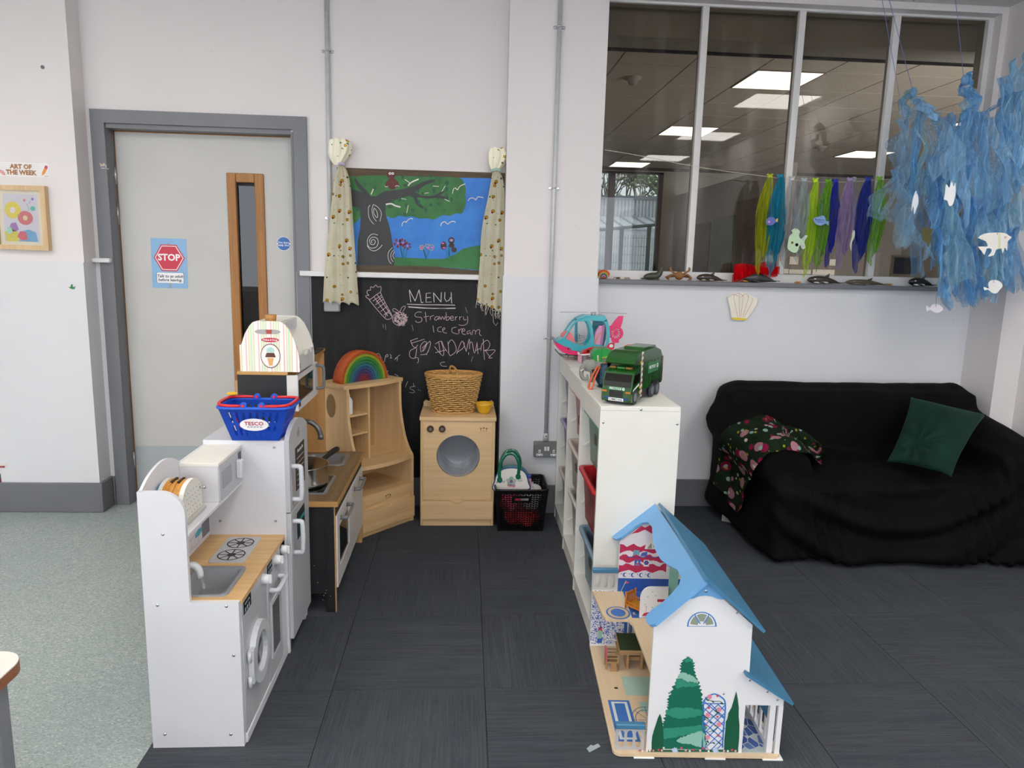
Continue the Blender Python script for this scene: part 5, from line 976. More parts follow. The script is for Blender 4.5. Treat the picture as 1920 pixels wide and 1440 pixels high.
MB().cyl((wc.x, f0+.17, wc.z), (wc.x, f0+.172, wc.z), wr_*.8, n=40).build('drum_back', plain('#8f9296', .3, .6), wm)
m = MB(); m.lathe([(wr_+.012, .018), (wr_*.8, .17)], (wc.x, f0, wc.z), 40, axis='y'); m.build('drum', metal('#eef0f4', .36), wm)
m = MB(); m.lathe([(wr_*.895, .10), (wr_*.885, .102), (wr_*.89, .104)], (wc.x, f0, wc.z), 40, axis='y'); m.build('drum_seam', STEEL, wm)
for px_, py_ in ((807, 804), (829, 804)):
    c = onY(px_, py_, f0); m = MB(); m.cyl((c.x, f0+.002, c.z), (c.x, f0-.012, c.z), .0185, .017, 20); m.build('knob', plain('#4a2c1c', .3), wm); MB().cyl((c.x, f0-.012, c.z), (c.x, f0-.014, c.z), .009, n=14).build('knob_cap', plain('#6d6f70', .3), wm)
m = MB()
for i, dx in enumerate((-.015, 0, .015)): c = onY(907, 804, f0); m.ell((c.x+dx, f0+.0015, c.z+(.004 if i == 1 else 0)), (.005, .001, .005), 8, 6).box(c.x+dx-.004, c.x+dx+.004, f0+.0008, f0+.002, c.z-.013, c.z-.010)
tag(m.build('stamped_logo', plain('#a5692f', .6), wm), kind='stuff')
MB().box(bx0, bx1, f0+.01, f0+.02, .02, .168).build('drawer_recess', MAPF, wm)
w_ = a1-a0; dr = [(a0+.006, .042), (a1-.006, .042), (a1-.006, .143), (a0+.60*w_, .143)]+smooth([(a0+.575*w_, .143), (a0+.55*w_, .132), (a0+.5*w_, .126), (a0+.45*w_, .132), (a0+.425*w_, .143)], 3)+[(a0+.40*w_, .143), (a0+.006, .143)]
MB().px(dr, f0-.012, f0+.006, 'y').build('drawer_front', MAPF, wm); MB().box(bx0, bx1, f0+.004, f0+.02, 0, .04).build('plinth', MAPF, wm); MB().box(a0+.016, a1-.016, bk_-.01, bk_, .02, .585).build('back_panel', MAPZ, wm); MB().box(bx0, bx1, f0+.004, f0+.02, .15, .172).build('front_rail', MAPF, wm)
# ---------------------------------------------------------------- wicker basket
WK = wood('#d6ae70', '#ad8044', 'x', 3., .5); WK2 = wood('#c89a58', '#a07038', 'x', 3., .5)
c = onY(850, 772, 3.90); wcx, wcy, wz = c.x, 3.895, .6045; wb_ = thing('wicker_basket', 'tall oval wicker basket with a cane handle on the wooden washing machine', 'basket', (wcx, wcy, wz))
HB = .205; rx0, rx1, ry0, ry1 = .112, .152, .082, .10
def wp(a, t, off=0): rx = rx0+(rx1-rx0)*t+off; ry = ry0+(ry1-ry0)*t+off; return (wcx+rx*cos(a), wcy+ry*sin(a), wz+.004+HB*t)
NS = 32; m = MB()
for r in range(18):
    t = (r+.5)/18; pts = [wp(2*pi*i/(NS*4), t+.006*sin(5*i*.13+r), .0042*cos(pi*i/4+(pi if r % 2 else 0))) for i in range(NS*4)]; m.tube(pts, .0045, 5, True)
tag(m.build('weave', WK, wb_, fix=False), kind='stuff')
m = MB()
for i in range(NS): m.tube([wp(2*pi*i/NS, 0), wp(2*pi*i/NS, .5), wp(2*pi*i/NS, 1)], .0026, 5)
tag(m.build('stakes', WK2, wb_, fix=False), kind='stuff')
for t, r_, n_ in ((1.0, .0075, 'rim'), (.955, .0055, 'rim_band'), (.0, .0055, 'foot_ring')): MB().tube([wp(2*pi*i/60, t) for i in range(60)], r_, 8, True).build(n_, WK2, wb_)
MB().lathe([(0, 0), (1, 0)], (wcx, wcy, wz+.006), 40, rx0, ry0).build('bottom', WK2, wb_)
m = MB(); lid = []
for j in range(9):
    f_ = (j+1)/9.5; m.tube([(wcx+rx1*.93*f_*cos(2*pi*i/72), wcy+ry1*.93*f_*sin(2*pi*i/72), wz+HB*.93+.002*cos(pi*i/3+(pi if j % 2 else 0))) for i in range(72)], .0052, 5, True)
tag(m.build('inner_weave', WK, wb_, fix=False), kind='stuff'); MB().lathe([(0, 0), (1, 0)], (wcx, wcy, wz+HB*.915), 40, rx1*.9, ry1*.9).build('inner_base', WK2, wb_)
hx = wcx-.0; MB().tube(smooth([(hx-.018, wcy+.06, wz+HB*.98), (hx-.022, wcy+.05, wz+HB+.02), (hx-.016, wcy+.04, wz+HB+.038), (hx+.0, wcy+.02, wz+HB+.036), (hx+.016, wcy-.02, wz+HB+.024), (hx+.022, wcy-.055, wz+HB+.01), (hx+.022, wcy-.08, wz+HB-.012)], 5), .0058, 8).build('handle', WK2, wb_)
# yellow bowl with a toy egg
c = onY(908, 772, 3.83); o = MB().lathe([(0, 0), (.026, 0), (.034, .012), (.046, .048), (.050, .056), (.047, .056), (.040, .042), (.028, .014), (0, .010)], (0, 0, 0), 28).build('toy_bowl', plain('#d9a91c', .35)); o.location = (c.x, 3.86, .6045); tag(o, 'yellow plastic bowl beside the wicker basket', 'bowl')
o = MB().ell((0, 0, .014), (.013, .013, .015), 12, 10).build('toy_egg', plain('#efe6cf', .5)); o.location = (c.x-.004, 3.862, .6045+.021); tag(o, 'cream toy egg lying in the yellow bowl', 'toy egg')
# ================================================================ BLACK HAMPER AND BAG
hm = thing('plastic_hamper', 'black perforated plastic basket on the floor beside the wooden washing machine', 'basket', (.308, 3.80, 0)); HBK = plain('#101010', .38)
HT = (.172, .452, 3.645, 3.925, .235); HBt = (.188, .430, 3.662, 3.905, .004)
def hc(i, v):
    x = {0: 0, 1: 1, 2: 1, 3: 0}[i]; y = {0: 2, 1: 2, 2: 3, 3: 3}[i]; return Vector((HBt[x]+(HT[x]-HBt[x])*v, HBt[y]+(HT[y]-HBt[y])*v, HBt[4]+(HT[4]-HBt[4])*v))
for s_ in range(4):
    m = MB(); P = lambda u, v: hc(s_, v).lerp(hc((s_+1) % 4, v), u); NC_, NR = 17, 16
    U = lambda i: .05+.90*i/NC_; V = lambda j: .05+.86*j/NR
    for (ua, ub, va, vb) in ((0, .05, 0, 1), (.95, 1, 0, 1), (.05, .95, 0, .05), (.05, .95, .91, 1)): m.poly([P(ua, va), P(ub, va), P(ub, vb), P(ua, vb)])
    for i in range(NC_):
        for j in range(NR):
            ua, ub, va, vb = U(i), U(i+1), V(j), V(j+1); du, dv = ub-ua, vb-va
            if s_ == 0 and 5 <= i <= 11 and 12 <= j <= 14:
                if 6 <= i <= 10 and j == 13: continue
                m.poly([P(ua, va), P(ub, va), P(ub, vb), P(ua, vb)]); continue
            k_ = 1 if i % 2 else -1; s1 = .22*dv*k_
            ringcell(m, P, (ua, ub, va, vb), [(ua+.16*du, va+.28*dv-s1), (ub-.16*du, va+.28*dv+s1), (ub-.16*du, va+.74*dv+s1), (ua+.16*du, va+.74*dv-s1)])
    m.thick(.003); tag(m.build('herringbone_wall', HBK, hm), kind='stuff')
MB().box(HBt[0], HBt[1], HBt[2], HBt[3], 0, .005, .002, 1).build('bottom', HBK, hm)
MB().tube([(x, y, HT[4]) for x, y in rrect(HT[0], HT[1], HT[2], HT[3], .025, 5)], .006, 8, True).build('rim', HBK, hm)
def cloth(name, label, col, cx, cy, cz, rx, ry, rz, seed):
    rn = random.Random(seed); ph = [rn.uniform(0, 6) for _ in range(6)]; m = MB()
    m.grid(lambda u, v: (cx+rx*sin(pi*v)**.8*cos(2*pi*u)*(1+.12*sin(4*2*pi*u+ph[0])), cy+ry*sin(pi*v)**.8*sin(2*pi*u)*(1+.1*sin(3*2*pi*u+ph[1])), cz+rz*(-cos(pi*v))*.5+rz*.5+.2*rz*sin(5*u*2*pi+ph[2])*sin(pi*v)**2), 36, 14, True)
    o = m.build(name, plain(col, .85, var=.2, vs=30)); tag(o, label, 'cloth', 'dressing up clothes'); return o
cloth('folded_cloth', 'red cloth low inside the black basket', '#e0303c', .325, 3.765, .012, .095, .098, .08, 1); cloth('folded_cloth', 'pink cloth in the upper left of the black basket', '#e8486e', .262, 3.745, .10, .062, .078, .085, 2); cloth('folded_cloth', 'white cloth showing over the rim of the black basket', '#d9d4d0', .365, 3.76, .10, .058, .092, .135, 3)
bg = thing('toy_handbag', 'small white bowling bag with glossy green handles in the black basket', 'bag', (.258, 3.75, .205), radians(-8)); bg.scale = (1.2, 1., 1.15); ROOT['toy_handbag'] = ROOT['toy_handbag'] @ Matrix.Diagonal((1.2, 1, 1.15, 1)); 
BW = plain('#e6e2da', .5); BT = plain('#3d8f97', .4); BGn = plain('#0f6b4e', .15, coat=.5)
pr = [(-.068, 0), (.078, .012), (.080, .05), (.068, .088), (.045, .108), (.01, .115), (-.03, .108), (-.058, .086), (-.070, .05)]
prs = smooth(pr, 4, True)
hb(MB().px(prs, -.032, .032, 'y'), 'body', BT, bg); hb(MB().px(shrink(prs, .97), -.034, -.0315, 'y'), 'front_face', BW, bg)
m = MB(); m.tube([(x, -.033, z) for x, z in prs], .0028, 6, True); hb(m, 'piping', plain('#1f4f8a', .4), bg)
for yy in (-.036, .03):
    hb(MB().tube(smooth([(-.048, yy, .055), (-.050, yy, .085), (-.045, yy, .14), (-.02, yy+.004, .178), (.015, yy+.004, .178), (.036, yy, .14), (.036, yy, .10), (.034, yy, .075)], 4), .0075, 8, flat=.55), 'handle', BGn, bg)
for x, z in ((-.048, .055), (.034, .075)): hb(MB().px(circ(x, z, .012, 14, .014), -.039, -.034, 'y'), 'handle_tab', BGn, bg); hb(MB().lathe([(0, -.0405), (.003, -.0395), (.003, -.039)], (x, 0, z), 8, axis='y'), 'rivet', CHROME, bg)
# soft flower print instead of the cartoon animal
for i in range(5): a = 2*pi*i/5+.3; hb(MB().px(circ(.004+.014*cos(a), .05+.014*sin(a), .010, 12), -.0352, -.0338, 'y'), 'printed_petal', plain('#8fae9f' if i % 2 else '#a9bcb2', .6), bg)
hb(MB().px(circ(.004, .05, .007, 12), -.0358, -.0338, 'y'), 'printed_centre', plain('#7d4a86', .6), bg); hb(MB().px([(-.012, .024), (.02, .022), (.024, .03), (.004, .036), (-.014, .032)], -.0352, -.0338, 'y'), 'printed_leaf', plain('#c77f9c', .6), bg)
mt = ROOT['toy_handbag']
text('popsy', .017, DARK, bg, mt @ frame((-.044, -.0345, .047), (1, 0, .12), (-.12, 0, 1)), 'printed_word', .0002); text('little\npuppy', .009, DARK, bg, mt @ frame((.043, -.0345, .06), (1, 0, .12), (-.12, 0, 1)), 'printed_word', .0002)
hb(MB().box(.066, .092, -.03, .012, .066, .080, .003), 'zip_end', plain('#1f3f9a', .4), bg); hb(MB().box(.072, .092, -.028, .008, .012, .066, .003), 'side_patch', plain('#c78fa6', .5), bg); hb(MB().lathe([(0, -.031), (.005, -.029), (.005, -.028)], (.083, 0, .05), 10, axis='y'), 'side_stud', metal('#c08a3a', .3), bg)
# ================================================================ STORAGE UNITS WITH BINS (right of the aisle)
TW_ = plain('#e0ded7', .45, var=.02); UN = [(2.53, 2.985, .492), (2.99, 3.445, .506), (3.45, 3.905, .520)]; UH = .92; UD = .296
names = ['white storage unit nearest the dolls house, recycling truck on top', 'middle white storage unit with the pink bin', 'white storage unit beside the pillar, toy helicopter on top']
RUN = [.155+.127*i for i in range(6)]
for k_, (ya, yb, x0) in enumerate(UN):
    t = thing('storage_unit', names[k_], 'storage unit', (x0+UD/2, (ya+yb)/2, 0), group='white bin storage units')
    for y in (ya, yb-.017): MB().box(x0, x0+UD, y, y+.017, 0, UH-.017).build('side_panel', TW_, t)
    MB().box(x0, x0+UD, ya, yb, UH-.017, UH, .0015, 1).build('top_panel', TW_, t); MB().box(x0, x0+.015, ya+.017, yb-.017, UH-.085, UH-.017).build('top_rail', TW_, t)
    MB().box(x0, x0+UD, ya+.017, yb-.017, .06, .076).build('bottom_panel', TW_, t); MB().box(x0+.004, x0+.016, ya+.017, yb-.017, 0, .06).build('kick_board', TW_, t); MB().box(x0+UD-.006, x0+UD, ya+.017, yb-.017, .076, UH-.017).build('back_panel', TW_, t)
    for z in RUN:
        for y, s_ in ((ya+.017, 1), (yb-.017, -1)):
            m = MB(); m.prism([(x0+.02, y, z), (x0+.045, y, z+.016), (x0+.25, y, z+.016), (x0+.25, y, z)], (0, s_*.012, 0)); m.build('runner', TW_, t)
    if k_ == 0:
        for px_, py_ in ((1202, 768), (1131, 792), (1270, 795)): c = onY(px_, py_, ya); MB().lathe([(0, -.002), (.003, -.0018), (.005, 0)], (c.x, ya, c.z), 12, axis='y').build('screw', STEEL, t)
def bin_(u, z, depth, col, label, sz=0):
    ya, yb, x0 = UN[u]; y0, y1 = ya+.032, yb-.032; xa, xb = x0+.008-sz, x0+UD-.012-sz; c = ((xa+xb)/2, (y0+y1)/2)
    t = thing('storage_bin', label, 'storage bin', (c[0], c[1], z-depth), group='plastic bins in the storage units'); mt = plain(col, .4, var=.02); m = MB(); n_ = 4
    R_ = [rrect(xa, xb, y0, y1, .03, n_), rrect(xa, xb, y0, y1, .03, n_), rrect(xa+.018, xb-.018, y0+.018, y1-.018, .03, n_), rrect(xa+.03, xb-.03, y0+.032, y1-.032, .03, n_), rrect(xa+.033, xb-.033, y0+.035, y1-.035, .028, n_), rrect(xa+.016, xb-.016, y0+.0165, y1-.0165, .03, n_), rrect(xa+.004, xb-.004, y0+.004, y1-.004, .03, n_)]
    zz = [z-.012, z, z-.001, z-depth+.003, z-depth, z-.012, z-.012]
    rings = [[m.bm.verts.new((x, y, q)) for x, y in r] for r, q in zip(R_, zz)]
    for A, B in ((rings[6], rings[0]), (rings[0], rings[1]), (rings[1], rings[2]), (rings[2], rings[3]), (rings[5], rings[4]), (rings[5], rings[6])):
        for i in range(len(A)): m._f((A[i], A[(i+1) % len(A)], B[(i+1) % len(A)], B[i]), True)
    m._f(rings[3]); m._f(rings[4]); m.build('tub', mt, t)
    zt = z-depth*.42; xx = xa+.016+(.033-.016)*.42-.001
    m = MB(); m.prism([(xx-.0012, c[1]-.022, zt-.02), (xx-.0012, c[1]+.022, zt-.02), (xx-.0035, c[1]+.022, zt+.02), (xx-.0035, c[1]-.022, zt+.02)], (.0015, 0, 0)); m.build('label_slot', plain('#55504c', .6), t)
    return (c[0], c[1], z-depth)
B_ = {}
for u, z, col, lb in ((2, .832, '#a79cc8', 'lilac bin at the top of the storage unit beside the pillar'), (2, .582, '#a298c0', 'lilac bin in the middle of the storage unit beside the pillar'), (2, .303, '#cfc8bd', 'beige bin low in the storage unit beside the pillar'), (1, .83, '#d58fa4', 'dusty pink bin at the top of the middle storage unit'), (1, .577, '#d3c6ba', 'beige bin halfway up the middle storage unit'), (1, .325, '#d6d0c6', 'pale beige bin low in the middle storage unit'), (0, .828, '#7fb5a4', 'mint green bin at the top of the nearest storage unit'), (0, .578, '#c21f26', 'red bin in the nearest storage unit'), (0, .31, '#7f9db5', 'grey blue bin low in the nearest storage unit')):
    B_[(u, z)] = bin_(u, z, .215, col, lb, .012 if col in ('#c21f26', '#d3c6ba') else 0)
def lump(name, label, cat, col, c, r, seed, grp='toys in the bins'):
    rn = random.Random(seed); ph = [rn.uniform(0, 6) for _ in range(3)]; m = MB(); m.grid(lambda u, v: (r[0]*sin(pi*v)*cos(2*pi*u)*(1+.15*sin(6*pi*u+ph[0])), r[1]*sin(pi*v)*sin(2*pi*u)*(1+.15*sin(4*pi*u+ph[1])), r[2]*(1-cos(pi*v))*(.5+.06*sin(8*pi*u+ph[2])*sin(pi*v))), 28, 10, True)
    o = m.build(name, plain(col, .85, var=.25, vs=40)); o.location = c; tag(o, label, cat, grp); return o
q = B_[(1, .577)]; lump('folded_fabric', 'navy blue fabric in the beige bin halfway up', 'fabric', '#1d2238', (q[0]-.03, q[1]+.02, q[2]+.006), (.085, .13, .155), 1)
q = B_[(1, .83)]; lump('brown_soft_toy', 'dark brown soft toy in the dusty pink bin', 'soft toy', '#4a2a22', (q[0]-.03, q[1], q[2]+.006), (.085, .12, .19), 2)
q = B_[(1, .325)]; o = MB().tube([(.018*cos(2*pi*i/20), .0, .018+.018*sin(2*pi*i/20)) for i in range(20)], .006, 8, True).build('purple_ring', plain('#5b3f94', .35)); o.location = (q[0]-.105, q[1]-.06, q[2]+.175); tag(o, 'purple plastic ring on the edge of the pale beige bin', 'toy ring'); lump('cream_cloth', 'cream cloth in the pale beige bin', 'fabric', '#d8d0bf', (q[0]-.02, q[1]-.02, q[2]+.006), (.09, .12, .15), 5)
q = B_[(0, .578)]; lump('olive_toy', 'dull green toy in the red bin', 'toy', '#6d6a4a', (q[0]-.01, q[1]+.02, q[2]+.006), (.08, .12, .14), 3)
q = B_[(0, .31)]; lump('green_soft_toy', 'dark green soft toy in the grey blue bin', 'soft toy', '#1f4a38', (q[0]-.02, q[1]+.03, q[2]+.006), (.09, .11, .17), 4)
# ================================================================ TOYS ON TOP OF THE STORAGE UNITS
TZ = UH+.0005
# ---- helicopter
HY = 3.77; he = thing('toy_helicopter', 'turquoise and pink toy helicopter on the storage unit by the pillar', 'toy helicopter', (.62, HY, TZ)); TEAL = plain('#3fa9b8', .25, coat=.3); HPK = plain('#e2236b', .28, coat=.3)
def H(cx, cy, y=HY): return onY(1030+cx/12, 570+cy/12, HY)+Vector((0, y-HY, 0))
def slab(pts, y0, y1, name, mt, sm=True, par=None):
    P = [H(*p, y0) for p in (smooth(pts, 3, True) if sm else pts)]; return MB().prism(P, (0, y1-y0, 0)).build(name, mt, par or he)
hull = [(110, 825), (200, 775), (285, 738), (400, 785), (540, 855), (640, 905), (790, 905), (965, 870), (965, 1000), (740, 1045), (460, 1012), (440, 958), (350, 943), (240, 892)]
belly = [(105, 845), (240, 890), (350, 943), (440, 958), (460, 1010), (740, 1045), (1010, 1030), (1230, 1000), (1210, 1090), (1000, 1110), (640, 1120), (400, 1100), (250, 1040), (150, 950)]
slab(hull, HY-.055, HY+.055, 'hull', TEAL, False); slab(belly, HY-.053, HY+.053, 'belly', HPK)
slab([(965, 870), (1240, 930), (1235, 1005), (965, 1000)], HY-.055, HY+.055, 'rear_floor', TEAL, False)
for y in (HY-.05, HY+.05):
    pl = lambda pts, w, nm: MB().tube([H(*p, y) for p in smooth(pts, 4)], w, 8).build(nm, TEAL, he)
    pl([(295, 760), (400, 590), (500, 450), (610, 345), (720, 285), (810, 255)], .0055, 'front_pillar')
    slab([(870, 350), (925, 480), (955, 650), (965, 800), (965, 960), (760, 910), (820, 870), (880, 780), (897, 640), (870, 490), (800, 372)], y-.004, y+.004, 'middle_pillar', TEAL, False)
    slab([(1185, 370), (1225, 440), (1245, 560), (1250, 700), (1240, 830), (1215, 960), (1265, 960), (1300, 830), (1318, 680), (1310, 520), (1280, 400), (1250, 310)], y-.004, y+.004, 'rear_pillar', TEAL, False)
slab([(610, 330), (700, 292), (800, 238), (1210, 250), (1240, 310), (1255, 372), (1180, 372), (870, 352), (780, 372), (620, 372)], HY-.054, HY+.054, 'roof', TEAL, False)
slab([(1020, 352), (1240, 365), (1300, 560), (1310, 800), (1260, 960), (1000, 960), (970, 760)], HY+.045, HY+.05, 'far_panel', plain('#2f8b98', .35), False); slab([(605, 380), (665, 380), (670, 900), (600, 870)], HY+.046, HY+.05, 'far_pillar', plain('#2f8b98', .35), False)
slab([(285, 745), (310, 650), (400, 615), (470, 640), (530, 760), (555, 860)], HY-.03, HY+.04, 'front_seat', plain('#e6747c', .45))
for a, yy in ((0, HY-.04), (90, HY-.0)): slab([(970+a, 860), (1010+a, 640), (1080+a, 500), (1130+a, 470), (1160+a, 520), (1130+a, 700), (1090+a, 950), (980+a, 950)], yy, yy+.03, 'back_seat', plain('#cf8fb8', .55))
MB().tube([H(*p, HY-.044) for p in smooth([(1130, 610), (1070, 680), (1030, 770), (1000, 850), (985, 900)], 3)], .0022, 6).build('seat_belt', plain('#d8a92f', .5), he); slab([(960, 950), (965, 900), (1000, 855), (1010, 870), (1000, 945)], HY-.046, HY-.041, 'buckle', plain('#e0c21f', .4))
m = MB()
for s_ in ([(570, 700), (600, 655), (640, 660), (660, 700)], [(570, 745), (640, 690), (700, 690), (770, 700)], [(600, 760), (690, 730), (760, 730), (770, 780)], [(560, 805), (660, 800), (720, 790)], [(580, 660), (590, 800)], [(640, 660), (650, 780)]): m.tube([H(*p, HY-.05) for p in s_], .0009, 5)
tag(m.build('control_frame', plain('#3a4a58', .5), he), kind='stuff')
slab([(1325, 505), (1390, 485), (1480, 360), (1560, 272), (1665, 266), (1640, 400), (1605, 520), (1500, 560), (1345, 640)], HY-.006, HY+.006, 'tail_fin', HPK, False)
rc = (1495, 650); m = MB(); no = 28
ro_ = [(rc[0]+162*cos(2*pi*i/no), rc[1]+162*sin(2*pi*i/no)) for i in range(no)]; ri_ = [(rc[0]+104*cos(2*pi*i/no), rc[1]+128*sin(2*pi*i/no)*.95) for i in range(no)]
for i in range(no): j = (i+1) % no; m.prism([H(*p, HY-.008) for p in (ro_[i], ro_[j], ri_[j], ri_[i])], (0, .016, 0))
m.build('tail_ring', HPK, he)
for i in range(12): a = 2*pi*i/12; MB().prism([H(rc[0]+r_*cos(a+d), rc[1]+r_*1.15*sin(a+d), HY-.003) for r_, d in ((20, -.5), (110, -.1), (110, .1), (20, .5))], (0, .006, 0)).build('tail_blade', HPK, he)
MB().cyl(H(*rc, HY-.009), H(*rc, HY+.009), .007, n=14).build('tail_hub', HPK, he)
slab([(1385, 790), (1560, 780), (1560, 872), (1430, 872)], HY-.006, HY+.006, 'tail_foot', HPK, False); slab([(1270, 960), (1320, 800), (1345, 810), (1320, 960)], HY-.01, HY+.01, 'tail_strut', plain('#d8447f', .4), False)
c = H(990, 195); m = MB(); m.cyl(c+Vector((0, 0, -.012)), c+Vector((0, 0, .0)), .013, n=16).lathe([(0, .006), (.014, .004), (.018, 0), (.014, -.002), (0, -.002)], c, 20); m.build('rotor_hub', plain('#b9bab8', .3, .3), he)
for a, b in (((870, 190), (240, 185)), ((1110, 195), (1745, 222))): A, B = H(*a), H(*b); m = MB(); d = (B-A).normalized(); w_ = Vector((0, .010, 0)); m.prism([A-w_*.6, B-w_, B+w_, A+w_*.6], (0, 0, .0022)); m.build('rotor_blade', plain('#9a8f92', .35), he)
for y in (HY-.045, HY+.045):
    MB().tube([H(*p, y) for p in smooth([(150, 1035), (200, 1105), (280, 1150), (390, 1172), (900, 1172), (1150, 1172)], 4)], .003, 6).build('skid', plain('#6f6a68', .4), he)
    for x_ in (400, 900): MB().tube([H(x_, 1095, y*.3+HY*.7), H(x_, 1172, y)], .003, 6).build('skid_strut', plain('#6f6a68', .4), he)
for cx_, cy_, r_ in ((390, 978, 22), (400, 1040, 8)): a = H(cx_, cy_, HY-.0535); MB().cyl(a, a+Vector((0, -.002, 0)), r_/12/F*HY, n=12).build('screw', DARK, he)
# ---- red toy plane
AY = 3.61; ap = thing('toy_plane', 'red toy aeroplane lying in front of the helicopter', 'toy plane', (.70, AY, TZ)); RED = plain('#bf1620', .3, coat=.3)
def A2(cx, cy, y=AY): return onY(1030+cx/12, 570+cy/12, AY)+Vector((0, y-AY, 0))
pts = [(700, 1125), (730, 1070), (790, 1025), (880, 990), (1010, 962), (1280, 962), (1400, 975), (1440, 1045), (1400, 1150), (1000, 1150)]
m = MB(); pp = smooth(pts, 3, True); n_ = 7
for i in range(n_): a = -1+2*(i+.5)/n_; s_ = sqrt(1-a*a*.8); cxm, cym = 1060, 1065; m.prism([A2(cxm+(p[0]-cxm)*(.86+.14*s_), cym+(p[1]-cym)*s_, AY+.03*(a-1/n_)) for p in pp], (0, .06/n_, 0))
m.build('fuselage', RED, ap)
MB().prism([A2(*p, AY-.005) for p in ((1270, 970), (1330, 905), (1390, 870), (1465, 880), (1445, 1040), (1380, 1050))], (0, .01, 0)).build('tail_fin', RED, ap); c = A2(1388, 942, AY-.0052); MB().cyl(c, c+Vector((0, -.001, 0)), .0095, n=16).build('round_badge', plain('#cfe2ea', .4), ap)
for cx_ in (845, 960, 1075): MB().prism([A2(cx_+a, b, AY-.0335) for a, b in ((-28, 1075), (-20, 1015), (28, 1010), (28, 1065))], (0, .006, 0)).build('window', plain('#3a0f12', .3), ap)
MB().prism([A2(*p, AY-.031) for p in ((700, 1112), (960, 1090), (960, 1125), (705, 1140))], (0, .062, 0)).build('white_belly', WHITE, ap)
for cx_ in (780, 1250): c = A2(cx_, 1150); MB().box(c.x-.008, c.x+.008, AY-.03, AY+.03, TZ, c.z+.004).build('undercarriage', plain('#77787a', .5), ap)
# ---- olive block, pink pot
o = MB().prism([onZ(1075, 669, TZ), onZ(1100, 668, TZ), onZ(1100, 676, TZ), onZ(1091, 681, TZ)], (0, 0, .012)).build('olive_block', plain('#7a7a2f', .5)); tag(o, 'flat olive green toy block beside the red plane', 'toy block')
c = onZ(1094, 684, TZ); pt = thing('pink_pot', 'small pink and white toy pot behind the elephant', 'toy pot', (c.x+.012, c.y+.09, TZ)); q = Vector((c.x+.012, c.y+.09, TZ)); MB().lathe([(0, 0), (.026, 0), (.028, .004), (.028, .05), (.024, .05), (.022, .006), (0, .006)], q, 20).build('pot', plain('#e2a3bf', .4), pt); MB().lathe([(.028, .04), (.031, .042), (.031, .052), (.026, .052)], q, 20).build('rim', WHITE, pt)
# ---- green toy bin lorry body
GY2 = 3.44; gb = thing('toy_bin_lorry', 'bright green plastic toy bin lorry behind the elephant', 'toy lorry', (.67, GY2, TZ)); GRN = plain('#16913a', .35, coat=.2)
def G2(cx, cy, y=GY2): return onY(1030+cx/12, 570+cy/12, GY2)+Vector((0, y-GY2, 0))
MB().prism([G2(*p, GY2-.045) for p in ((950, 1290), (950, 1120), (985, 1040), (1060, 990), (1290, 988), (1350, 1015), (1370, 1060), (1365, 1290))], (0, .09, 0)).build('green_body', GRN, gb)
MB().prism([G2(*p, GY2-.0458) for p in ((1140, 1000), (1146, 1000), (1130, 1285), (1122, 1285))], (0, .002, 0)).build('seam', plain('#0d6b2a', .5), gb)
b0 = G2(950, 1300).z; MB().box(G2(940, 1300).x, G2(1400, 1300).x, GY2-.042, GY2+.042, TZ+.012, b0+.004).build('chassis', plain('#7d7f80', .5), gb); MB().prism([G2(*p, GY2-.04) for p in ((1370, 1060), (1480, 1055), (1540, 1090), (1540, 1290), (1370, 1290))], (0, .08, 0)).build('cab', plain('#77797a', .5), gb)
MB().prism([G2(*p, GY2-.041) for p in ((1405, 1130), (1440, 1140), (1475, 1200), (1420, 1260))], (0, .002, 0)).build('yellow_arm', plain('#dba51f', .5), gb)
for cx_ in (1010, 1320): c = G2(cx_, 1300); [MB().cyl((c.x, y, TZ+.016), (c.x, y+.012, TZ+.016), .016, n=16).build('wheel', DARK, gb) for y in (GY2-.05, GY2+.038)]
MB().prism([G2(*p, GY2-.0462) for p in ((1040, 1140), (1065, 1125), (1075, 1250), (1045, 1270))], (0, .001, 0)).build('white_strip', WHITE, gb)
for i in range(3): MB().prism([G2(*p, GY2-.0468) for p in ((1044, 1165+38*i), (1072, 1145+38*i), (1073, 1162+38*i), (1045, 1184+38*i))], (0, .0006, 0)).build('red_bar', plain('#c22a24', .5), gb)
m = MB()
for p_ in ([(1160, 1170), (1200, 1160), (1200, 1240), (1165, 1250)], [(1215, 1180), (1240, 1155), (1275, 1165), (1285, 1200), (1270, 1235), (1225, 1235)], [(1300, 1205), (1335, 1215), (1300, 1230)], [(1160, 1205), (1200, 1200)]): stroke(m, [G2(*q_, GY2-.0462) for q_ in p_+p_[:1]], .003, (0, -1, 0))
tag(m.build('yellow_outline', plain('#b9b21f', .5), gb, fix=False), kind='stuff')
# ---- elephant
EY = 2.93; c = onZ(1109, 716, TZ); ex, ey = c.x, c.y; EG = plain('#8d8d88', .45, var=.06); el = thing('toy_elephant', 'grey plastic toy elephant on the middle storage unit', 'toy elephant', (ex, ey, TZ), radians(-12))
m = MB(); m.ell((.022, .02, .058), (.034, .026, .03), 16, 12).ell((-.02, -.006, .072), (.022, .021, .026), 16, 12)
for x_, y_ in ((.002, .006), (.002, .034), (.042, .006), (.042, .034)): m.cyl((x_, y_, 0), (x_, y_, .05), .0095, .011, 12)
m.tube(smooth([(-.032, -.012, .072), (-.042, -.016, .058), (-.044, -.018, .038), (-.038, -.02, .020), (-.026, -.02, .014), (-.018, -.018, .022), (-.020, -.018, .034)], 4), [.012-.0003*i for i in range(25)], 10); m.tube([(.054, .02, .065), (.062, .02, .045)], .0025, 6); hb(m, 'body', EG, el)
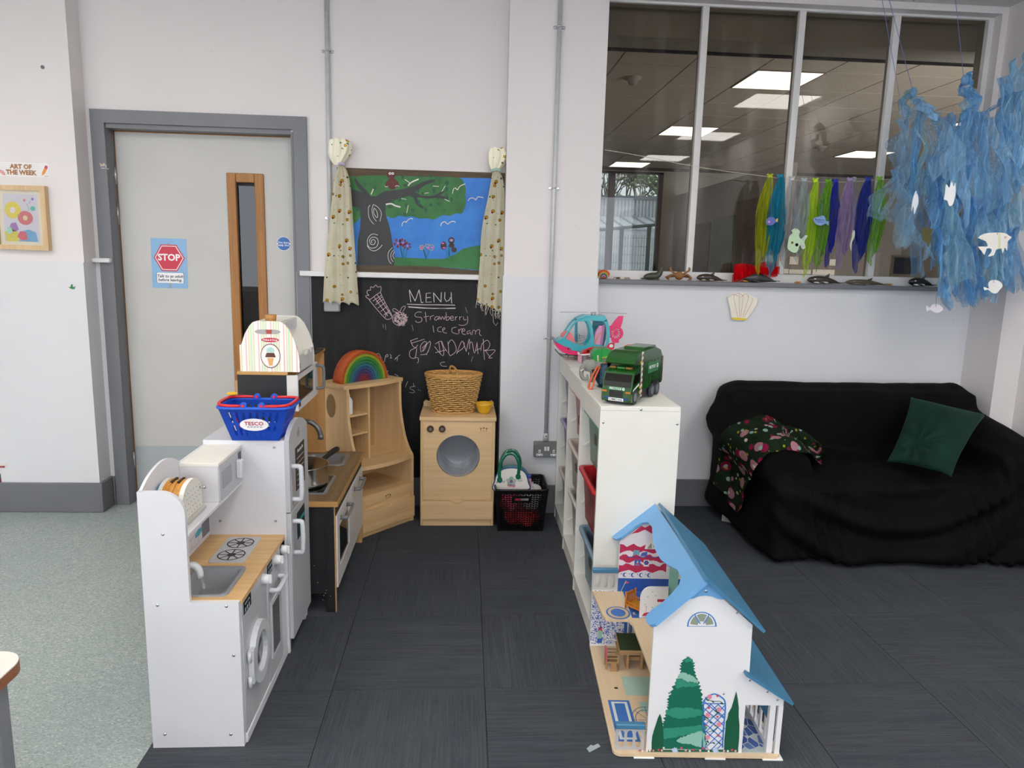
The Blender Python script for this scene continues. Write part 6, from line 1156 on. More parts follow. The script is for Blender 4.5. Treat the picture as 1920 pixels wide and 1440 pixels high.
hb(MB().lathe([(0, 0), (.018, .002), (.024, .0), (.024, -.004), (.016, -.007), (0, -.008)], (-.002, -.026, .072), 18, 1, 1.1, 'y'), 'ear', EG, el); hb(MB().lathe([(0, 0), (.02, .002), (.022, 0), (0, -.005)], (-.004, .018, .074), 16, axis='y'), 'ear', EG, el)
hb(MB().ell((-.034, -.021, .075), (.0025, .002, .0025), 8, 6), 'eye', BLACK, el); hb(MB().tube([(-.034, -.024, .058), (-.045, -.028, .05), (-.050, -.03, .054)], [.003, .0025, .001], 6), 'tusk', WHITE, el)
# ---- teal pouch with orange cords
c = onZ(1138, 712, TZ); pc = thing('teal_pouch', 'dark teal fabric pouch with orange cords behind the recycling truck', 'pouch', tuple(onZ(1142, 726, TZ))); bx, by = onZ(1142, 726, TZ).x, onZ(1142, 726, TZ).y
m = MB(); m.grid(lambda u, v: (bx+(.052+.022*v)*(1-.25*(1-v)**2)*cos(2*pi*u)*(1+.06*sin(6*pi*u)), by+(.035+.012*v)*sin(2*pi*u), TZ+.001+.09*v+.022*cos(2*pi*u+.4)*v), 36, 10, True); m.thick(.003); m.build('pouch_cloth', plain('#1f4a5c', .85, var=.12, vs=60), pc); MB().lathe([(0, 0), (1, 0)], (bx, by, TZ+.004), 24, .052, .036).build('pouch_base', plain('#1f4a5c', .85), pc)
OR = plain('#d8623a', .6, var=.15, vs=200)
for pts in ([(bx-.06, by-.045, TZ+.095), (bx-.085, by-.05, TZ+.045), (bx-.095, by-.055, TZ+.008), (bx-.082, by-.06, TZ+.006), (bx-.07, by-.055, TZ+.05), (bx-.05, by-.045, TZ+.092)], [(bx-.04, by-.03, TZ+.10), (bx, by-.02, TZ+.108), (bx+.05, by, TZ+.10)], [(bx-.03, by, TZ+.10), (bx+.01, by+.01, TZ+.095), (bx+.06, by+.01, TZ+.11)], [(bx-.02, by-.035, TZ+.088), (bx+.02, by-.04, TZ+.078)], [(bx+.05, by+.01, TZ+.11), (bx+.045, by+.02, TZ+.15), (bx+.075, by+.02, TZ+.175), (bx+.11, by+.02, TZ+.165), (bx+.125, by+.02, TZ+.13)]): MB().tube(smooth(pts, 5), .0042, 6).build('cord', OR, pc)
m = MB(); m.grid(lambda u, v: (bx-.05+.07*u, by-.046-.004*sin(pi*u), TZ+.02+.085*v+.01*u), 6, 8); m.thick(.002); m.build('check_trim', plain('#5f7f94', .8, var=.5, vs=160), pc)
m = MB(); m.grid(lambda u, v: (bx-.03+.1*u, by-.02+.04*v, TZ+.108+.012*sin(pi*u)+.006*v), 8, 5); m.thick(.003); m.build('grey_lining', plain('#8f939c', .8, var=.2, vs=80), pc)
# ---- green recycling truck
tr = thing('recycling_truck', 'dark green toy recycling truck on the nearest storage unit', 'toy truck', (.628, 2.672, TZ), atan2(-.84, -.55)); TG = plain('#174c18', .25, coat=.5, var=.06); TDG = plain('#173f18', .35); YEL = plain('#dcb414', .4)
hw = .057
def T_(m, n, mt): return hb(m, n, mt, tr)
T_(MB().px([(-.205, .045), (.05, .045), (.05, .182), (.03, .19), (-.12, .192), (-.175, .178), (-.205, .145), (-.212, .1)], -hw, hw, 'y'), 'body', TG)
T_(MB().px([(-.02, .190), (-.03, .198), (-.155, .198), (-.178, .176), (-.12, .190)], -hw*.7, hw*.7, 'y'), 'roof_hump', TG)
T_(MB().px([(.04, .142), (.115, .148), (.118, .152), (.10, .172), (.075, .184), (.04, .190)], -hw*.98, hw*.98, 'y'), 'overhang', TG)
T_(MB().px([(.045, .012), (.135, .012), (.140, .02), (.140, .045), (.133, .062), (.128, .085), (.112, .118), (.098, .128), (.045, .130)], -hw, hw, 'y'), 'cab', TG)
T_(MB().px([(.1335, .0665), (.1295, .084), (.1155, .111), (.118, .1115), (.132, .085), (.1365, .067)], -hw*.9, hw*.9, 'y'), 'windscreen', plain('#14110f', .12, coat=.6))
for s_ in (-1, 1):
    T_(MB().px([(.06, .085), (.06, .112), (.108, .112), (.124, .084), (.126, .072)], s_*hw, s_*(hw+.0008), 'y'), 'side_window', plain('#14110f', .12, coat=.6)); T_(MB().px([(.06, .068), (.06, .075), (.12, .058), (.122, .052)], s_*hw, s_*(hw+.001), 'y'), 'white_flash', WHITE)
    T_(MB().px([(.028, .022), (.042, .022), (.046, .19), (.030, .19)], s_*hw, s_*(hw+.0012), 'y'), 'chevron_strip', WHITE)
    for i in range(8):
        z = .025+.0205*i; T_(MB().px([(.0285+.0002*i, z), (.035+.0003*i, z+.008), (.0425+.0004*i, z), (.0425+.0004*i, z+.008), (.035+.0003*i, z+.016), (.0285+.0002*i, z+.008)], s_*(hw+.001), s_*(hw+.0018), 'y'), 'chevron_bar', plain('#8f1420', .4))
    for z in (.035, .055, .145): T_(MB().box(.048, .054, s_*hw, s_*(hw+.002), z, z+.011), 'yellow_lamp', YEL)
    for i in range(5): T_(MB().box(-.19+.04*i, -.1885+.04*i, s_*hw, s_*(hw+.0012), .05, .15), 'panel_rib', TDG)
    T_(MB().px([(-.15, .10), (-.03, .10), (-.03, .142), (-.15, .142)], s_*hw, s_*(hw+.0015), 'y'), 'side_sign', plain('#2f7a4a', .4))
    for x_ in (.095, -.095, -.155):
        T_(MB().lathe([(0, .0), (.018, .0), (.0265, .003), (.0275, .008), (.0265, .0135), (0, .0135)], (x_, s_*(hw-.006)-.00675, .0275), 20, axis='y'), 'wheel', plain('#2a2c30', .5)); T_(MB().lathe([(0, -.0005 if s_ < 0 else .0145), (.017, -.0002 if s_ < 0 else .0140)], (x_, s_*(hw-.006)-.00675, .0275), 18, axis='y'), 'hub_cap', plain('#6f767e', .4))
    T_(MB().px([(.095+.033*cos(a), .0275+.033*sin(a)) for a in ang(-.2, pi+.2, 12, lambda z: z)], s_*(hw-.001), s_*(hw+.0004), 'y'), 'wheel_arch', TDG); T_(MB().px([(-.195, .045), (-.055, .045), (-.075, .066), (-.175, .066)], s_*(hw-.001), s_*(hw+.0006), 'y'), 'wheel_arch', plain('#0f1410', .4))
    T_(MB().box(-.213, -.209, s_*.050, s_*.057, .05, .15), 'rear_chevron', plain('#b9332f', .5)); T_(MB().box(.134, .142, s_*.036, s_*.054, .046, .052), 'headlamp', plain('#c8731f', .3)); T_(MB().box(.1395, .1412, s_*.024, s_*.046, .022, .028), 'fog_lamp', plain('#233a8c', .4)); T_(MB().box(.088, .108, s_*.018, s_*.042, .128, .138, .003), 'beacon', plain('#7a5a24', .25))
T_(MB().box(.085, .105, -.016, .016, .128, .136, .002), 'roof_panel', plain('#2f7a3a', .4)); T_(MB().box(-.205, .13, -.045, .045, .012, .046), 'chassis', DARK)
T_(MB().box(.137, .1408, -.026, .026, .030, .052), 'grille', plain('#0f0f10', .4))
for i in range(4): T_(MB().box(.1405, .1416, -.024, .024, .032+.0055*i, .0335+.0055*i), 'grille_bar', plain('#3a3a3c', .4))
T_(MB().box(.134, .1385, -.033, .033, .0535, .067), 'front_sign', plain('#2f7a4a', .4)); T_(MB().box(.1398, .1418, -.029, .029, .0145, .026, .001, 1), 'number_plate', WHITE)
mt = ROOT['recycling_truck']; text('RECYCLE', .011, WHITE, tr, mt @ frame((.139, -.004, .0602), (0, 1, 0), (0, 0, 1)), 'sign_lettering', .0002, bold=.0003); text('C4MO 91R', .0105, plain('#1a1f3a', .5), tr, mt @ frame((.1421, 0, .0202), (0, 1, 0), (0, 0, 1)), 'plate_lettering', .0002, bold=.0002)
T_(MB().cyl((.1388, .027, .0602), (.1396, .027, .0602), .005, n=12), 'recycle_badge', WHITE); T_(MB().cyl((.139, .027, .0602), (.1399, .027, .0602), .002, n=8), 'badge_centre', plain('#2f7a4a', .4))
text('RECYCLE', .017, WHITE, tr, mt @ frame((-.078, hw+.0018, .121), (-1, 0, 0), (0, 0, 1)), 'sign_lettering', .0002, bold=.0003); T_(MB().lathe([(.004, .0), (.008, .001), (.009, 0)], (-.138, hw+.0018, .121), 14, axis='y'), 'recycle_badge', WHITE)
# ================================================================ DOLLS HOUSE
dh = thing('dolls_house', 'wooden dolls house with blue roofs on the carpet', 'dolls house', (.452, 1.880, 0), radians(-3)); MH = ROOT['dolls_house']; CAMP = Vector((0, 0, EYE))
def onP(px_, py_, p0, nn): d = ray(px_, py_); p0, nn = Vector(p0), Vector(nn); return CAMP+d*(((p0-CAMP).dot(nn))/d.dot(nn))
def hl(p): return MH @ Vector(p)
def D_(m, n, mt, par=None): return hb(m, n, mt, par or dh)
ny = (MH.to_3x3() @ Vector((0, -1, 0)))
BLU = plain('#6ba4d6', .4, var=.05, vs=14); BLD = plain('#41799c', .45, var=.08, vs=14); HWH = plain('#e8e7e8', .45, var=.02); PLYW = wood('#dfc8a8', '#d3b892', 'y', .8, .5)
D_(MB().px(rrect(0, .497, 0, .630, .022, 5), .003, .012, 'z'), 'base_board', PLYW)
for x_, y_ in ((.06, .0), (.27, .0), (.44, .0), (.06, .58), (.42, .58)): D_(MB().box(x_, x_+.06, y_-.004, y_+.03, 0, .003), 'foot', WHITE)
# near gable wall with porch header, cut from one board
RX_, RZ = .238, .556
D_(MB().px([(.098, .012), (.381, .012), (.381, .168), (.492, .168), (.492, .195), (.384, .262), (.381, .42), (RX_, RZ-.012), (.098, .428)], .012, .022, 'y'), 'near_wall', HWH)
D_(MB().px([(.372, .012), (.381, .012), (.381, .42), (.372, .42)], .022, .612, 'y'), 'long_wall', HWH)
FW_ = D_(MB().px([(0, .012), (.381, .012), (.381, .42), (RX_, RZ-.012), (.093, .428), (.093, .235), (0, .235)], .602, .612, 'y'), 'far_wall', HWH)
D_(MB().px([(-.0, .605), (.014, .42), (.02, .398), (.034, .388), (.098, .39), (.108, .36), (.112, .022), (.372, .022), (.372, .602), (0, .602)], .222, .232, 'z'), 'upper_floor', PLYW)
# railings: frame with three slots and a blue hand rail
def railing(x0, x1, y, z0, z1, n_, nm='railing'):
    m = MB(); P = lambda u, v: (x0+(x1-x0)*u, y, z0+(z1-z0)*v); us = [.06+.88*i/n_ for i in range(n_+1)]
    m.poly([P(0, 0), P(us[0], 0), P(us[0], 1), P(0, 1)]); m.poly([P(us[-1], 0), P(1, 0), P(1, 1), P(us[-1], 1)])
    for a, b in zip(us, us[1:]): w_ = (b-a)*.17; ringcell(m, P, (a, b, 0, 1), slot8(a+w_, b-w_, .14, .86, .3, .12))
    m.thick(.008); o = D_(m, nm, HWH); D_(MB().box(x0-.002, x1, y-.010, y+.008, z1, z1+.016, .003), 'hand_rail', BLD)
railing(.006, .092, .018, .012, .085, 3); railing(.0, .093, .604, .236, .305, 3)
# roofs
def slope(xa, za, xb, zb, ya, yb, t, nm, mt):
    dx, dz = xb-xa, zb-za; L = sqrt(dx*dx+dz*dz); n_ = Vector((-dz/L, 0, dx/L)); n_ = n_ if n_.z > 0 else -n_
    m = MB(); m.prism([(xa, ya, za), (xb, ya, zb), (xb, yb, zb), (xa, yb, za)], n_*t); return D_(m, nm, mt)
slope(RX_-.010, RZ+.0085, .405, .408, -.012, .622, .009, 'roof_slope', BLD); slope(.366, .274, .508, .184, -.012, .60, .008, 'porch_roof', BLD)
sl_p = hl((RX_, 0, RZ+.006)); sv1 = hl((.075, 0, .424))-hl((RX_, 0, RZ+.002)); sv2 = hl((0, 1, 0))-hl((0, 0, 0)); sn = sv1.cross(sv2).normalized(); sn = sn if sn.z > 0 else -sn
out = [(1226, 941), (1326, 1089), (1228, 1170), (1218, 1172), (1211, 1165), (1212, 1153), (1224, 1141), (1240, 1131), (1258, 1114), (1273, 1096), (1277, 1082), (1270, 1068), (1252, 1059), (1238, 1048), (1228, 1030), (1223.5, 1008), (1222.5, 988), (1215, 979), (1203, 980), (1190, 987), (1178, 997), (1165, 1007), (1155, 1011), (1148, 1008), (1146, 1000), (1152, 992)]
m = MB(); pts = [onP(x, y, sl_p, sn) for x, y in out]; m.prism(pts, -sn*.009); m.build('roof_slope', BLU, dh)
D_(MB().px([(RX_, RZ-.002), (.19, RZ-.040), (.178, RZ-.05), (.19, RZ-.058), (.205, RZ-.055), (.22, RZ-.048), (.238, RZ-.046), (.256, RZ-.048), (.272, RZ-.055), (.288, RZ-.057), (.302, RZ-.052)], .006, .0125, 'y'), 'gable_board', BLU)
D_(MB().lathe([(0, -.002), (.004, 0)], (RX_, .006, RZ-.033), 10, axis='y'), 'screw', STEEL)
# porch posts and far porch rail
D_(MB().box(.455, .472, .014, .03, .012, .168), 'porch_post', HWH); D_(MB().box(.478, .492, .010, .022, .012, .168), 'porch_post', HWH); D_(MB().box(.455, .472, .58, .60, .012, .168), 'porch_post', HWH)
for i in range(12): D_(MB().box(.464, .470, .06+.042*i, .072+.042*i, .03, .105), 'baluster', HWH)
D_(MB().box(.462, .473, .03, .58, .012, .03), 'bottom_rail', HWH); D_(MB().box(.459, .476, .03, .58, .105, .118, .002, 1), 'hand_rail', BLD)
tl_ = N('porch_paving'); vo = tl_.n('TexVoronoi'); tl_.l(tl_.coord('Object', (1, .7, 1)), vo.inputs['Vector']); vo.inputs['Scale'].default_value = 42; sx_ = tl_.n('SeparateColor'); tl_.l(vo.outputs['Color'], sx_.inputs[0]); ve = tl_.n('TexVoronoi', feature='DISTANCE_TO_EDGE'); tl_.l(tl_.coord('Object', (1, .7, 1)), ve.inputs['Vector']); ve.inputs['Scale'].default_value = 42
cc = tl_.ramp(sx_.outputs[0], [(0, '#3f5fa0'), (.42, '#5b78b0'), (.45, '#b9c4c4'), (1, '#a8b8b4')], 'CONSTANT'); tl_.base(tl_.mix(tl_.ramp(ve.outputs[0], [(.03, (1, 1, 1)), (.06, (0, 0, 0))]), cc, '#c8cfcc')); PAV = tl_.fin(.4)
D_(MB().box(.383, .49, .014, .60, .012, .0132), 'porch_paving', PAV)
# screws on the near wall
WP0 = hl((0, .012, 0))
def nw(px_, py_, k=1): return onP(px_, py_, WP0+ny*(.0005*k), ny)
for px_, py_ in ((1382, 1149), (1406, 1276), (1439, 1297), (1458, 1312), (1255, 1299), (1357, 1301)): c = nw(px_, py_, 0); MB().ell(tuple(c), (.0035, .0015, .0035), 10, 6).build('screw', STEEL, dh)
# ---- printed decoration on the near wall
def wpoly(pts, k, nm, mt, sm=False): m = MB(); m.poly([nw(x, y, k) for x, y in (smooth(pts, 3, True) if sm else pts)]); return m.build(nm, mt, dh, fix=False)
def jag(L, R, seed, a=3.2):
    rn = random.Random(seed); out = []
    for path, s_ in ((L, -1), (R[::-1], 1)):
        sp = smooth(path, 7)
        for i, (x, y) in enumerate(sp): out.append((x+s_*(a if i % 2 else -a*.5)*rn.uniform(.5, 1.2), y+rn.uniform(-1.5, 1.5)))
    return out
T1 = plain('#0d6a52', .5); T2 = plain('#2f8f72', .5); T3 = plain('#8fbfae', .5); T4 = plain('#14593f', .5); DF = 6.0
K = lambda cx, cy: (1210+cx/DF, 1200+cy/DF)
big = [K(*p) for p in ((480, 185), (410, 260), (395, 380), (340, 480), (265, 650), (255, 760), (215, 900), (190, 1010), (190, 1230))]; bigr = [K(*p) for p in ((480, 185), (540, 260), (560, 380), (610, 520), (640, 680), (650, 800), (670, 960), (680, 1060), (690, 1230))]
wpoly(jag(big, bigr, 1), 1, 'printed_tree', T1)
for pts, mt, sd in (((( 450, 215), (520, 210), (540, 260), (500, 240), (440, 250)), T2, 2), (((400, 370), (470, 380), (580, 440), (590, 480), (500, 470), (380, 430)), T3, 3), (((360, 440), (480, 470), (590, 500), (540, 530), (430, 530), (350, 540)), T2, 4), (((250, 780), (400, 760), (640, 790), (650, 840), (520, 870), (390, 880), (240, 840)), T2, 5), (((200, 1000), (420, 980), (660, 960), (670, 1010), (500, 1060), (330, 1090), (200, 1110)), T2, 6), (((360, 1130), (450, 1080), (600, 1030), (660, 1050), (670, 1200), (600, 1200), (530, 1180), (400, 1160)), T3, 7)):
    rn = random.Random(sd); sp = smooth(list(pts), 8, True); wpoly([K(x+rn.uniform(-9, 9), y+rn.uniform(-9, 9)) for x, y in sp], 2, 'printed_highlight', mt)
wpoly([K(*p) for p in ((165, 830), (140, 880), (115, 960), (95, 1020), (78, 1080), (70, 1160), (72, 1260), (200, 1260), (205, 1080), (195, 950), (180, 870))], 3, 'printed_cypress', T4)
wpoly([K(*p) for p in ((1022, 575), (1000, 660), (970, 760), (935, 820), (925, 880), (905, 920), (900, 1020), (890, 1120), (885, 1265), (1040, 1265), (1055, 1120), (1060, 960), (1050, 860), (1052, 760), (1040, 660))], 3, 'printed_cypress', T4)
wpoly([K(*p) for p in ((30, 1236), (1045, 1232), (1045, 1262), (30, 1260))], 4, 'printed_hedge', T4)
m = MB(); TRb = plain('#3b78c8', .5)
fr_ = [(640, 1230), (650, 900), (655, 720), (690, 650), (770, 608), (850, 640), (900, 720), (880, 1000), (865, 1240)]
stroke(m, [nw(*K(*p), 2) for p in smooth(fr_, 4)], .0042, ny); stroke(m, [nw(*K(650, 715), 2), nw(*K(895, 718), 2)], .003, ny)
for i in range(-3, 9): stroke(m, [nw(*K(650, 760+80*i if 760+80*i > 640 else 640), 2), nw(*K(880, 960+80*i if 960+80*i < 1235 else 1235), 2)], .0028, ny) if -1 <= i <= 3 else None
for i in range(0, 7): stroke(m, [nw(*K(655, 720+85*i if i < 6 else 1235), 2), nw(*K(655+min(240, 85*i), 720+85*i-min(240, 85*i)*1.0), 2)], .0028, ny) if i else None
for i in range(1, 4): stroke(m, [nw(*K(655+80*i, 720), 2), nw(*K(890, 720+(235-80*i)), 2)], .0028, ny); stroke(m, [nw(*K(680+60*i, 1235), 2), nw(*K(875, 1235-(195-60*i)), 2)], .0028, ny)
tag(m.build('printed_trellis', TRb, dh, fix=False), kind='stuff')
m = MB()
for p_ in ([(670, 640), (700, 670), (770, 690), (840, 690), (880, 720)], [(790, 780), (810, 830), (770, 860), (700, 880)], [(840, 950), (800, 990), (760, 1020), (690, 1040)], [(660, 860), (690, 900), (740, 930)], [(690, 1100), (720, 1160), (770, 1150)]): stroke(m, [nw(*K(*q_), 3) for q_ in smooth(p_, 4)], .0016, ny)
for x, y in ((700, 675), (760, 695), (860, 715), (790, 800), (820, 815), (735, 930), (790, 965), (765, 1025), (700, 1145), (770, 1160), (835, 1160), (660, 850), (690, 875)): m.poly([nw(*K(x+16*cos(a), y+9*sin(a)+8*cos(a)), 4) for a in [2*pi*i/8 for i in range(8)]])
tag(m.build('printed_vine', T4, dh, fix=False), kind='stuff')
for x, y, r in ((722, 640, 27), (830, 785, 26), (703, 845, 27), (828, 950, 28), (702, 1095, 26), (812, 628, 14), (812, 865, 13), (715, 765, 12), (822, 1075, 14), (683, 960, 10)): wpoly([K(*p) for p in circ(x, y, r, 10)], 5, 'printed_rose', plain('#e58aa0' if r > 20 else '#d8405e', .5))
fl = [(50, 1270, '#e8e4e0'), (90, 1270, '#e0708a'), (150, 1262, '#d8405e'), (187, 1268, '#eab0b8'), (207, 1240, '#e8e4e0'), (405, 1240, '#d8506a'), (455, 1268, '#eab0b8'), (500, 1275, '#e8e4e0'), (540, 1263, '#d8405e'), (616, 1270, '#eab0b8'), (650, 1242, '#d8405e'), (688, 1250, '#eab0b8'), (712, 1276, '#e8e4e0'), (862, 1248, '#e8e4e0'), (885, 1273, '#eab0b8'), (928, 1276, '#e8e4e0'), (975, 1263, '#d8405e'), (1015, 1275, '#eab0b8'), (-60, 1270, '#d8506a'), (-30, 1275, '#e8e4e0')]
for x, y, c_ in fl: wpoly([K(x+(17 if i % 2 else 9)*cos(2*pi*i/10), y-26+(17 if i % 2 else 9)*sin(2*pi*i/10)) for i in range(10)], 6, 'printed_flower', plain(c_, .5))
for x in (333, 790): wpoly([K(x+(44 if i % 2 else 24)*cos(2*pi*i/18), 1242+(42 if i % 2 else 24)*sin(2*pi*i/18)) for i in range(18)], 6, 'printed_blossom', plain('#b9cbe4', .5))
# half-round window in the gable
c0 = (1316, 1175); wpoly([(c0[0]+28*cos(a), c0[1]-28*sin(a)) for a in ang(0, pi, 14, lambda z: z)], 1, 'fanlight_outline', plain('#3f7fc4', .5)); wpoly([(c0[0]+25*cos(a), c0[1]-1-25*sin(a)) for a in ang(0, pi, 14, lambda z: z)], 2, 'fanlight_field', HWH)
for a0_, a1_ in ((.12, .95), (1.12, 2.02), (2.19, 3.02)): wpoly([(c0[0]+r_*cos(a), c0[1]-2-r_*sin(a)) for r_, aa in ((22, ang(a0_, a1_, 5, lambda z: z)), (8, ang(a1_, a0_, 3, lambda z: z))) for a in aa], 3, 'fanlight_pane', plain('#8f9a86', .3))
for a in (1.03, 2.1): m = MB(); stroke(m, [nw(c0[0]+6*cos(a), c0[1]-6*sin(a), 4), nw(c0[0]+26*cos(a), c0[1]-26*sin(a), 4)], .003, ny); m.build('fanlight_bar', plain('#3f7fc4', .5), dh, fix=False)
# ---- wallpaper inside, on the far wall
FP0 = hl((0, .602, 0))
def fw(px_, py_, k=1): return onP(px_, py_, FP0+ny*(.0006*k), ny)
L5 = lambda cx, cy: (1100+cx/7.2, 940+cy/7.2)
def fpoly(pts, k, nm, mt): m = MB(); m.poly([fw(*L5(x, y), k) for x, y in pts]); return m.build(nm, mt, dh, fix=False)
def flp(pts, y, k, nm, mt): m = MB(); m.poly([(x, y-.0006*k, z) for x, z in pts]); return D_(m, nm, mt)
flp([(.093, .312), (.372, .312), (.372, .425), (RX_, RZ-.016), (.093, .428)], .602, 1, 'cloud_paper', plain('#e6e0e6', .6)); PK = plain('#c22a55', .6)
rn = random.Random(4)
for z, h in ((.478, .022), (.40, .024), (.362, .022), (.326, .026)):
    up = []; lo = []
    for i in range(15): x = .094+.0125*i; up.append((x, z+h/2+.006*sin(i*1.7+z*50)+rn.uniform(-.002, .002))); lo.append((x, z-h/2+.006*sin(i*1.3+z*90)+rn.uniform(-.002, .002)))
    mx = lambda x: .428+(x-.093)*.85 if x < RX_ else .55-(x-RX_)*.95
    up = [(x, min(q_, mx(x)-.004)) for x, q_ in up]; lo = [(x, min(q_, mx(x)-.005)) for x, q_ in lo]; flp(up+lo[::-1], .602, 2, 'cloud_stripe', PK)
flp([(.093, .284), (.372, .284), (.372, .312), (.093, .312)], .602, 1, 'moon_band', plain('#e9e6ea', .6)); flp([(.093, .232), (.372, .232), (.372, .284), (.093, .284)], .602, 1, 'blue_paper', plain('#2b57a8', .6))
MN = plain('#2d4f9c', .6)
for x in (.118, .148, .178, .208): flp([(x+.0085*cos(a), .298+.0085*sin(a)) for a in ang(.9, 5.4, 10, lambda z: z)]+[(x+.003+.0065*cos(a), .298+.0065*sin(a)) for a in ang(5.2, 1.1, 8, lambda z: z)], .602, 3, 'printed_moon', MN); flp(circ(x-.014, .302, .0022, 5), .602, 3, 'printed_star', MN)
for pts, c_, nm in ((((.145, .395), (.165, .395), (.168, .375), (.155, .38), (.142, .372)), '#6f9fb4', 'printed_bear'), (((.17, .372), (.195, .372), (.195, .39), (.175, .385)), '#4a63b0', 'printed_toy'), (((.15, .335), (.172, .335), (.172, .358), (.15, .358)), '#3f66b0', 'printed_picture'), (((.184, .332), (.204, .332), (.204, .358), (.184, .358)), '#e6e4e6', 'printed_picture')): flp(pts, .602, 3, nm, plain(c_, .6))
flp([(.155, .337), (.161, .355), (.167, .337)], .602, 4, 'printed_shape', WHITE); flp(circ(.161, .342, .005, 8), .602, 5, 'printed_shape', plain('#cf4a5a', .6))
for i in range(6): flp(circ(.194+.006*cos(i*1.05), .347+.006*sin(i*1.05), .0038, 7), .602, 4, 'printed_petal', MN)
flp(circ(.194, .347, .003, 7), .602, 5, 'printed_petal', PK); flp([(.12, .367), (.24, .367), (.24, .3695), (.12, .3695)], .602, 3, 'printed_shelf', MN)
flp([(.215+.03*cos(a), .40+.034*sin(a)) for a in ang(0, pi, 10, lambda z: z)], .602, 4, 'fanlight_field', HWH); flp([(.193, .403), (.211, .403), (.208, .425)], .602, 5, 'fanlight_pane', plain('#a39c8a', .4)); flp([(.216, .407), (.22, .43), (.236, .415)], .602, 5, 'fanlight_pane', plain('#a39c8a', .4))
m = MB(); m.poly([(.104, .601-.002, .232), (.107, .599, .232), (.124, .599, .276), (.121, .599, .276)]); D_(m, 'printed_flagpole', plain('#8fc4b0', .6)); flp([(.122, .276), (.136, .268), (.118, .262)], .602, 4, 'printed_flag', plain('#d0566e', .6))
wpn = N('blue_sprig_paper'); v = wpn.coord('Object', (1, 1, 1)); a_ = wpn.noise(v, 95, 3, .5); b_ = wpn.n('TexVoronoi'); wpn.l(v, b_.inputs['Vector']); b_.inputs['Scale'].default_value = 95
wpn.base(wpn.mix(wpn.ramp(a_, [(.47, (0, 0, 0)), (.485, (1, 1, 1)), (.53, (1, 1, 1)), (.545, (0, 0, 0))]), wpn.mix(wpn.ramp(b_.outputs['Distance'], [(.26, (1, 1, 1)), (.30, (0, 0, 0))]), '#e6e6ec', '#2f5fb4'), '#2f5fb4')); flp([(.001, .02), (.37, .02), (.37, .221), (.093, .221), (.093, .234), (.001, .234)], .602, 1, 'sprig_paper', wpn.fin(.6))
for x, c_ in ((.125, '#3468b8'), (.137, '#e4e6ec'), (.142, '#3468b8')): flp([(x, .022), (x+.012, .022), (x+.012, .21), (x, .21)], .602, 3, 'printed_stripe', plain(c_, .6))
flp([(.028, .024), (.044, .024), (.046, .042), (.026, .042)], .602, 3, 'printed_vase', plain('#2f5fb4', .6)); flp([(.03, .042), (.042, .042), (.046, .075), (.036, .085), (.026, .075)], .602, 3, 'printed_stem', plain('#9cc8b8', .6)); flp([(.026, .072), (.036, .094), (.047, .07), (.036, .078)], .602, 4, 'printed_tulip', plain('#d0305a', .6))
# ---- upstairs partition, curtain, painted rugs
pt_ = [(.138, .232), (.138, .30)]+[(.172+.034*cos(a), .305+.04*sin(a)) for a in ang(pi, pi/2, 8, lambda z: z)]+[(.232, .346), (.232, .232)]
D_(MB().px(pt_, .402, .409, 'y'), 'partition', HWH)
for pts, c_, nm in ((((.146, .240), (.186, .240), (.181, .252), (.176, .248), (.169, .254), (.153, .250)), '#c22a4a', 'printed_basket_lid'), (((.148, .234), (.183, .234), (.185, .240), (.146, .240)), '#b9c0cc', 'printed_basket'), (((.196, .292), (.226, .292), (.226, .302), (.196, .302)), '#c22a4a', 'printed_brush')): flp(pts, .402, 1, nm, plain(c_, .6))
m = MB()
for x, z in ((.162, .31), (.178, .328), (.155, .282), (.18, .272), (.19, .315), (.2, .265)): m.poly([(x+.0028*cos(2*pi*i/6), .4012, z+.0024*sin(2*pi*i/6)) for i in range(6)])
tag(D_(m, 'printed_dots', plain('#9cc8b8', .6)), kind='stuff')
D_(MB().box(.236, .268, .42, .424, .232, .42), 'mint_curtain', plain('#8fc4b4', .6))
def rug(pts, z, c_, nm, k=0): m = MB(); m.poly([(x, y, z+.0004+.0004*k) for x, y in pts]); return D_(m, nm, plain(c_, .5))
def rz(x0, x1, y0, y1): return [(x0, y0), (x1, y0), (x1, y1), (x0, y1)]
for i, (e, c_) in enumerate(((0, '#3a6fb8'), (.009, '#d3d8d8'), (.018, '#3a6fb8'))): rug(rz(.02+e, .09-e, .055+e, .262-e), .012, c_, 'painted_rug', i)
for i, (rr_, c_) in enumerate(((.042, '#3a6fb8'), (.036, '#cdb48c'), (.026, '#3a6fb8'))): rug(circ(.07, .435, rr_, 24, rr_*1.1), .232, c_, 'painted_round_rug', i)
rug(rz(.113, .20, .40, .60), .232, '#2f5fae', 'painted_blue_floor')
for i in range(4): rug([(.128+.008*cos(a), .43+.042*i+.009*sin(a)) for a in ang(.8, 5.4, 8, lambda z: z)]+[(.131+.005*cos(a), .43+.042*i+.007*sin(a)) for a in ang(5.2, 1., 6, lambda z: z)], .232, '#d9b98a', 'painted_moon', 2)
rug(rz(.085, .32, .29, .40), .012, '#a9c8bc', 'painted_mint_rug'); rug(rz(.12, .32, .20, .255), .012, '#a9c8bc', 'painted_mint_rug')
m = MB(); c_ = (.135, .16)
for r_ in (.052, .04): stroke(m, [(c_[0]+r_*cos(2*pi*i/28), c_[1]+r_*1.3*sin(2*pi*i/28), .0126) for i in range(29)], .0022, (0, 0, 1))
for i in range(8): a = 2*pi*i/8; stroke(m, [(c_[0], c_[1], .0126), (c_[0]+.052*cos(a), c_[1]+.068*sin(a), .0126)], .0016, (0, 0, 1))
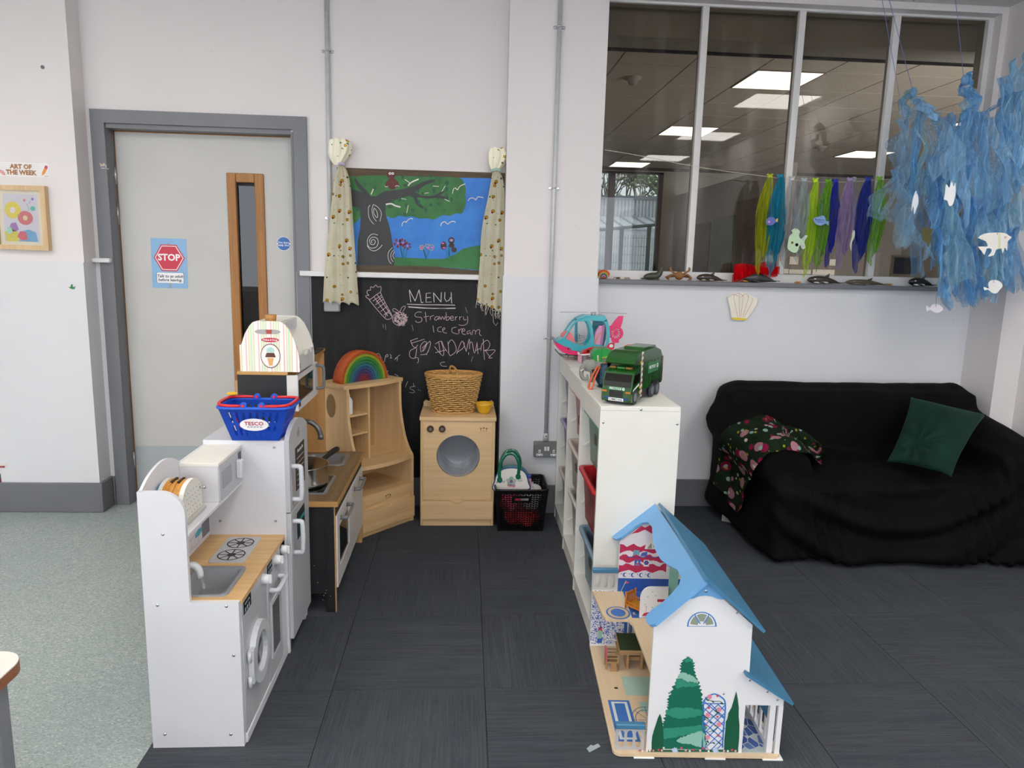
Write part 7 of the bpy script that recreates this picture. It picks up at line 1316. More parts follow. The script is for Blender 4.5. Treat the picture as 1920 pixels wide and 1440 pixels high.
tag(D_(m, 'painted_wheel', plain('#2f4f8a', .5)), kind='stuff'); rug(rz(.052, .064, .325, .335), .0122, '#1a1410', 'slot_hole', 1)
# ---- toy bed upstairs
BO = wood('#c97a24', '#a85f18', 'x', 4., .4); b0 = MH @ Vector((.150, .455, .2326)); bd = thing('toy_bed', 'tiny orange wooden bed on the upper floor of the dolls house', 'toy bed', tuple(b0), radians(-52)); BW_, BLn = .052, .088
def E_(m, n, mt=BO): return hb(m, n, mt, bd)
for x0, hh in ((-BLn/2, .056), (BLn/2, .04)):
    for y_ in (-BW_/2, BW_/2): E_(MB().cyl((x0, y_, 0), (x0, y_, hh), .003, n=8), 'bed_post'); E_(MB().ell((x0, y_, hh+.002), (.0035,)*3, 8, 6), 'post_knob')
    for i in range(7): y_ = -BW_/2+.006+(BW_-.012)*i/6; E_(MB().box(x0-.0012, x0+.0012, y_-.0014, y_+.0014, .018, hh-.008), 'spindle')
    E_(MB().px([(-BW_/2, hh-.010), (BW_/2, hh-.010), (BW_/2, hh-.004), (BW_/4, hh+.002), (0, hh+.001), (-BW_/4, hh+.002), (-BW_/2, hh-.004)], x0-.0016, x0+.0016, 'x'), 'end_rail'); E_(MB().box(x0-.0016, x0+.0016, -BW_/2, BW_/2, .012, .02), 'end_board')
for y_ in (-BW_/2, BW_/2):
    E_(MB().box(-BLn/2, BLn/2, y_-.0014, y_+.0014, .012, .018), 'side_rail'); E_(MB().box(-BLn/2, BLn/2, y_-.0014, y_+.0014, .026, .029), 'side_rail')
    for i in range(9): x_ = -BLn/2+.006+(BLn-.012)*i/8; E_(MB().box(x_-.0012, x_+.0012, y_-.001, y_+.001, .018, .026), 'side_spindle')
E_(MB().box(-BLn/2, BLn/2, -BW_/2, BW_/2, .013, .0155), 'slat_base', wood('#b98a2a', '#a3761f', 'y', 4.))
# ---- table with green mat and chairs downstairs
WDT = wood('#b8946a', '#9d7850', 'x', 3., .5); c = MH @ Vector((.165, .475, .0125)); tt = thing('toy_table', 'small wooden toy table with a dark green top in the dolls house', 'toy table', tuple(c), radians(-3))
def Q_(m, n, mt=WDT): return hb(m, n, mt, tt)
Q_(MB().box(-.085, .09, -.035, .045, .058, .066), 'table_top'); Q_(MB().prism([(-.085, -.05, .075), (.09, -.05, .075), (.09, .045, .090), (-.085, .045, .090)], (0, 0, .008)), 'raised_top'); Q_(MB().prism([(-.083, -.048, .0832), (.088, -.048, .0832), (.088, .043, .0980), (-.083, .043, .0980)], (0, 0, .001)), 'green_mat', plain('#2f3f24', .7, var=.3, vs=120))
Q_(MB().box(-.06, .07, -.02, .03, .066, .079), 'riser')
for x_ in (-.05, -.0, .05): Q_(MB().box(x_-.004, x_+.004, -.03, .035, 0, .058), 'leg')
Q_(MB().box(-.05, .05, -.004, .004, .02, .034), 'stretcher')
c = MH @ Vector((.058, .455, .0125)); ch = thing('toy_chair', 'tiny wooden toy chair with a pink back beside the toy table', 'toy chair', tuple(c), radians(-3))
def R_(m, n, mt=WDT): return hb(m, n, mt, ch)
R_(MB().box(-.022, -.017, -.022, .022, .03, .075, .002, 1), 'backrest', plain('#d86a78', .5)); R_(MB().box(-.02, .025, -.022, .022, .03, .034), 'seat')
for x_, y_ in ((-.018, -.012), (.021, -.012), (-.018, .016), (.021, .016)): R_(MB().box(x_-.003, x_+.003, y_, y_+.006, 0, .03), 'leg')
for z_ in (.045, .058): R_(MB().box(-.02, .022, -.022, -.018, z_, z_+.004), 'arm_rail'); R_(MB().box(-.02, .022, .018, .022, z_, z_+.004), 'arm_rail')
R_(MB().box(.018, .023, -.022, -.018, .034, .062), 'arm_post'); R_(MB().box(.018, .023, .018, .022, .034, .062), 'arm_post')
R_(MB().prism([(-.006, -.024, 0), (.02, -.024, 0), (.014, -.024, .03), (-.004, -.024, .03)], (0, .004, 0)), 'side_panel')
# ---- scrap of clear plastic on the carpet
c = [onZ(x, y, .001) for x, y in ((1100, 1404), (1108, 1397), (1112, 1399), (1121, 1395), (1126, 1400), (1105, 1411))]; o = MB().prism(c, (0, 0, .0015)).build('plastic_scrap', plain('#9aa6ac', .15, coat=.4)); tag(o, 'small scrap of clear plastic on the carpet left of the dolls house', 'plastic scrap')
# ================================================================ SOFA UNDER A BLACK COVER
def fbm(x, y, z, s=0): return sin(3.1*x+s)*sin(2.7*y+1.3*s)*.5+sin(6.3*x+2*s+y*2)*sin(5.1*z+s)*.3+sin(11*x-4*y+s)*sin(9*z+x*3)*.2
rough = MB()
rough.box(1.50, 2.86, 3.36, 4.0, .02, .42).box(1.44, 2.88, 3.78, 4.02, .05, .765, .03)         # seat block and back
rough.box(1.50, 2.74, 3.24, 3.80, .10, .40, .05)                                                # seat cushion front
rough.box(1.50, 1.72, 3.30, 3.95, .02, .53, .05).box(2.66, 2.93, 3.28, 3.95, .02, .55, .05)     # arms
rough.cyl((1.56, 3.28, .47), (1.50, 3.98, .58), .125, .13, 20).cyl((2.82, 3.26, .47), (2.86, 3.96, .56), .11, .13, 20)
rough.cyl((1.62, 3.93, .70), (2.80, 3.93, .70), .095, .095, 20).ell((1.55, 3.93, .70), (.13, .09, .10), 18, 12).ell((2.80, 3.92, .69), (.10, .10, .115), 18, 12).ell((2.2, 3.93, .66), (.5, .09, .10), 18, 12)
rough.prism([(1.52, 3.24, .01), (2.86, 3.18, .01), (2.84, 3.30, .38), (1.56, 3.30, .42)], (0, .5, 0))
ro = rough.build('sofa_rough', BLACK)
rm = ro.modifiers.new('r', 'REMESH'); rm.mode = 'VOXEL'; rm.voxel_size = .016; sm_ = ro.modifiers.new('s', 'SMOOTH'); sm_.factor = .5; sm_.iterations = 26
dg = bpy.context.evaluated_depsgraph_get(); dg.update(); me = bpy.data.meshes.new_from_object(ro.evaluated_get(dg)); bpy.data.objects.remove(ro)
bm = bmesh.new(); bm.from_mesh(me); bm.normal_update(); new = []
for v in bm.verts:
    p = v.co; n_ = v.normal; x, y, z = p; d = Vector((0, 0, 0)); fr = max(0, -n_.y)*max(0, min(1, (.50-z)/.25)); xc = 2.12
    q_ = z+.30*(1-((x-xc)/.62)**2)*.9 if abs(x-xc) < .62 else z
    sw = sin(34*q_+2*sin(2.2*x))*.5+sin(57*q_+1.3+3*x)*.25
    d += n_*(.040*sw*fr*max(0, 1-abs((x-xc)/.80)**3))
    # vertical gathers beside the arms
    for xa, w in ((1.78, .12), (2.60, .16)): d += n_*(.016*sin(2*pi*(x-xa+.25*(z-.3))/.062)*math.exp(-((x-xa-.1*(z-.3))/w)**2)*max(0, min(1, (.6-z)/.2))*max(.0, -n_.y+.3))
    # flare of the hem, seat wrinkles
    if z < .22 and n_.y < .5: d += Vector((n_.x, n_.y, 0))*((.22-z)*.16*(1+.6*sin(13*x+2)))
    if n_.z > .5 and z < .48 and y < 3.8: d += n_*(.006*sin(16*(x-.5*y))*sin(9*y+x*3)+.008*sin(6*x+4*y))
    d += n_*(.007*fbm(x*2, y*2, z*2, 1.)+.004*fbm(x*5, y*5, z*5, 2.)); new.append((v, p+d))
for v, c in new: v.co = c; v.co.z = max(v.co.z, .002)
for f in bm.faces: f.smooth = True
bm.to_mesh(me); bm.free()
sofan = N('black_stretch_cover'); v = sofan.coord(); sofan.base(sofan.ramp(sofan.noise(v, 3, 3), [(.3, '#070606'), (.7, '#0c0a0a')])); wv = sofan.n('TexWave'); sofan.l(sofan.coord('Object', (1, .6, 1), (.2, .4, .3)), wv.inputs[0]); sofan.set(wv, Scale=75, Distortion=3); sofan.bump(wv.outputs[1], .25, .002); SOFAM = sofan.fin(.8, 0, .12)
sofan.b.inputs['Sheen Weight'].default_value = .0
me.name = 'sofa_cover'; me.materials.clear(); me.materials.append(SOFAM)
sf = thing('sofa', 'two seat sofa under a loose black stretch cover', 'sofa', (2.15, 3.6, 0)); so = bpy.data.objects.new('sofa_cover', me); COL.objects.link(so); me.transform(ROOT['sofa'].inverted()); so.parent = sf; ROOT[so.name] = ROOT['sofa'].copy()
MB().prism([(1.47, 3.83, .0), (1.53, 3.78, .0), (1.53, 3.78, .07), (1.47, 3.83, .09)], (.05, .12, 0)).build('leg', plain('#c9c7c2', .5), sf)
# ---- owl and flower throw, laid on the arm by casting onto the cover
from mathutils.bvhtree import BVHTree
bm = bmesh.new(); bm.from_mesh(me); bm.transform(ROOT['sofa']); bvh = BVHTree.FromBMesh(bm); bm.free()
back = smooth([(1543, 862), (1538, 838), (1518, 812), (1480, 795), (1438, 788), (1400, 793), (1368, 806), (1356, 835), (1350, 870), (1344, 905)], 4)
front = smooth([(1540, 880), (1524, 872), (1503, 853), (1478, 845), (1452, 850), (1434, 866), (1420, 895), (1412, 925), (1404, 950), (1388, 970)], 4)
nb = len(back); NV = 16; G_ = []; last = None
for i in range(nb):
    row = []
    for j in range(NV):
        t = j/(NV-1); x, y = back[i][0]*(1-t)+front[i][0]*t, back[i][1]*(1-t)+front[i][1]*t
        h = bvh.ray_cast(CAMP, ray(x, y).normalized())
        if h[0] is None: p = bvh.find_nearest(CAMP+ray(x, y)*3.65); row.append(p[0]+p[1]*.03)
        else: row.append(h[0]+h[1]*.014)
    G_.append(row)
for _ in range(4):
    G_ = [[(G_[i][j]*2+G_[max(i-1, 0)][j]+G_[min(i+1, nb-1)][j]+G_[i][max(j-1, 0)]+G_[i][min(j+1, NV-1)])/6 for j in range(NV)] for i in range(nb)]
for i in range(nb):
    for j in range(NV):
        p, n_, l, _d = bvh.find_nearest(G_[i][j]); d = (G_[i][j]-p).dot(n_); G_[i][j] = p+n_*max(d, .014)+n_*(.008*(1+sin(i*.55+j*.35))+.006*(1+sin(j*.9-i*.2)))
m = MB(); m.grid(lambda u, v: G_[min(nb-1, int(round(u*(nb-1))))][min(NV-1, int(round(v*(NV-1))))], nb, NV); m.thick(-.008)
thr = N('printed_fleece'); v = thr.coord('Object', (1, .8, 1)); c = thr.ramp(thr.noise(v, 14, 4), [(.3, '#22301f'), (.7, '#2e3e2f')])
def tsp(c, sc, off, a, col):
    mp = thr.n('Mapping'); thr.l(v, mp.inputs[0]); mp.inputs['Location'].default_value = off; vo = thr.n('TexVoronoi'); thr.l(mp.outputs[0], vo.inputs['Vector']); vo.inputs['Scale'].default_value = sc; vo.inputs['Randomness'].default_value = .75
    return thr.mix(thr.ramp(vo.outputs['Distance'], [(a, (1, 1, 1)), (a+.02, (0, 0, 0))]), c, col)
c = tsp(c, 12, (0, 0, 0), .32, '#a32350'); c = tsp(c, 12, (0, 0, 0), .12, '#e6c9a0'); c = tsp(c, 10, (.31, .2, .17), .28, '#d79aa6'); c = tsp(c, 12, (.31, .2, .17), .10, '#f0e2d8'); c = tsp(c, 17, (.13, .05, .41), .20, '#a9cfc6'); c = tsp(c, 21, (.53, .15, .07), .15, '#b9b32f')
thr.base(c); thr.bump(thr.noise(thr.coord(), 220, 3), .3, .003); o = m.build('throw_blanket', thr.fin(.95, 0, .1)); tag(o, 'dark green fleece throw with pink flowers over the sofa arm', 'blanket'); recentre(o)
# ---- green velvet cushion
P4 = [onY(1708, 744, 3.70), onY(1849, 777, 3.62), onZ(1784, 894, .475), onZ(1662, 866, .475)]
cn = (P4[1]-P4[0]).cross(P4[3]-P4[0]).normalized(); cn = cn if cn.y < 0 else -cn
def cush(u, v, s_):
    e = (max(0, 4*u*(1-u))*max(0, 4*v*(1-v)))**.42; bu = u-.06*sin(pi*v)*(1-2*u)*-1; p = P4[0].lerp(P4[1], u).lerp(P4[3].lerp(P4[2], u), v); cc = (P4[0]+P4[1]+P4[2]+P4[3])/4
    p = p+(cc-p)*(.09*(1-abs(2*u-1)**3)*abs(2*v-1)**2+.09*(1-abs(2*v-1)**3)*abs(2*u-1)**2)
    du, dv = u-.30, v-.72; r = sqrt(du*du+dv*dv); pin = math.exp(-(r/.16)**2); th = atan2(dv, du); fold = .016*sin(8*th+2)*math.exp(-(r/.42)**2)*min(1, r*9)
    ln = .008*math.exp(-((dv-.55*du-.02)/.035)**2)*(1 if u < .8 else 0)
    return p+cn*(s_*.075*e*(1-.55*pin)+(fold*e-ln*e if s_ > 0 else 0)+.004*sin(9*u+4*v)*e)
m = MB(); m.grid(lambda u, v: cush(u, v, 1), 44, 44); m.grid(lambda u, v: cush(u, v, -.6), 44, 44); bmesh.ops.remove_doubles(m.bm, verts=m.bm.verts[:], dist=.0008)
vel = N('green_velvet'); v = vel.coord(); vel.base(vel.ramp(vel.noise(v, 6, 4), [(.3, '#06251c'), (.7, '#0a3326')])); vel.b.inputs['Sheen Weight'].default_value = .18; vel.b.inputs['Sheen Tint'].default_value = lin('#6fae94'); vel.b.inputs['Sheen Roughness'].default_value = .35; vel.bump(vel.noise(v, 300, 3), .15, .001)
o = m.build('cushion', vel.fin(.8, 0, .2)); tag(o, 'dark green velvet cushion leaning on the black sofa', 'cushion')
recentre(o)
# ================================================================ TABLE CORNER, BOTTOM LEFT
tb = thing('table', 'white topped table with a wooden edge at the lower left corner', 'table', (-1.5, 1.2, 0)); zt = .5; k0 = onZ(27, 1238, zt)
tx, ty = k0.x+.012, onZ(0, 1222, zt).y+.002
MB().px(rrect(-2.2, tx, .75, ty, .06, 8), zt-.003, zt, 'z').build('laminate_top', plain('#e6dfd6', .3, var=.02), tb); MB().px(rrect(-2.2-.001, tx+.001, .75-.001, ty+.001, .061, 8), zt-.028, zt-.003, 'z').build('wood_edge', wood('#9a5a2a', '#7d4420', 'y', 2., .35), tb)
for x_, y_ in ((tx-.075, ty-.085), (-2.15, ty-.085), (tx-.075, .80), (-2.15, .80)): MB().box(x_, x_+.045, y_, y_+.045, 0, zt-.028, .006).build('leg', plain('#7b7d82', .4), tb)
# ================================================================ WINDOW DISPLAY: string of scarves, sill toys, tulle, paper fish
SY_ = 4.03
def S3(x, y, Y=SY_): return onY(x, y, Y)
ln = smooth([(1134, 281), (1200, 292), (1280, 308), (1360, 321), (1430, 330), (1490, 338), (1560, 342), (1640, 338), (1700, 334)], 4)
o = MB().tube([onY(x, y, 3.962+.068*min(1, (x-1134)/60)) for x, y in ln], .0016, 5).build('display_string', plain('#cfc8b4', .7)); tag(o, 'thin pale string stretched across the interior window', 'string')
def scarf(x, y0, y1, wl, wr, col, op, label, seed, tip=.35, dy=0):
    rn = random.Random(seed); Y = SY_-.016+dy; k = onY(x, y0, Y); t = thing('sheer_scarf', label, 'scarf', (k.x, Y, onY(x, y1, Y).z), group='sheer scarves knotted on the string'); mt = gauze(col, op); ph = [rn.uniform(0, 6) for _ in range(5)]; s_ = Y/F; h = (y1-y0)*s_*1.0; L, R = wl*s_, wr*s_
    for q_ in range(2):
        a = rn.uniform(-.004, .004)
        def fn(u, v):
            w = (.30+.80*min(1, v*2.2)**.7)*(1-.5*max(0, v-.75)/.25*.7); xx = -L*w+(L+R)*w*u; tipz = 1-tip*abs(u-(.35+.3*q_))*1.2
            return (k.x+xx*(.92 if q_ else 1)+.004*sin(9*v+ph[0])-.05*(x-960)/F*0, Y-.010*q_+.012*sin(u*2*pi*(2.2+q_)+ph[1]+v*2)*min(1, v*2)-.003, k.z-h*v*tipz*(1-.16*q_)+a)
        m = MB(); m.grid(fn, 28, 26); m.build('cloth', mt, t)
        hem = [fn(i/27, 1.) for i in range(28)]; MB().tube(hem, .0011, 4).build('hem', mt, t)
    m = MB(); m.ell(k, (.015, .011, .010), 12, 8); m.grid(lambda u, v: (k.x+(.010+.009*v)*cos(2*pi*u)*(1+.2*sin(6*pi*u)), Y+(.006+.006*v)*sin(2*pi*u), k.z+.004+.012*v+.003*sin(8*pi*u)), 20, 4, True); m.build('knot', plain(col, .6), t)
SCF = [(1444, 332, 512, 21, 7, '#b4bd2a', .62, 'olive yellow sheer scarf at the left end of the string'), (1463, 333, 518, 16, 15, '#2494b4', .7, 'turquoise sheer scarf hanging beside the olive yellow one'), (1485, 337, 502, 14, 13, '#c4c4c8', .4, 'plain white sheer scarf right of the turquoise one'), (1508, 340, 494, 14, 14, '#b8c6c6', .42, 'pale grey green sheer scarf hanging on the string'), (1529, 340, 520, 13, 10, '#c6e636', .6, 'narrow lime yellow sheer scarf'),
       (1553, 342, 508, 18, 9, '#78b52c', .62, 'mid green sheer scarf left of the royal blue one'), (1566, 342, 500, 9, 11, '#2f3db4', .72, 'narrow royal blue sheer scarf beside the green one'), (1594, 339, 506, 18, 11, '#b09ac8', .55, 'lilac sheer scarf on the string'), (1628, 338, 512, 20, 11, '#2f44a8', .72, 'wide deep blue sheer scarf right of the lilac one'), (1649, 337, 497, 12, 18, '#84c03a', .62, 'leaf green sheer scarf at the right end of the string')]
for i, a in enumerate(SCF): scarf(*a, seed=i+3, dy=-.012*(i % 2))
c = onY(1601, 336, SY_-.02); o = MB().lathe([(0, -.014), (.010, -.010), (.015, 0), (.010, .010), (0, .014)], c, 16).build('clear_bauble', gauze('#e4e2ec', .35)); tag(o, 'small clear plastic bauble above the lilac scarf', 'bauble'); recentre(o)
# ---- paper fish
BS = plain('#5a6fb0', .6)
def fish(label, pts, Y, col, top, details=(), tilt=0, fin=None):
    """paper cut-out traced in photo pixels, hung on a thread"""
    c = onY(*pts[0], Y); ax = onY(sum(p[0] for p in pts)/len(pts), sum(p[1] for p in pts)/len(pts), Y); t = thing('paper_fish', label, 'paper fish', tuple(ax), group='paper fish on threads')
    P = [onY(x, y, Y) for x, y in pts]; P = [Vector((p.x, p.y+tilt*(p.x-ax.x), p.z)) for p in P]; m = MB(); m.prism(P, (0, .0012, 0)); m.build('fish_paper', plain(col, .7, var=.04), t)
    tp = onY(*top[0], Y); MB().tube([tp+Vector((0, -.0015, -.008)), tp]+[onY(*q_, Y-.004) for q_ in top[1:]], .0011, 5).build('thread', BS, t)
    for pp, cc in details: m = MB(); m.poly([onY(x, y, Y-.001)+Vector((0, tilt*(onY(x, y, Y).x-ax.x), 0)) for x, y in pp]); m.build('drawn_mark', plain(cc, .7), t, fix=False)
    return t
def sp(pts, n=3): return smooth(pts, n, True)
fish('blue paper fish with a yellow tail in front of the olive scarf', sp([(1436, 418), (1438, 411), (1444, 407), (1451, 408), (1455, 412), (1459, 409), (1458, 416), (1454, 417), (1448, 422), (1440, 422)]), 3.96, '#5f6cb4', [(1446, 408), (1446, 332)], [(circ(1442, 416, 2.4, 8), '#d88fa8'), ([(1455, 411), (1459, 409), (1458, 416), (1455, 415)], '#d0c43a')])
fish('pale green paper fish with a line drawn face in front of the white scarf', sp([(1477, 458), (1480, 443), (1486, 437), (1484, 432), (1492, 428), (1500, 434), (1498, 441), (1502, 448), (1510, 441), (1514, 443), (1508, 453), (1510, 464), (1504, 467), (1500, 459), (1496, 470), (1490, 474), (1482, 471), (1477, 466)]), 3.955, '#bcd8b4', [(1492, 429), (1497, 338)], [(circ(1485.5, 455, 2.6, 10), '#7f8a3a'), (circ(1494, 459, 3.2, 10), '#3a463a'), (circ(1494, 459, 2.6, 10), '#bcd8b4'), (circ(1485.5, 455, 1.2, 8), '#2a2f24'), ([(1502, 449), (1512, 442), (1508, 453)], '#b9b9c4'), ([(1501, 455), (1509, 463), (1504, 466)], '#b9b9c4')])
fish('striped light blue paper fish in front of the green scarf', sp([(1525, 412), (1528, 408), (1536, 406), (1543, 404), (1548, 409), (1549, 415), (1554, 415), (1553, 423), (1548, 419), (1540, 423), (1530, 420)]), 3.95, '#7fa0d0', [(1540, 406), (1543, 360), (1543, 333)], [([(1530, 411), (1546, 412), (1546, 413.4), (1530, 413)], '#4a5f98'), ([(1531, 415), (1546, 416), (1545, 417), (1532, 416.4)], '#4a5f98'), (circ(1529, 411, 1.2, 6), '#26304a')])
fish('thin white paper fish hanging edge on at the right of the lilac scarf', sp([(1599, 432), (1603, 434), (1602, 445), (1597, 456), (1596, 470), (1594, 458), (1597, 446)]), 3.95, '#d9d9c8', [(1600, 433), (1605, 360), (1606, 332)])
TY = 3.66
fish('white paper angelfish cut out in the middle of the tulle', sp([(1774, 345), (1780, 352), (1784, 338), (1788, 350), (1791, 342), (1792, 360), (1790, 372), (1786, 384), (1780, 386), (1776, 376), (1770, 374), (1772, 362)]), TY-.14, '#eceef0', [(1784, 339), (1786, 300)])
fish('narrow white paper fish in the left tulle bundle', sp([(1717, 358), (1721, 366), (1722, 380), (1718, 392), (1714, 402), (1713, 386), (1709, 396), (1711, 376)]), TY-.14, '#d9dee4', [(1719, 360), (1726, 354), (1728, 330)])
fish('dark olive green paper fish below the left tulle bundle', sp([(1729, 430), (1733, 426), (1740, 427), (1749, 430), (1746, 438), (1745, 450), (1740, 464), (1737, 455), (1730, 450)]), TY-.14, '#4a4a22', [(1740, 427), (1744, 400), (1754, 388)])
fish('large white paper angelfish with a pink eye in the right tulle', sp([(1834, 446), (1846, 438), (1866, 436), (1884, 437), (1892, 442), (1897, 445), (1890, 452), (1889, 460), (1888, 470), (1884, 464), (1880, 476), (1878, 466), (1868, 468), (1864, 478), (1852, 481), (1858, 474), (1859, 467), (1850, 466), (1846, 478), (1840, 470), (1834, 463), (1842, 462), (1852, 462), (1848, 452)], 2), TY-.15, '#ece8e2', [(1870, 437), (1872, 400), (1874, 330)], [(circ(1885, 445, 2.6, 8), '#d8b3b3'), ([(1872, 437), (1876, 437), (1876, 466), (1872, 467)], '#dde0b0')])
fish('plain white paper fish low in the right tulle', sp([(1854, 541), (1845, 538), (1846, 544), (1853, 543), (1860, 549), (1868, 550), (1874, 544), (1880, 536), (1875, 528), (1866, 525), (1858, 526), (1853, 532)]), TY-.15, '#ecebe8', [(1863, 527), (1864, 500), (1868, 470)])
fish('lilac white paper fish lowest of all, in front of the plain wall', sp([(1744, 577), (1737, 573), (1738, 584), (1744, 581), (1752, 586), (1761, 586), (1769, 580), (1764, 573), (1757, 570), (1748, 572)]), TY-.1, '#d6d2de', [(1755, 572), (1756, 555), (1763, 530)])
# ---- hanging tulle
TC = ['#9fd0f4', '#b4dcf8', '#8ac4f0', '#cbe7f6', '#a4d2f2', '#b6e2ec']
def bundle(label, knot, strings, strips, Y, seed, top=None):
    rn = random.Random(seed); k = onY(*knot, Y); t = thing('hanging_tulle', label, 'tulle', tuple(onY(knot[0], knot[1]+380, Y)), group='blue tulle bundles hung from the ceiling'); s_ = Y/F
    for a, b, yb in strings:
        p0, p1 = onY(*a, Y), onY(*b, Y); d = (p0-p1); p2 = p1+d*((CEIL-p1.z)/max(d.z, .01)); MB().tube([p1, p2], .0013, 5).build('hanging_string', plain('#6a78b8', .6), t)
    m = MB(); m.ell(k+Vector((0, 0, -.012)), (.020, .016, .024), 12, 8); m.build('knot', gauze('#9ccbee', .8), t)
    for i, (x0, y0, x1, y1, w, op) in enumerate(strips):
        ph = [rn.uniform(0, 6.3) for _ in range(6)]; c_ = rn.choice(TC); n_ = 22; yo = rn.uniform(-.10, .10); A = onY(x0, y0, Y); B = onY(x1, y1, Y); W2 = w*s_
        def fn(u, v, ph=ph, A=A, B=B, W2=W2, yo=yo):
            p = A.lerp(B, v); g = min(1, .25+1.5*v) if v < .5 else 1-.25*(v-.5); q_ = (u-.5)*2
            return p+Vector((W2*g*q_*.5*(1+.35*sin(7*v+ph[0]))*cos(.9*sin(4*v+ph[4]))+.020*sin(5*v+ph[1])+.007*sin(17*v+ph[2]), yo*min(1, v*2.2)+.022*sin(q_*5+ph[3]+4*v)+.5*W2*q_*sin(.9*sin(4*v+ph[4]))+.012*sin(11*v+ph[4]), .02*sin(q_*4+ph[5])*v-.03*v*abs(q_)))
        m = MB(); m.grid(fn, 14, n_); m.build('tulle_strip', gauze(c_, min(.85, op*1.35), streak=80), t)
    return t
def rs(n, xa, xb, ya, yb, y1a, y1b, wa, wb, oa, ob, seed, drift=0):
    rn = random.Random(seed); out = []
    for i in range(n): x = xa+(xb-xa)*(i+.5)/n+rn.uniform(-4, 4); out.append((x, rn.uniform(ya, yb), x+rn.uniform(-10, 10)+drift, rn.uniform(y1a, y1b), rn.uniform(wa, wb), rn.uniform(oa, ob)))
    return out
L = [(1713, 168, 1707, 215, 14, .5), (1713, 166, 1712, 182, 22, .5), (1713, 185, 1726, 222, 16, .6)]+rs(9, 1692, 1775, 205, 225, 310, 400, 18, 44, .18, .38, 1, -4)+rs(7, 1668, 1725, 312, 330, 400, 455, 18, 40, .15, .3, 2, -6)+rs(7, 1725, 1785, 260, 330, 450, 545, 14, 40, .18, .32, 3)
bundle('pale blue tulle bundle hanging on the left in front of the window', (1713, 168), [((1696, 110), (1711, 168), 0), ((1672, 100), (1694, 222), 0)], L, TY+.03, 11)
Mb = [(1830, 134, 1812, 158, 24, .55), (1808, 165, 1800, 215, 26, .75), (1814, 170, 1836, 215, 24, .75)]+rs(10, 1788, 1880, 208, 235, 320, 420, 18, 48, .3, .55, 4)+rs(12, 1760, 1890, 300, 380, 460, 560, 14, 44, .3, .55, 5)+rs(6, 1770, 1850, 420, 470, 530, 580, 8, 24, .3, .5, 6)
bundle('bright blue tulle bundle knotted below the middle string', (1810, 145), [((1801, 90), (1807, 148), 0)], Mb, TY-.02, 12)
Rb = [(1915, 110, 1900, 200, 26, .7), (1925, 105, 1915, 230, 40, .7), (1890, 175, 1860, 215, 26, .35)]+rs(9, 1880, 1950, 130, 230, 320, 450, 20, 50, .35, .6, 7)+rs(9, 1870, 1950, 330, 400, 490, 568, 16, 48, .3, .55, 8)
bundle('large blue tulle bundle at the right edge of the picture', (1925, 100), [((1926, 60), (1925, 105), 0)], Rb, TY-.05, 13)
rn = random.Random(77); m = MB()
for i in range(230):
    x, y = rn.choice([(rn.uniform(1740, 1775), rn.uniform(225, 330)), (rn.uniform(1800, 1880), rn.uniform(230, 340)), (rn.uniform(1770, 1900), rn.uniform(330, 560)), (rn.uniform(1880, 1918), rn.uniform(180, 300))]); p = onY(x, y, TY-.13+rn.uniform(-.03, .05)); r = rn.uniform(.0008, .0019); m.octa(p, (r, r, r))
o = m.build('sequins', plain('#f4f8fa', .1, coat=1.)); tag(o, 'tiny silvery sequins scattered over the blue tulle', 'sequins', kind='stuff')
# ---- things on the window sill
ZS = 1.3382; SLY = 4.085
def sill(x): p = onY(x, 523, SLY); return Vector((p.x, SLY, ZS))
def sm1(mb, name, mt, label, cat, x, grp='sea creatures on the window sill', y=SLY): o = mb.build(name, mt); p = sill(x); o.location = (p.x, y, ZS); ROOT[o.name] = Matrix.Translation(o.location); tag(o, label, cat, grp); return o
o = sm1(MB().ell((0, 0, .026), (.034, .012, .026), 18, 12), 'painted_stone', plain('#c8541f', .5), 'painted stone with a rainbow at the left end of the window sill', 'painted stone', 1131, None, 4.075)
for r_, c_, k_ in ((.027, '#c9a52a', 1), (.022, '#2f7a4a', 2), (.017, '#28406a', 3), (.011, '#d2708a', 4), (.006, '#28406a', 5)): MB().prism([(-.002+r_*cos(a), -.0115-.0007*k_, .012+r_*1.0*sin(a)) for a in ang(-.15, pi+.15, 16, lambda z: z)], (0, .004, 0)).build('painted_band', plain(c_, .5), o, world=False)
def twig(x, c_, label, seed):
    rn = random.Random(seed); m = MB(); m.ell((0, 0, .007), (.012, .006, .006), 10, 8)
    for i in range(6): a = rn.uniform(0, 6.28); m.tube([(0, 0, .006), (.016*cos(a), .008*sin(a), .012), (.024*cos(a), .012*sin(a), .002)], .0016, 5)
    sm1(m, 'toy_crab', plain(c_, .6), label, 'toy crab', x)
twig(1158, '#6f5a34', 'small brown toy crab beside the painted stone', 1); twig(1174, '#b9a890', 'small pale toy crab left of the seal', 2); twig(1497, '#c9852a', 'orange toy crab under the lime scarf', 3); twig(1390, '#b03a34', 'small red toy crab left of the red tulle', 4); twig(1399, '#d0a52a', 'small yellow toy starfish beside the grey whale', 5); twig(1668, '#d8a41f', 'yellow toy crab beside the shark', 6)
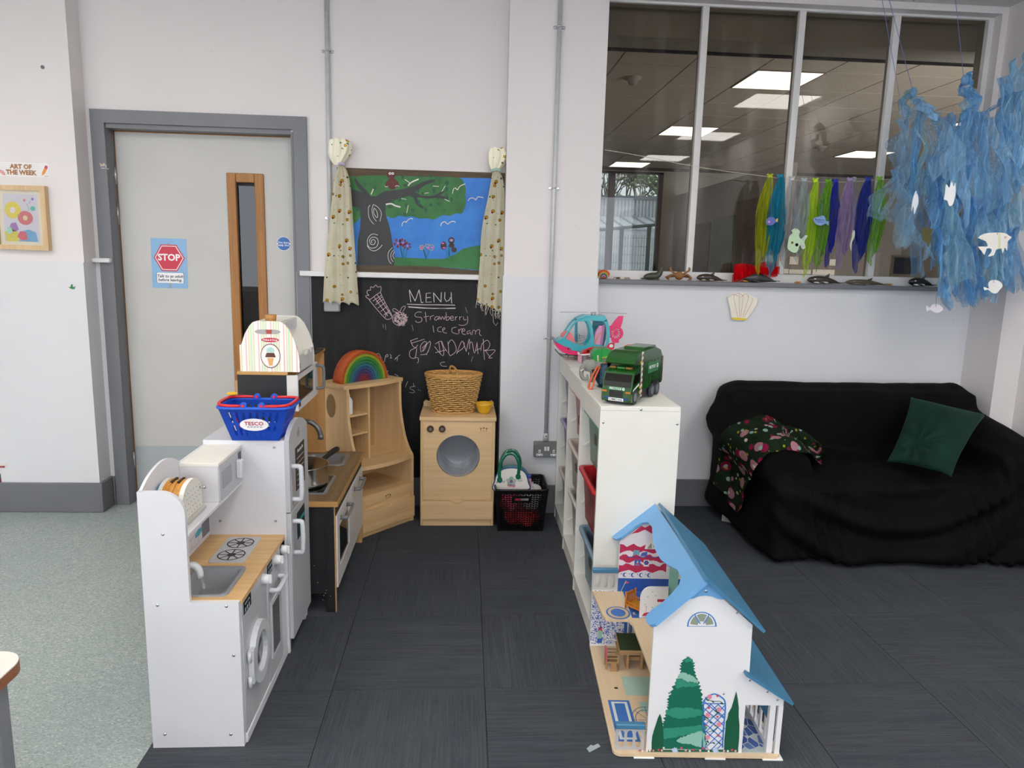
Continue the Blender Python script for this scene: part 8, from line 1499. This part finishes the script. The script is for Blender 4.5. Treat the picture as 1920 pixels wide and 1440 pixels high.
# seal: lofted body
def loft(path, radii, name, mt, label, cat, x, extra=None, flat=1.0): m = MB(); pp = smooth(path, 4); rr = [r[0] for r in smooth([(r,) for r in radii], 4)]; m.tube(pp, rr, 12, flat=flat); m = extra(m) if extra else m; return sm1(m, name, mt, label, cat, x)
def seal_x(m): m.ell((.02, -.012, .006), (.018, .006, .004), 10, 6).ell((-.055, 0, .008), (.016, .014, .004), 10, 6); m.tube([(.048, 0, .078), (.055, 0, .082)], [.006, .002], 8); return m
loft([(-.052, 0, .012), (-.035, 0, .018), (-.008, 0, .021), (.018, 0, .024), (.036, 0, .038), (.044, 0, .06), (.047, 0, .076), (.052, 0, .082)], [.008, .016, .020, .020, .017, .013, .011, .005], 'toy_seal', plain('#3f4034', .4, var=.15, vs=30), 'dark grey toy seal with its head raised on the window sill', 'toy seal', 1224, seal_x)
def lob(m): return m
rn = random.Random(8); m = MB(); m.ell((0, 0, .028), (.026, .022, .024), 16, 12)
for i in range(10):
    s_ = -1 if i % 2 else 1; k_ = i//2; m.tube(smooth([(s_*.018, -.01+.005*k_, .026), (s_*(.04+.006*k_), -.014+.006*k_, .036-.004*k_), (s_*(.058+.004*k_), -.016+.006*k_, .024-.002*k_), (s_*(.068-.004*k_), -.018+.006*k_, .003)], 3), [.006, .006, .0055, .0055, .005, .005, .0045, .004, .003, .0015][:10], 6)
for s_ in (-1, 1): m.tube(smooth([(s_*.02, -.004, .036), (s_*.05, -.006, .056), (s_*.055, -.008, .070), (s_*.048, -.008, .074)], 3), [.005, .005, .0055, .006, .007, .007, .006, .005, .004, .002], 6)
sm1(m, 'toy_spider_crab', plain('#8a5f34', .6, var=.2, vs=40), 'large brown toy spider crab in the middle of the sill under the mullion', 'toy crab', 1273)
def whale(label, x, col, belly, L_, hgt, fins, name='toy_whale', d=1):
    p = sill(x); t = thing(name, label, 'toy whale' if 'whale' in label or 'orca' in label else ('toy shark' if 'shark' in label else 'toy'), (p.x, SLY, ZS), group='sea creatures on the window sill'); 
    pr = [(-L_*.5, hgt*.42), (-L_*.4, hgt*.5), (-L_*.2, hgt*.52), (0, hgt*.5), (L_*.25, hgt*.36), (L_*.42, hgt*.2), (L_*.5, hgt*.14)]; pth = smooth([(d*x_, 0, z_) for x_, z_ in pr], 4); rr = [r[0] for r in smooth([(q_,) for q_ in (hgt*.1, hgt*.36, hgt*.5, hgt*.46, hgt*.27, hgt*.1, hgt*.03)], 4)]
    MB().tube(pth, rr, 12).build('body', plain(col, .35, var=.1, vs=30), t, world=False)
    m = MB(); m.prism([(d*-.02*L_, -.002, hgt*.9), (d*.12*L_, -.002, hgt*.85), (d*.14*L_, -.002, hgt*1.35)], (0, .004, 0)); m.build('dorsal_fin', plain(col, .35), t, world=False)
    m = MB(); m.prism([(d*L_*.44, 0, hgt*.18), (d*L_*.56, -.022, hgt*.16), (d*L_*.52, 0, hgt*.16), (d*L_*.56, .022, hgt*.16)], (0, 0, .004)); m.build('tail_fluke', plain(col, .35), t, world=False)
    m = MB(); m.prism([(d*-.25*L_, -hgt*.35, hgt*.25), (d*-.1*L_, -hgt*.35, hgt*.25), (d*-.05*L_, -hgt*.75, hgt*.05), (d*-.12*L_, -hgt*.75, hgt*.05)], (0, 0, .004)); m.build('flipper', plain(col, .35), t, world=False)
    if belly: MB().ell((d*-.12*L_, -hgt*.22, hgt*.22), (L_*.24, hgt*.26, hgt*.17), 14, 8).build('pale_belly', plain(belly, .4), t, world=False); MB().ell((d*-.30*L_, -hgt*.36, hgt*.62), (L_*.06, hgt*.08, hgt*.09), 10, 6).build('eye_patch', plain(belly, .4), t, world=False)
    return t
whale('dark brown toy whale lying beside the spider crab', 1332, '#3a2f28', '#b9a994', .16, .042, 1); whale('slate grey toy whale under the red tulle', 1424, '#3c3e40', None, .20, .052, 1); whale('brown and white toy orca between the orange crab and the shark', 1546, '#3a322b', '#d9d6d0', .20, .046, 1); whale('long brown toy shark right of the orca', 1625, '#51483a', '#8f8470', .25, .032, 1, 'toy_shark'); whale('black and white toy orca under the left tulle bundle', 1728, '#0c0d10', '#dfe2e0', .15, .050, 1)
m = MB(); rn = random.Random(5)
for i in range(7):
    ph = [rn.uniform(0, 6) for _ in range(3)]; m.grid(lambda u, v: (-.125+.25*u, -.02+.012*sin(7*u+ph[0])+.006*i-.02, .045+.045*v*(.6+.4*sin(3*u+ph[1]))+.004*i*sin(4*u+ph[2])-.05*max(0, .35-u)*(1-v)*2.4), 18, 6)
o = m.build('red_tulle', gauze('#e0101e', .7)); p = sill(1414); o.location = (p.x, SLY+.005, ZS+.006); tag(o, 'bright red tulle draped over the grey whale on the sill', 'tulle')
# ================================================================ SEEN THROUGH THE INTERIOR WINDOW
a = onY(1674, 478, 4.32); b = onY(1721, 519, 4.32); t = thing('picture_frame', 'white framed dark picture standing beyond the interior window', 'picture frame', ((a.x+b.x)/2, 4.32, b.z)); e = .014
for q_ in ((a.x, b.x, a.z-e, a.z), (a.x, b.x, b.z, b.z+e), (a.x, a.x+e, b.z+e, a.z-e), (b.x-e, b.x, b.z+e, a.z-e)): MB().box(q_[0], q_[1], 4.32, 4.335, q_[2], q_[3]).build('frame_rail', plain('#d8d0bc', .5), t)
MB().box(a.x+e, b.x-e, 4.33, 4.335, b.z+e, a.z-e).build('picture', plain('#4a4a52', .5, var=.5, vs=40), t)
struct('window_sill_next', MB().box(.62, 3.3, 4.276, 4.40, 1.335, 1.368), plain('#b9b2a6', .5))
for i, (x0, y0, x1, y1) in enumerate(((1436, 478, 1450, 495), (1481, 481, 1496, 496), (1556, 486, 1566, 498), (1480, 505, 1520, 514), (1524, 505, 1564, 516), (1465, 504, 1478, 513))):
    A, B = onY(x0, y0, 6.9), onY(x1, y1, 6.9); o = MB().box(A.x, B.x, 6.9, 6.905, B.z, A.z).build('wall_notice', plain('#cfc8bc', .6)); tag(o, ['small pale notice far left on the low screen', 'second pale notice in the upper row on the low screen', 'third small notice in the upper row on the low screen', 'long pale notice with text in the lower row', 'long pale notice at the right of the lower row', 'narrow notice at the left of the lower row'][i], 'notice', 'notices on the screen in the next room')
A, B = onY(1420, 440, 6.92), onY(1640, 560, 6.92); struct('wall_next_screen', MB().box(A.x, B.x, 6.906, 6.95, 0, onY(1500, 470, 6.92).z), plain('#6f665c', .7))
for (ya_, yb_, z1_, c_, lb) in ((10.9, 9.9, 2.0, '#6a5650', 'dull brown bark poster nearest the far corner'), (9.8, 9.0, 2.05, '#6d7464', 'grey green poster with white torn edge'), (8.95, 8.1, 2.2, '#75625c', 'brown poster with an orange panel')):
    o = MB().box(3.318, 3.33, yb_, ya_, .7, z1_).build('wall_poster', plain(c_, .7, var=.3, vs=5)); tag(o, lb+' on the side wall of the next room', 'poster', 'posters in the next room')
for z_, px_, nm in ((NC, (1187, 145), 0), (NC, (1540, 275), 1)):
    p = onZ(*px_, NC); o = MB().lathe([(0, -.06), (.03, -.055), (.045, -.02), (.07, -.012), (.07, 0)], (0, 0, 0), 20).build('smoke_detector', plain('#b9b1a4', .5)); o.location = (p.x, p.y, NC-.001); tag(o, ['round smoke detector on the next room ceiling at the left', 'round smoke detector on the next room ceiling between the mullions'][nm], 'smoke detector')
# outside: clad building, mesh fence, trees
ob = thing('clad_building', 'grey corrugated building with a sloping lean-to roof outside', 'building', (6.5, 24, -.5)); CL = plain('#b4b8bc', .5); 
MB().box(-2, 16, 24, 27, -.5, 3.45).build('wall', plain('#aeb3b8', .5), ob); MB().box(1, 14, 21.45, 21.6, -.5, 2.38).build('lean_to_wall', plain('#c9ced2', .5), ob)
for i in range(70): MB().box(1.5+.115*i, 1.5+.115*i+.05, 23.95, 24.0, 2.85, 3.45).build('cladding_rib', CL, ob)
MB().box(-2, 16, 23.9, 27, 3.45, 3.56).build('eaves', plain('#6d7276', .5), ob); m = MB(); m.prism([(1, 21.4, 2.38), (14, 21.4, 2.38), (14, 24, 2.85), (1, 24, 2.85)], (0, 0, .06)); m.build('lean_to_roof', plain('#c2c7cb', .35), ob)
for i in range(22): m = MB(); m.prism([(1.2+.42*i, 21.38, 2.43), (1.25+.42*i, 21.38, 2.43), (1.25+.42*i, 24, 2.91), (1.2+.42*i, 24, 2.91)], (0, 0, .05)); m.build('roof_seam', plain('#8f969c', .4), ob)
fe = thing('mesh_fence', 'dark green mesh fence with posts outside the far window', 'fence', (3.5, 14.5, -.5)); FG = plain('#2f4038', .5)
for i in range(9): MB().box(1.4+.55*i, 1.4+.55*i+.07, 14.5, 14.57, -.5, 2.0+.1*((i+1) % 3)).build('post', FG, fe)
m = MB()
for i in range(90): m.box(1.4+.055*i, 1.4+.055*i+.006, 14.52, 14.526, -.4, 1.98)
for i in range(15): m.box(1.4, 6.4, 14.518, 14.53, -.4+.165*i, -.394+.165*i)
tag(m.build('mesh', FG, fe), kind='stuff'); m = MB(); m.tube([(1.8, 14.45, 1.95), (3.9, 14.45, 2.2)], .035, 6); m.build('rail', FG, fe)
def tree(x, y, h, sp_, col, bare, label, seed):
    rn = random.Random(seed); t = thing('tree', label, 'tree', (x, y, -.5), group='trees behind the clad building'); m = MB(); lv = MB()
    def br(p, d, l, r, k):
        q_ = p+d*l; m.tube([p, p.lerp(q_, .5)+Vector((rn.uniform(-1, 1), 0, rn.uniform(-1, 1)))*.06*l, q_], [r, r*.8, r*.6], 5)
        if k == 0:
            if not bare or rn.random() < .25:
                for _ in range(14 if not bare else 5): c = q_+Vector((rn.uniform(-.6, .6), rn.uniform(-.6, .6), rn.uniform(-.5, .5)))*sp_; s_ = rn.uniform(.05, .13)*sp_; lv.octa(c, (s_, s_, s_*.8))
            return
        for _ in range(3): dd = (d+Vector((rn.uniform(-1, 1), rn.uniform(-.6, .6), rn.uniform(-.15, .7)))*.75).normalized(); br(q_, dd, l*rn.uniform(.62, .8), r*.58, k-1)
    br(Vector((x, y, -.5)), Vector((0, 0, 1)), h*.38, h*.02, 4); m.build('branches', plain('#7d786e', .8), t)
    tag(lv.build('leaves', plain(col, .8, var=.3, vs=2), t), kind='stuff')
tree(7.6, 36, 7.2, .5, '#939c84', True, 'tall bare branched tree behind the clad building', 1); tree(9.5, 37, 6.0, .75, '#93a07a', False, 'leafy green tree right of the bare tree', 2); tree(5.6, 36, 6.9, .6, '#8f9684', True, 'thin bare tree at the left of the far window', 3); tree(11.4, 36.5, 6.0, .9, '#909c78', False, 'leafy tree at the right edge of the far window', 4)
m = MB(); rn = random.Random(9)
for i in range(2600): c = (rn.uniform(2, 14), rn.uniform(33, 35), 2.9+rn.uniform(0, 1.5)); s_ = rn.uniform(.06, .16); m.octa(c, (s_, s_, s_*.8))
o = m.build('hedge_foliage', plain('#868e78', .85, var=.3, vs=1.5)); tag(o, 'low dull green hedge behind the clad building', 'hedge', kind='stuff')
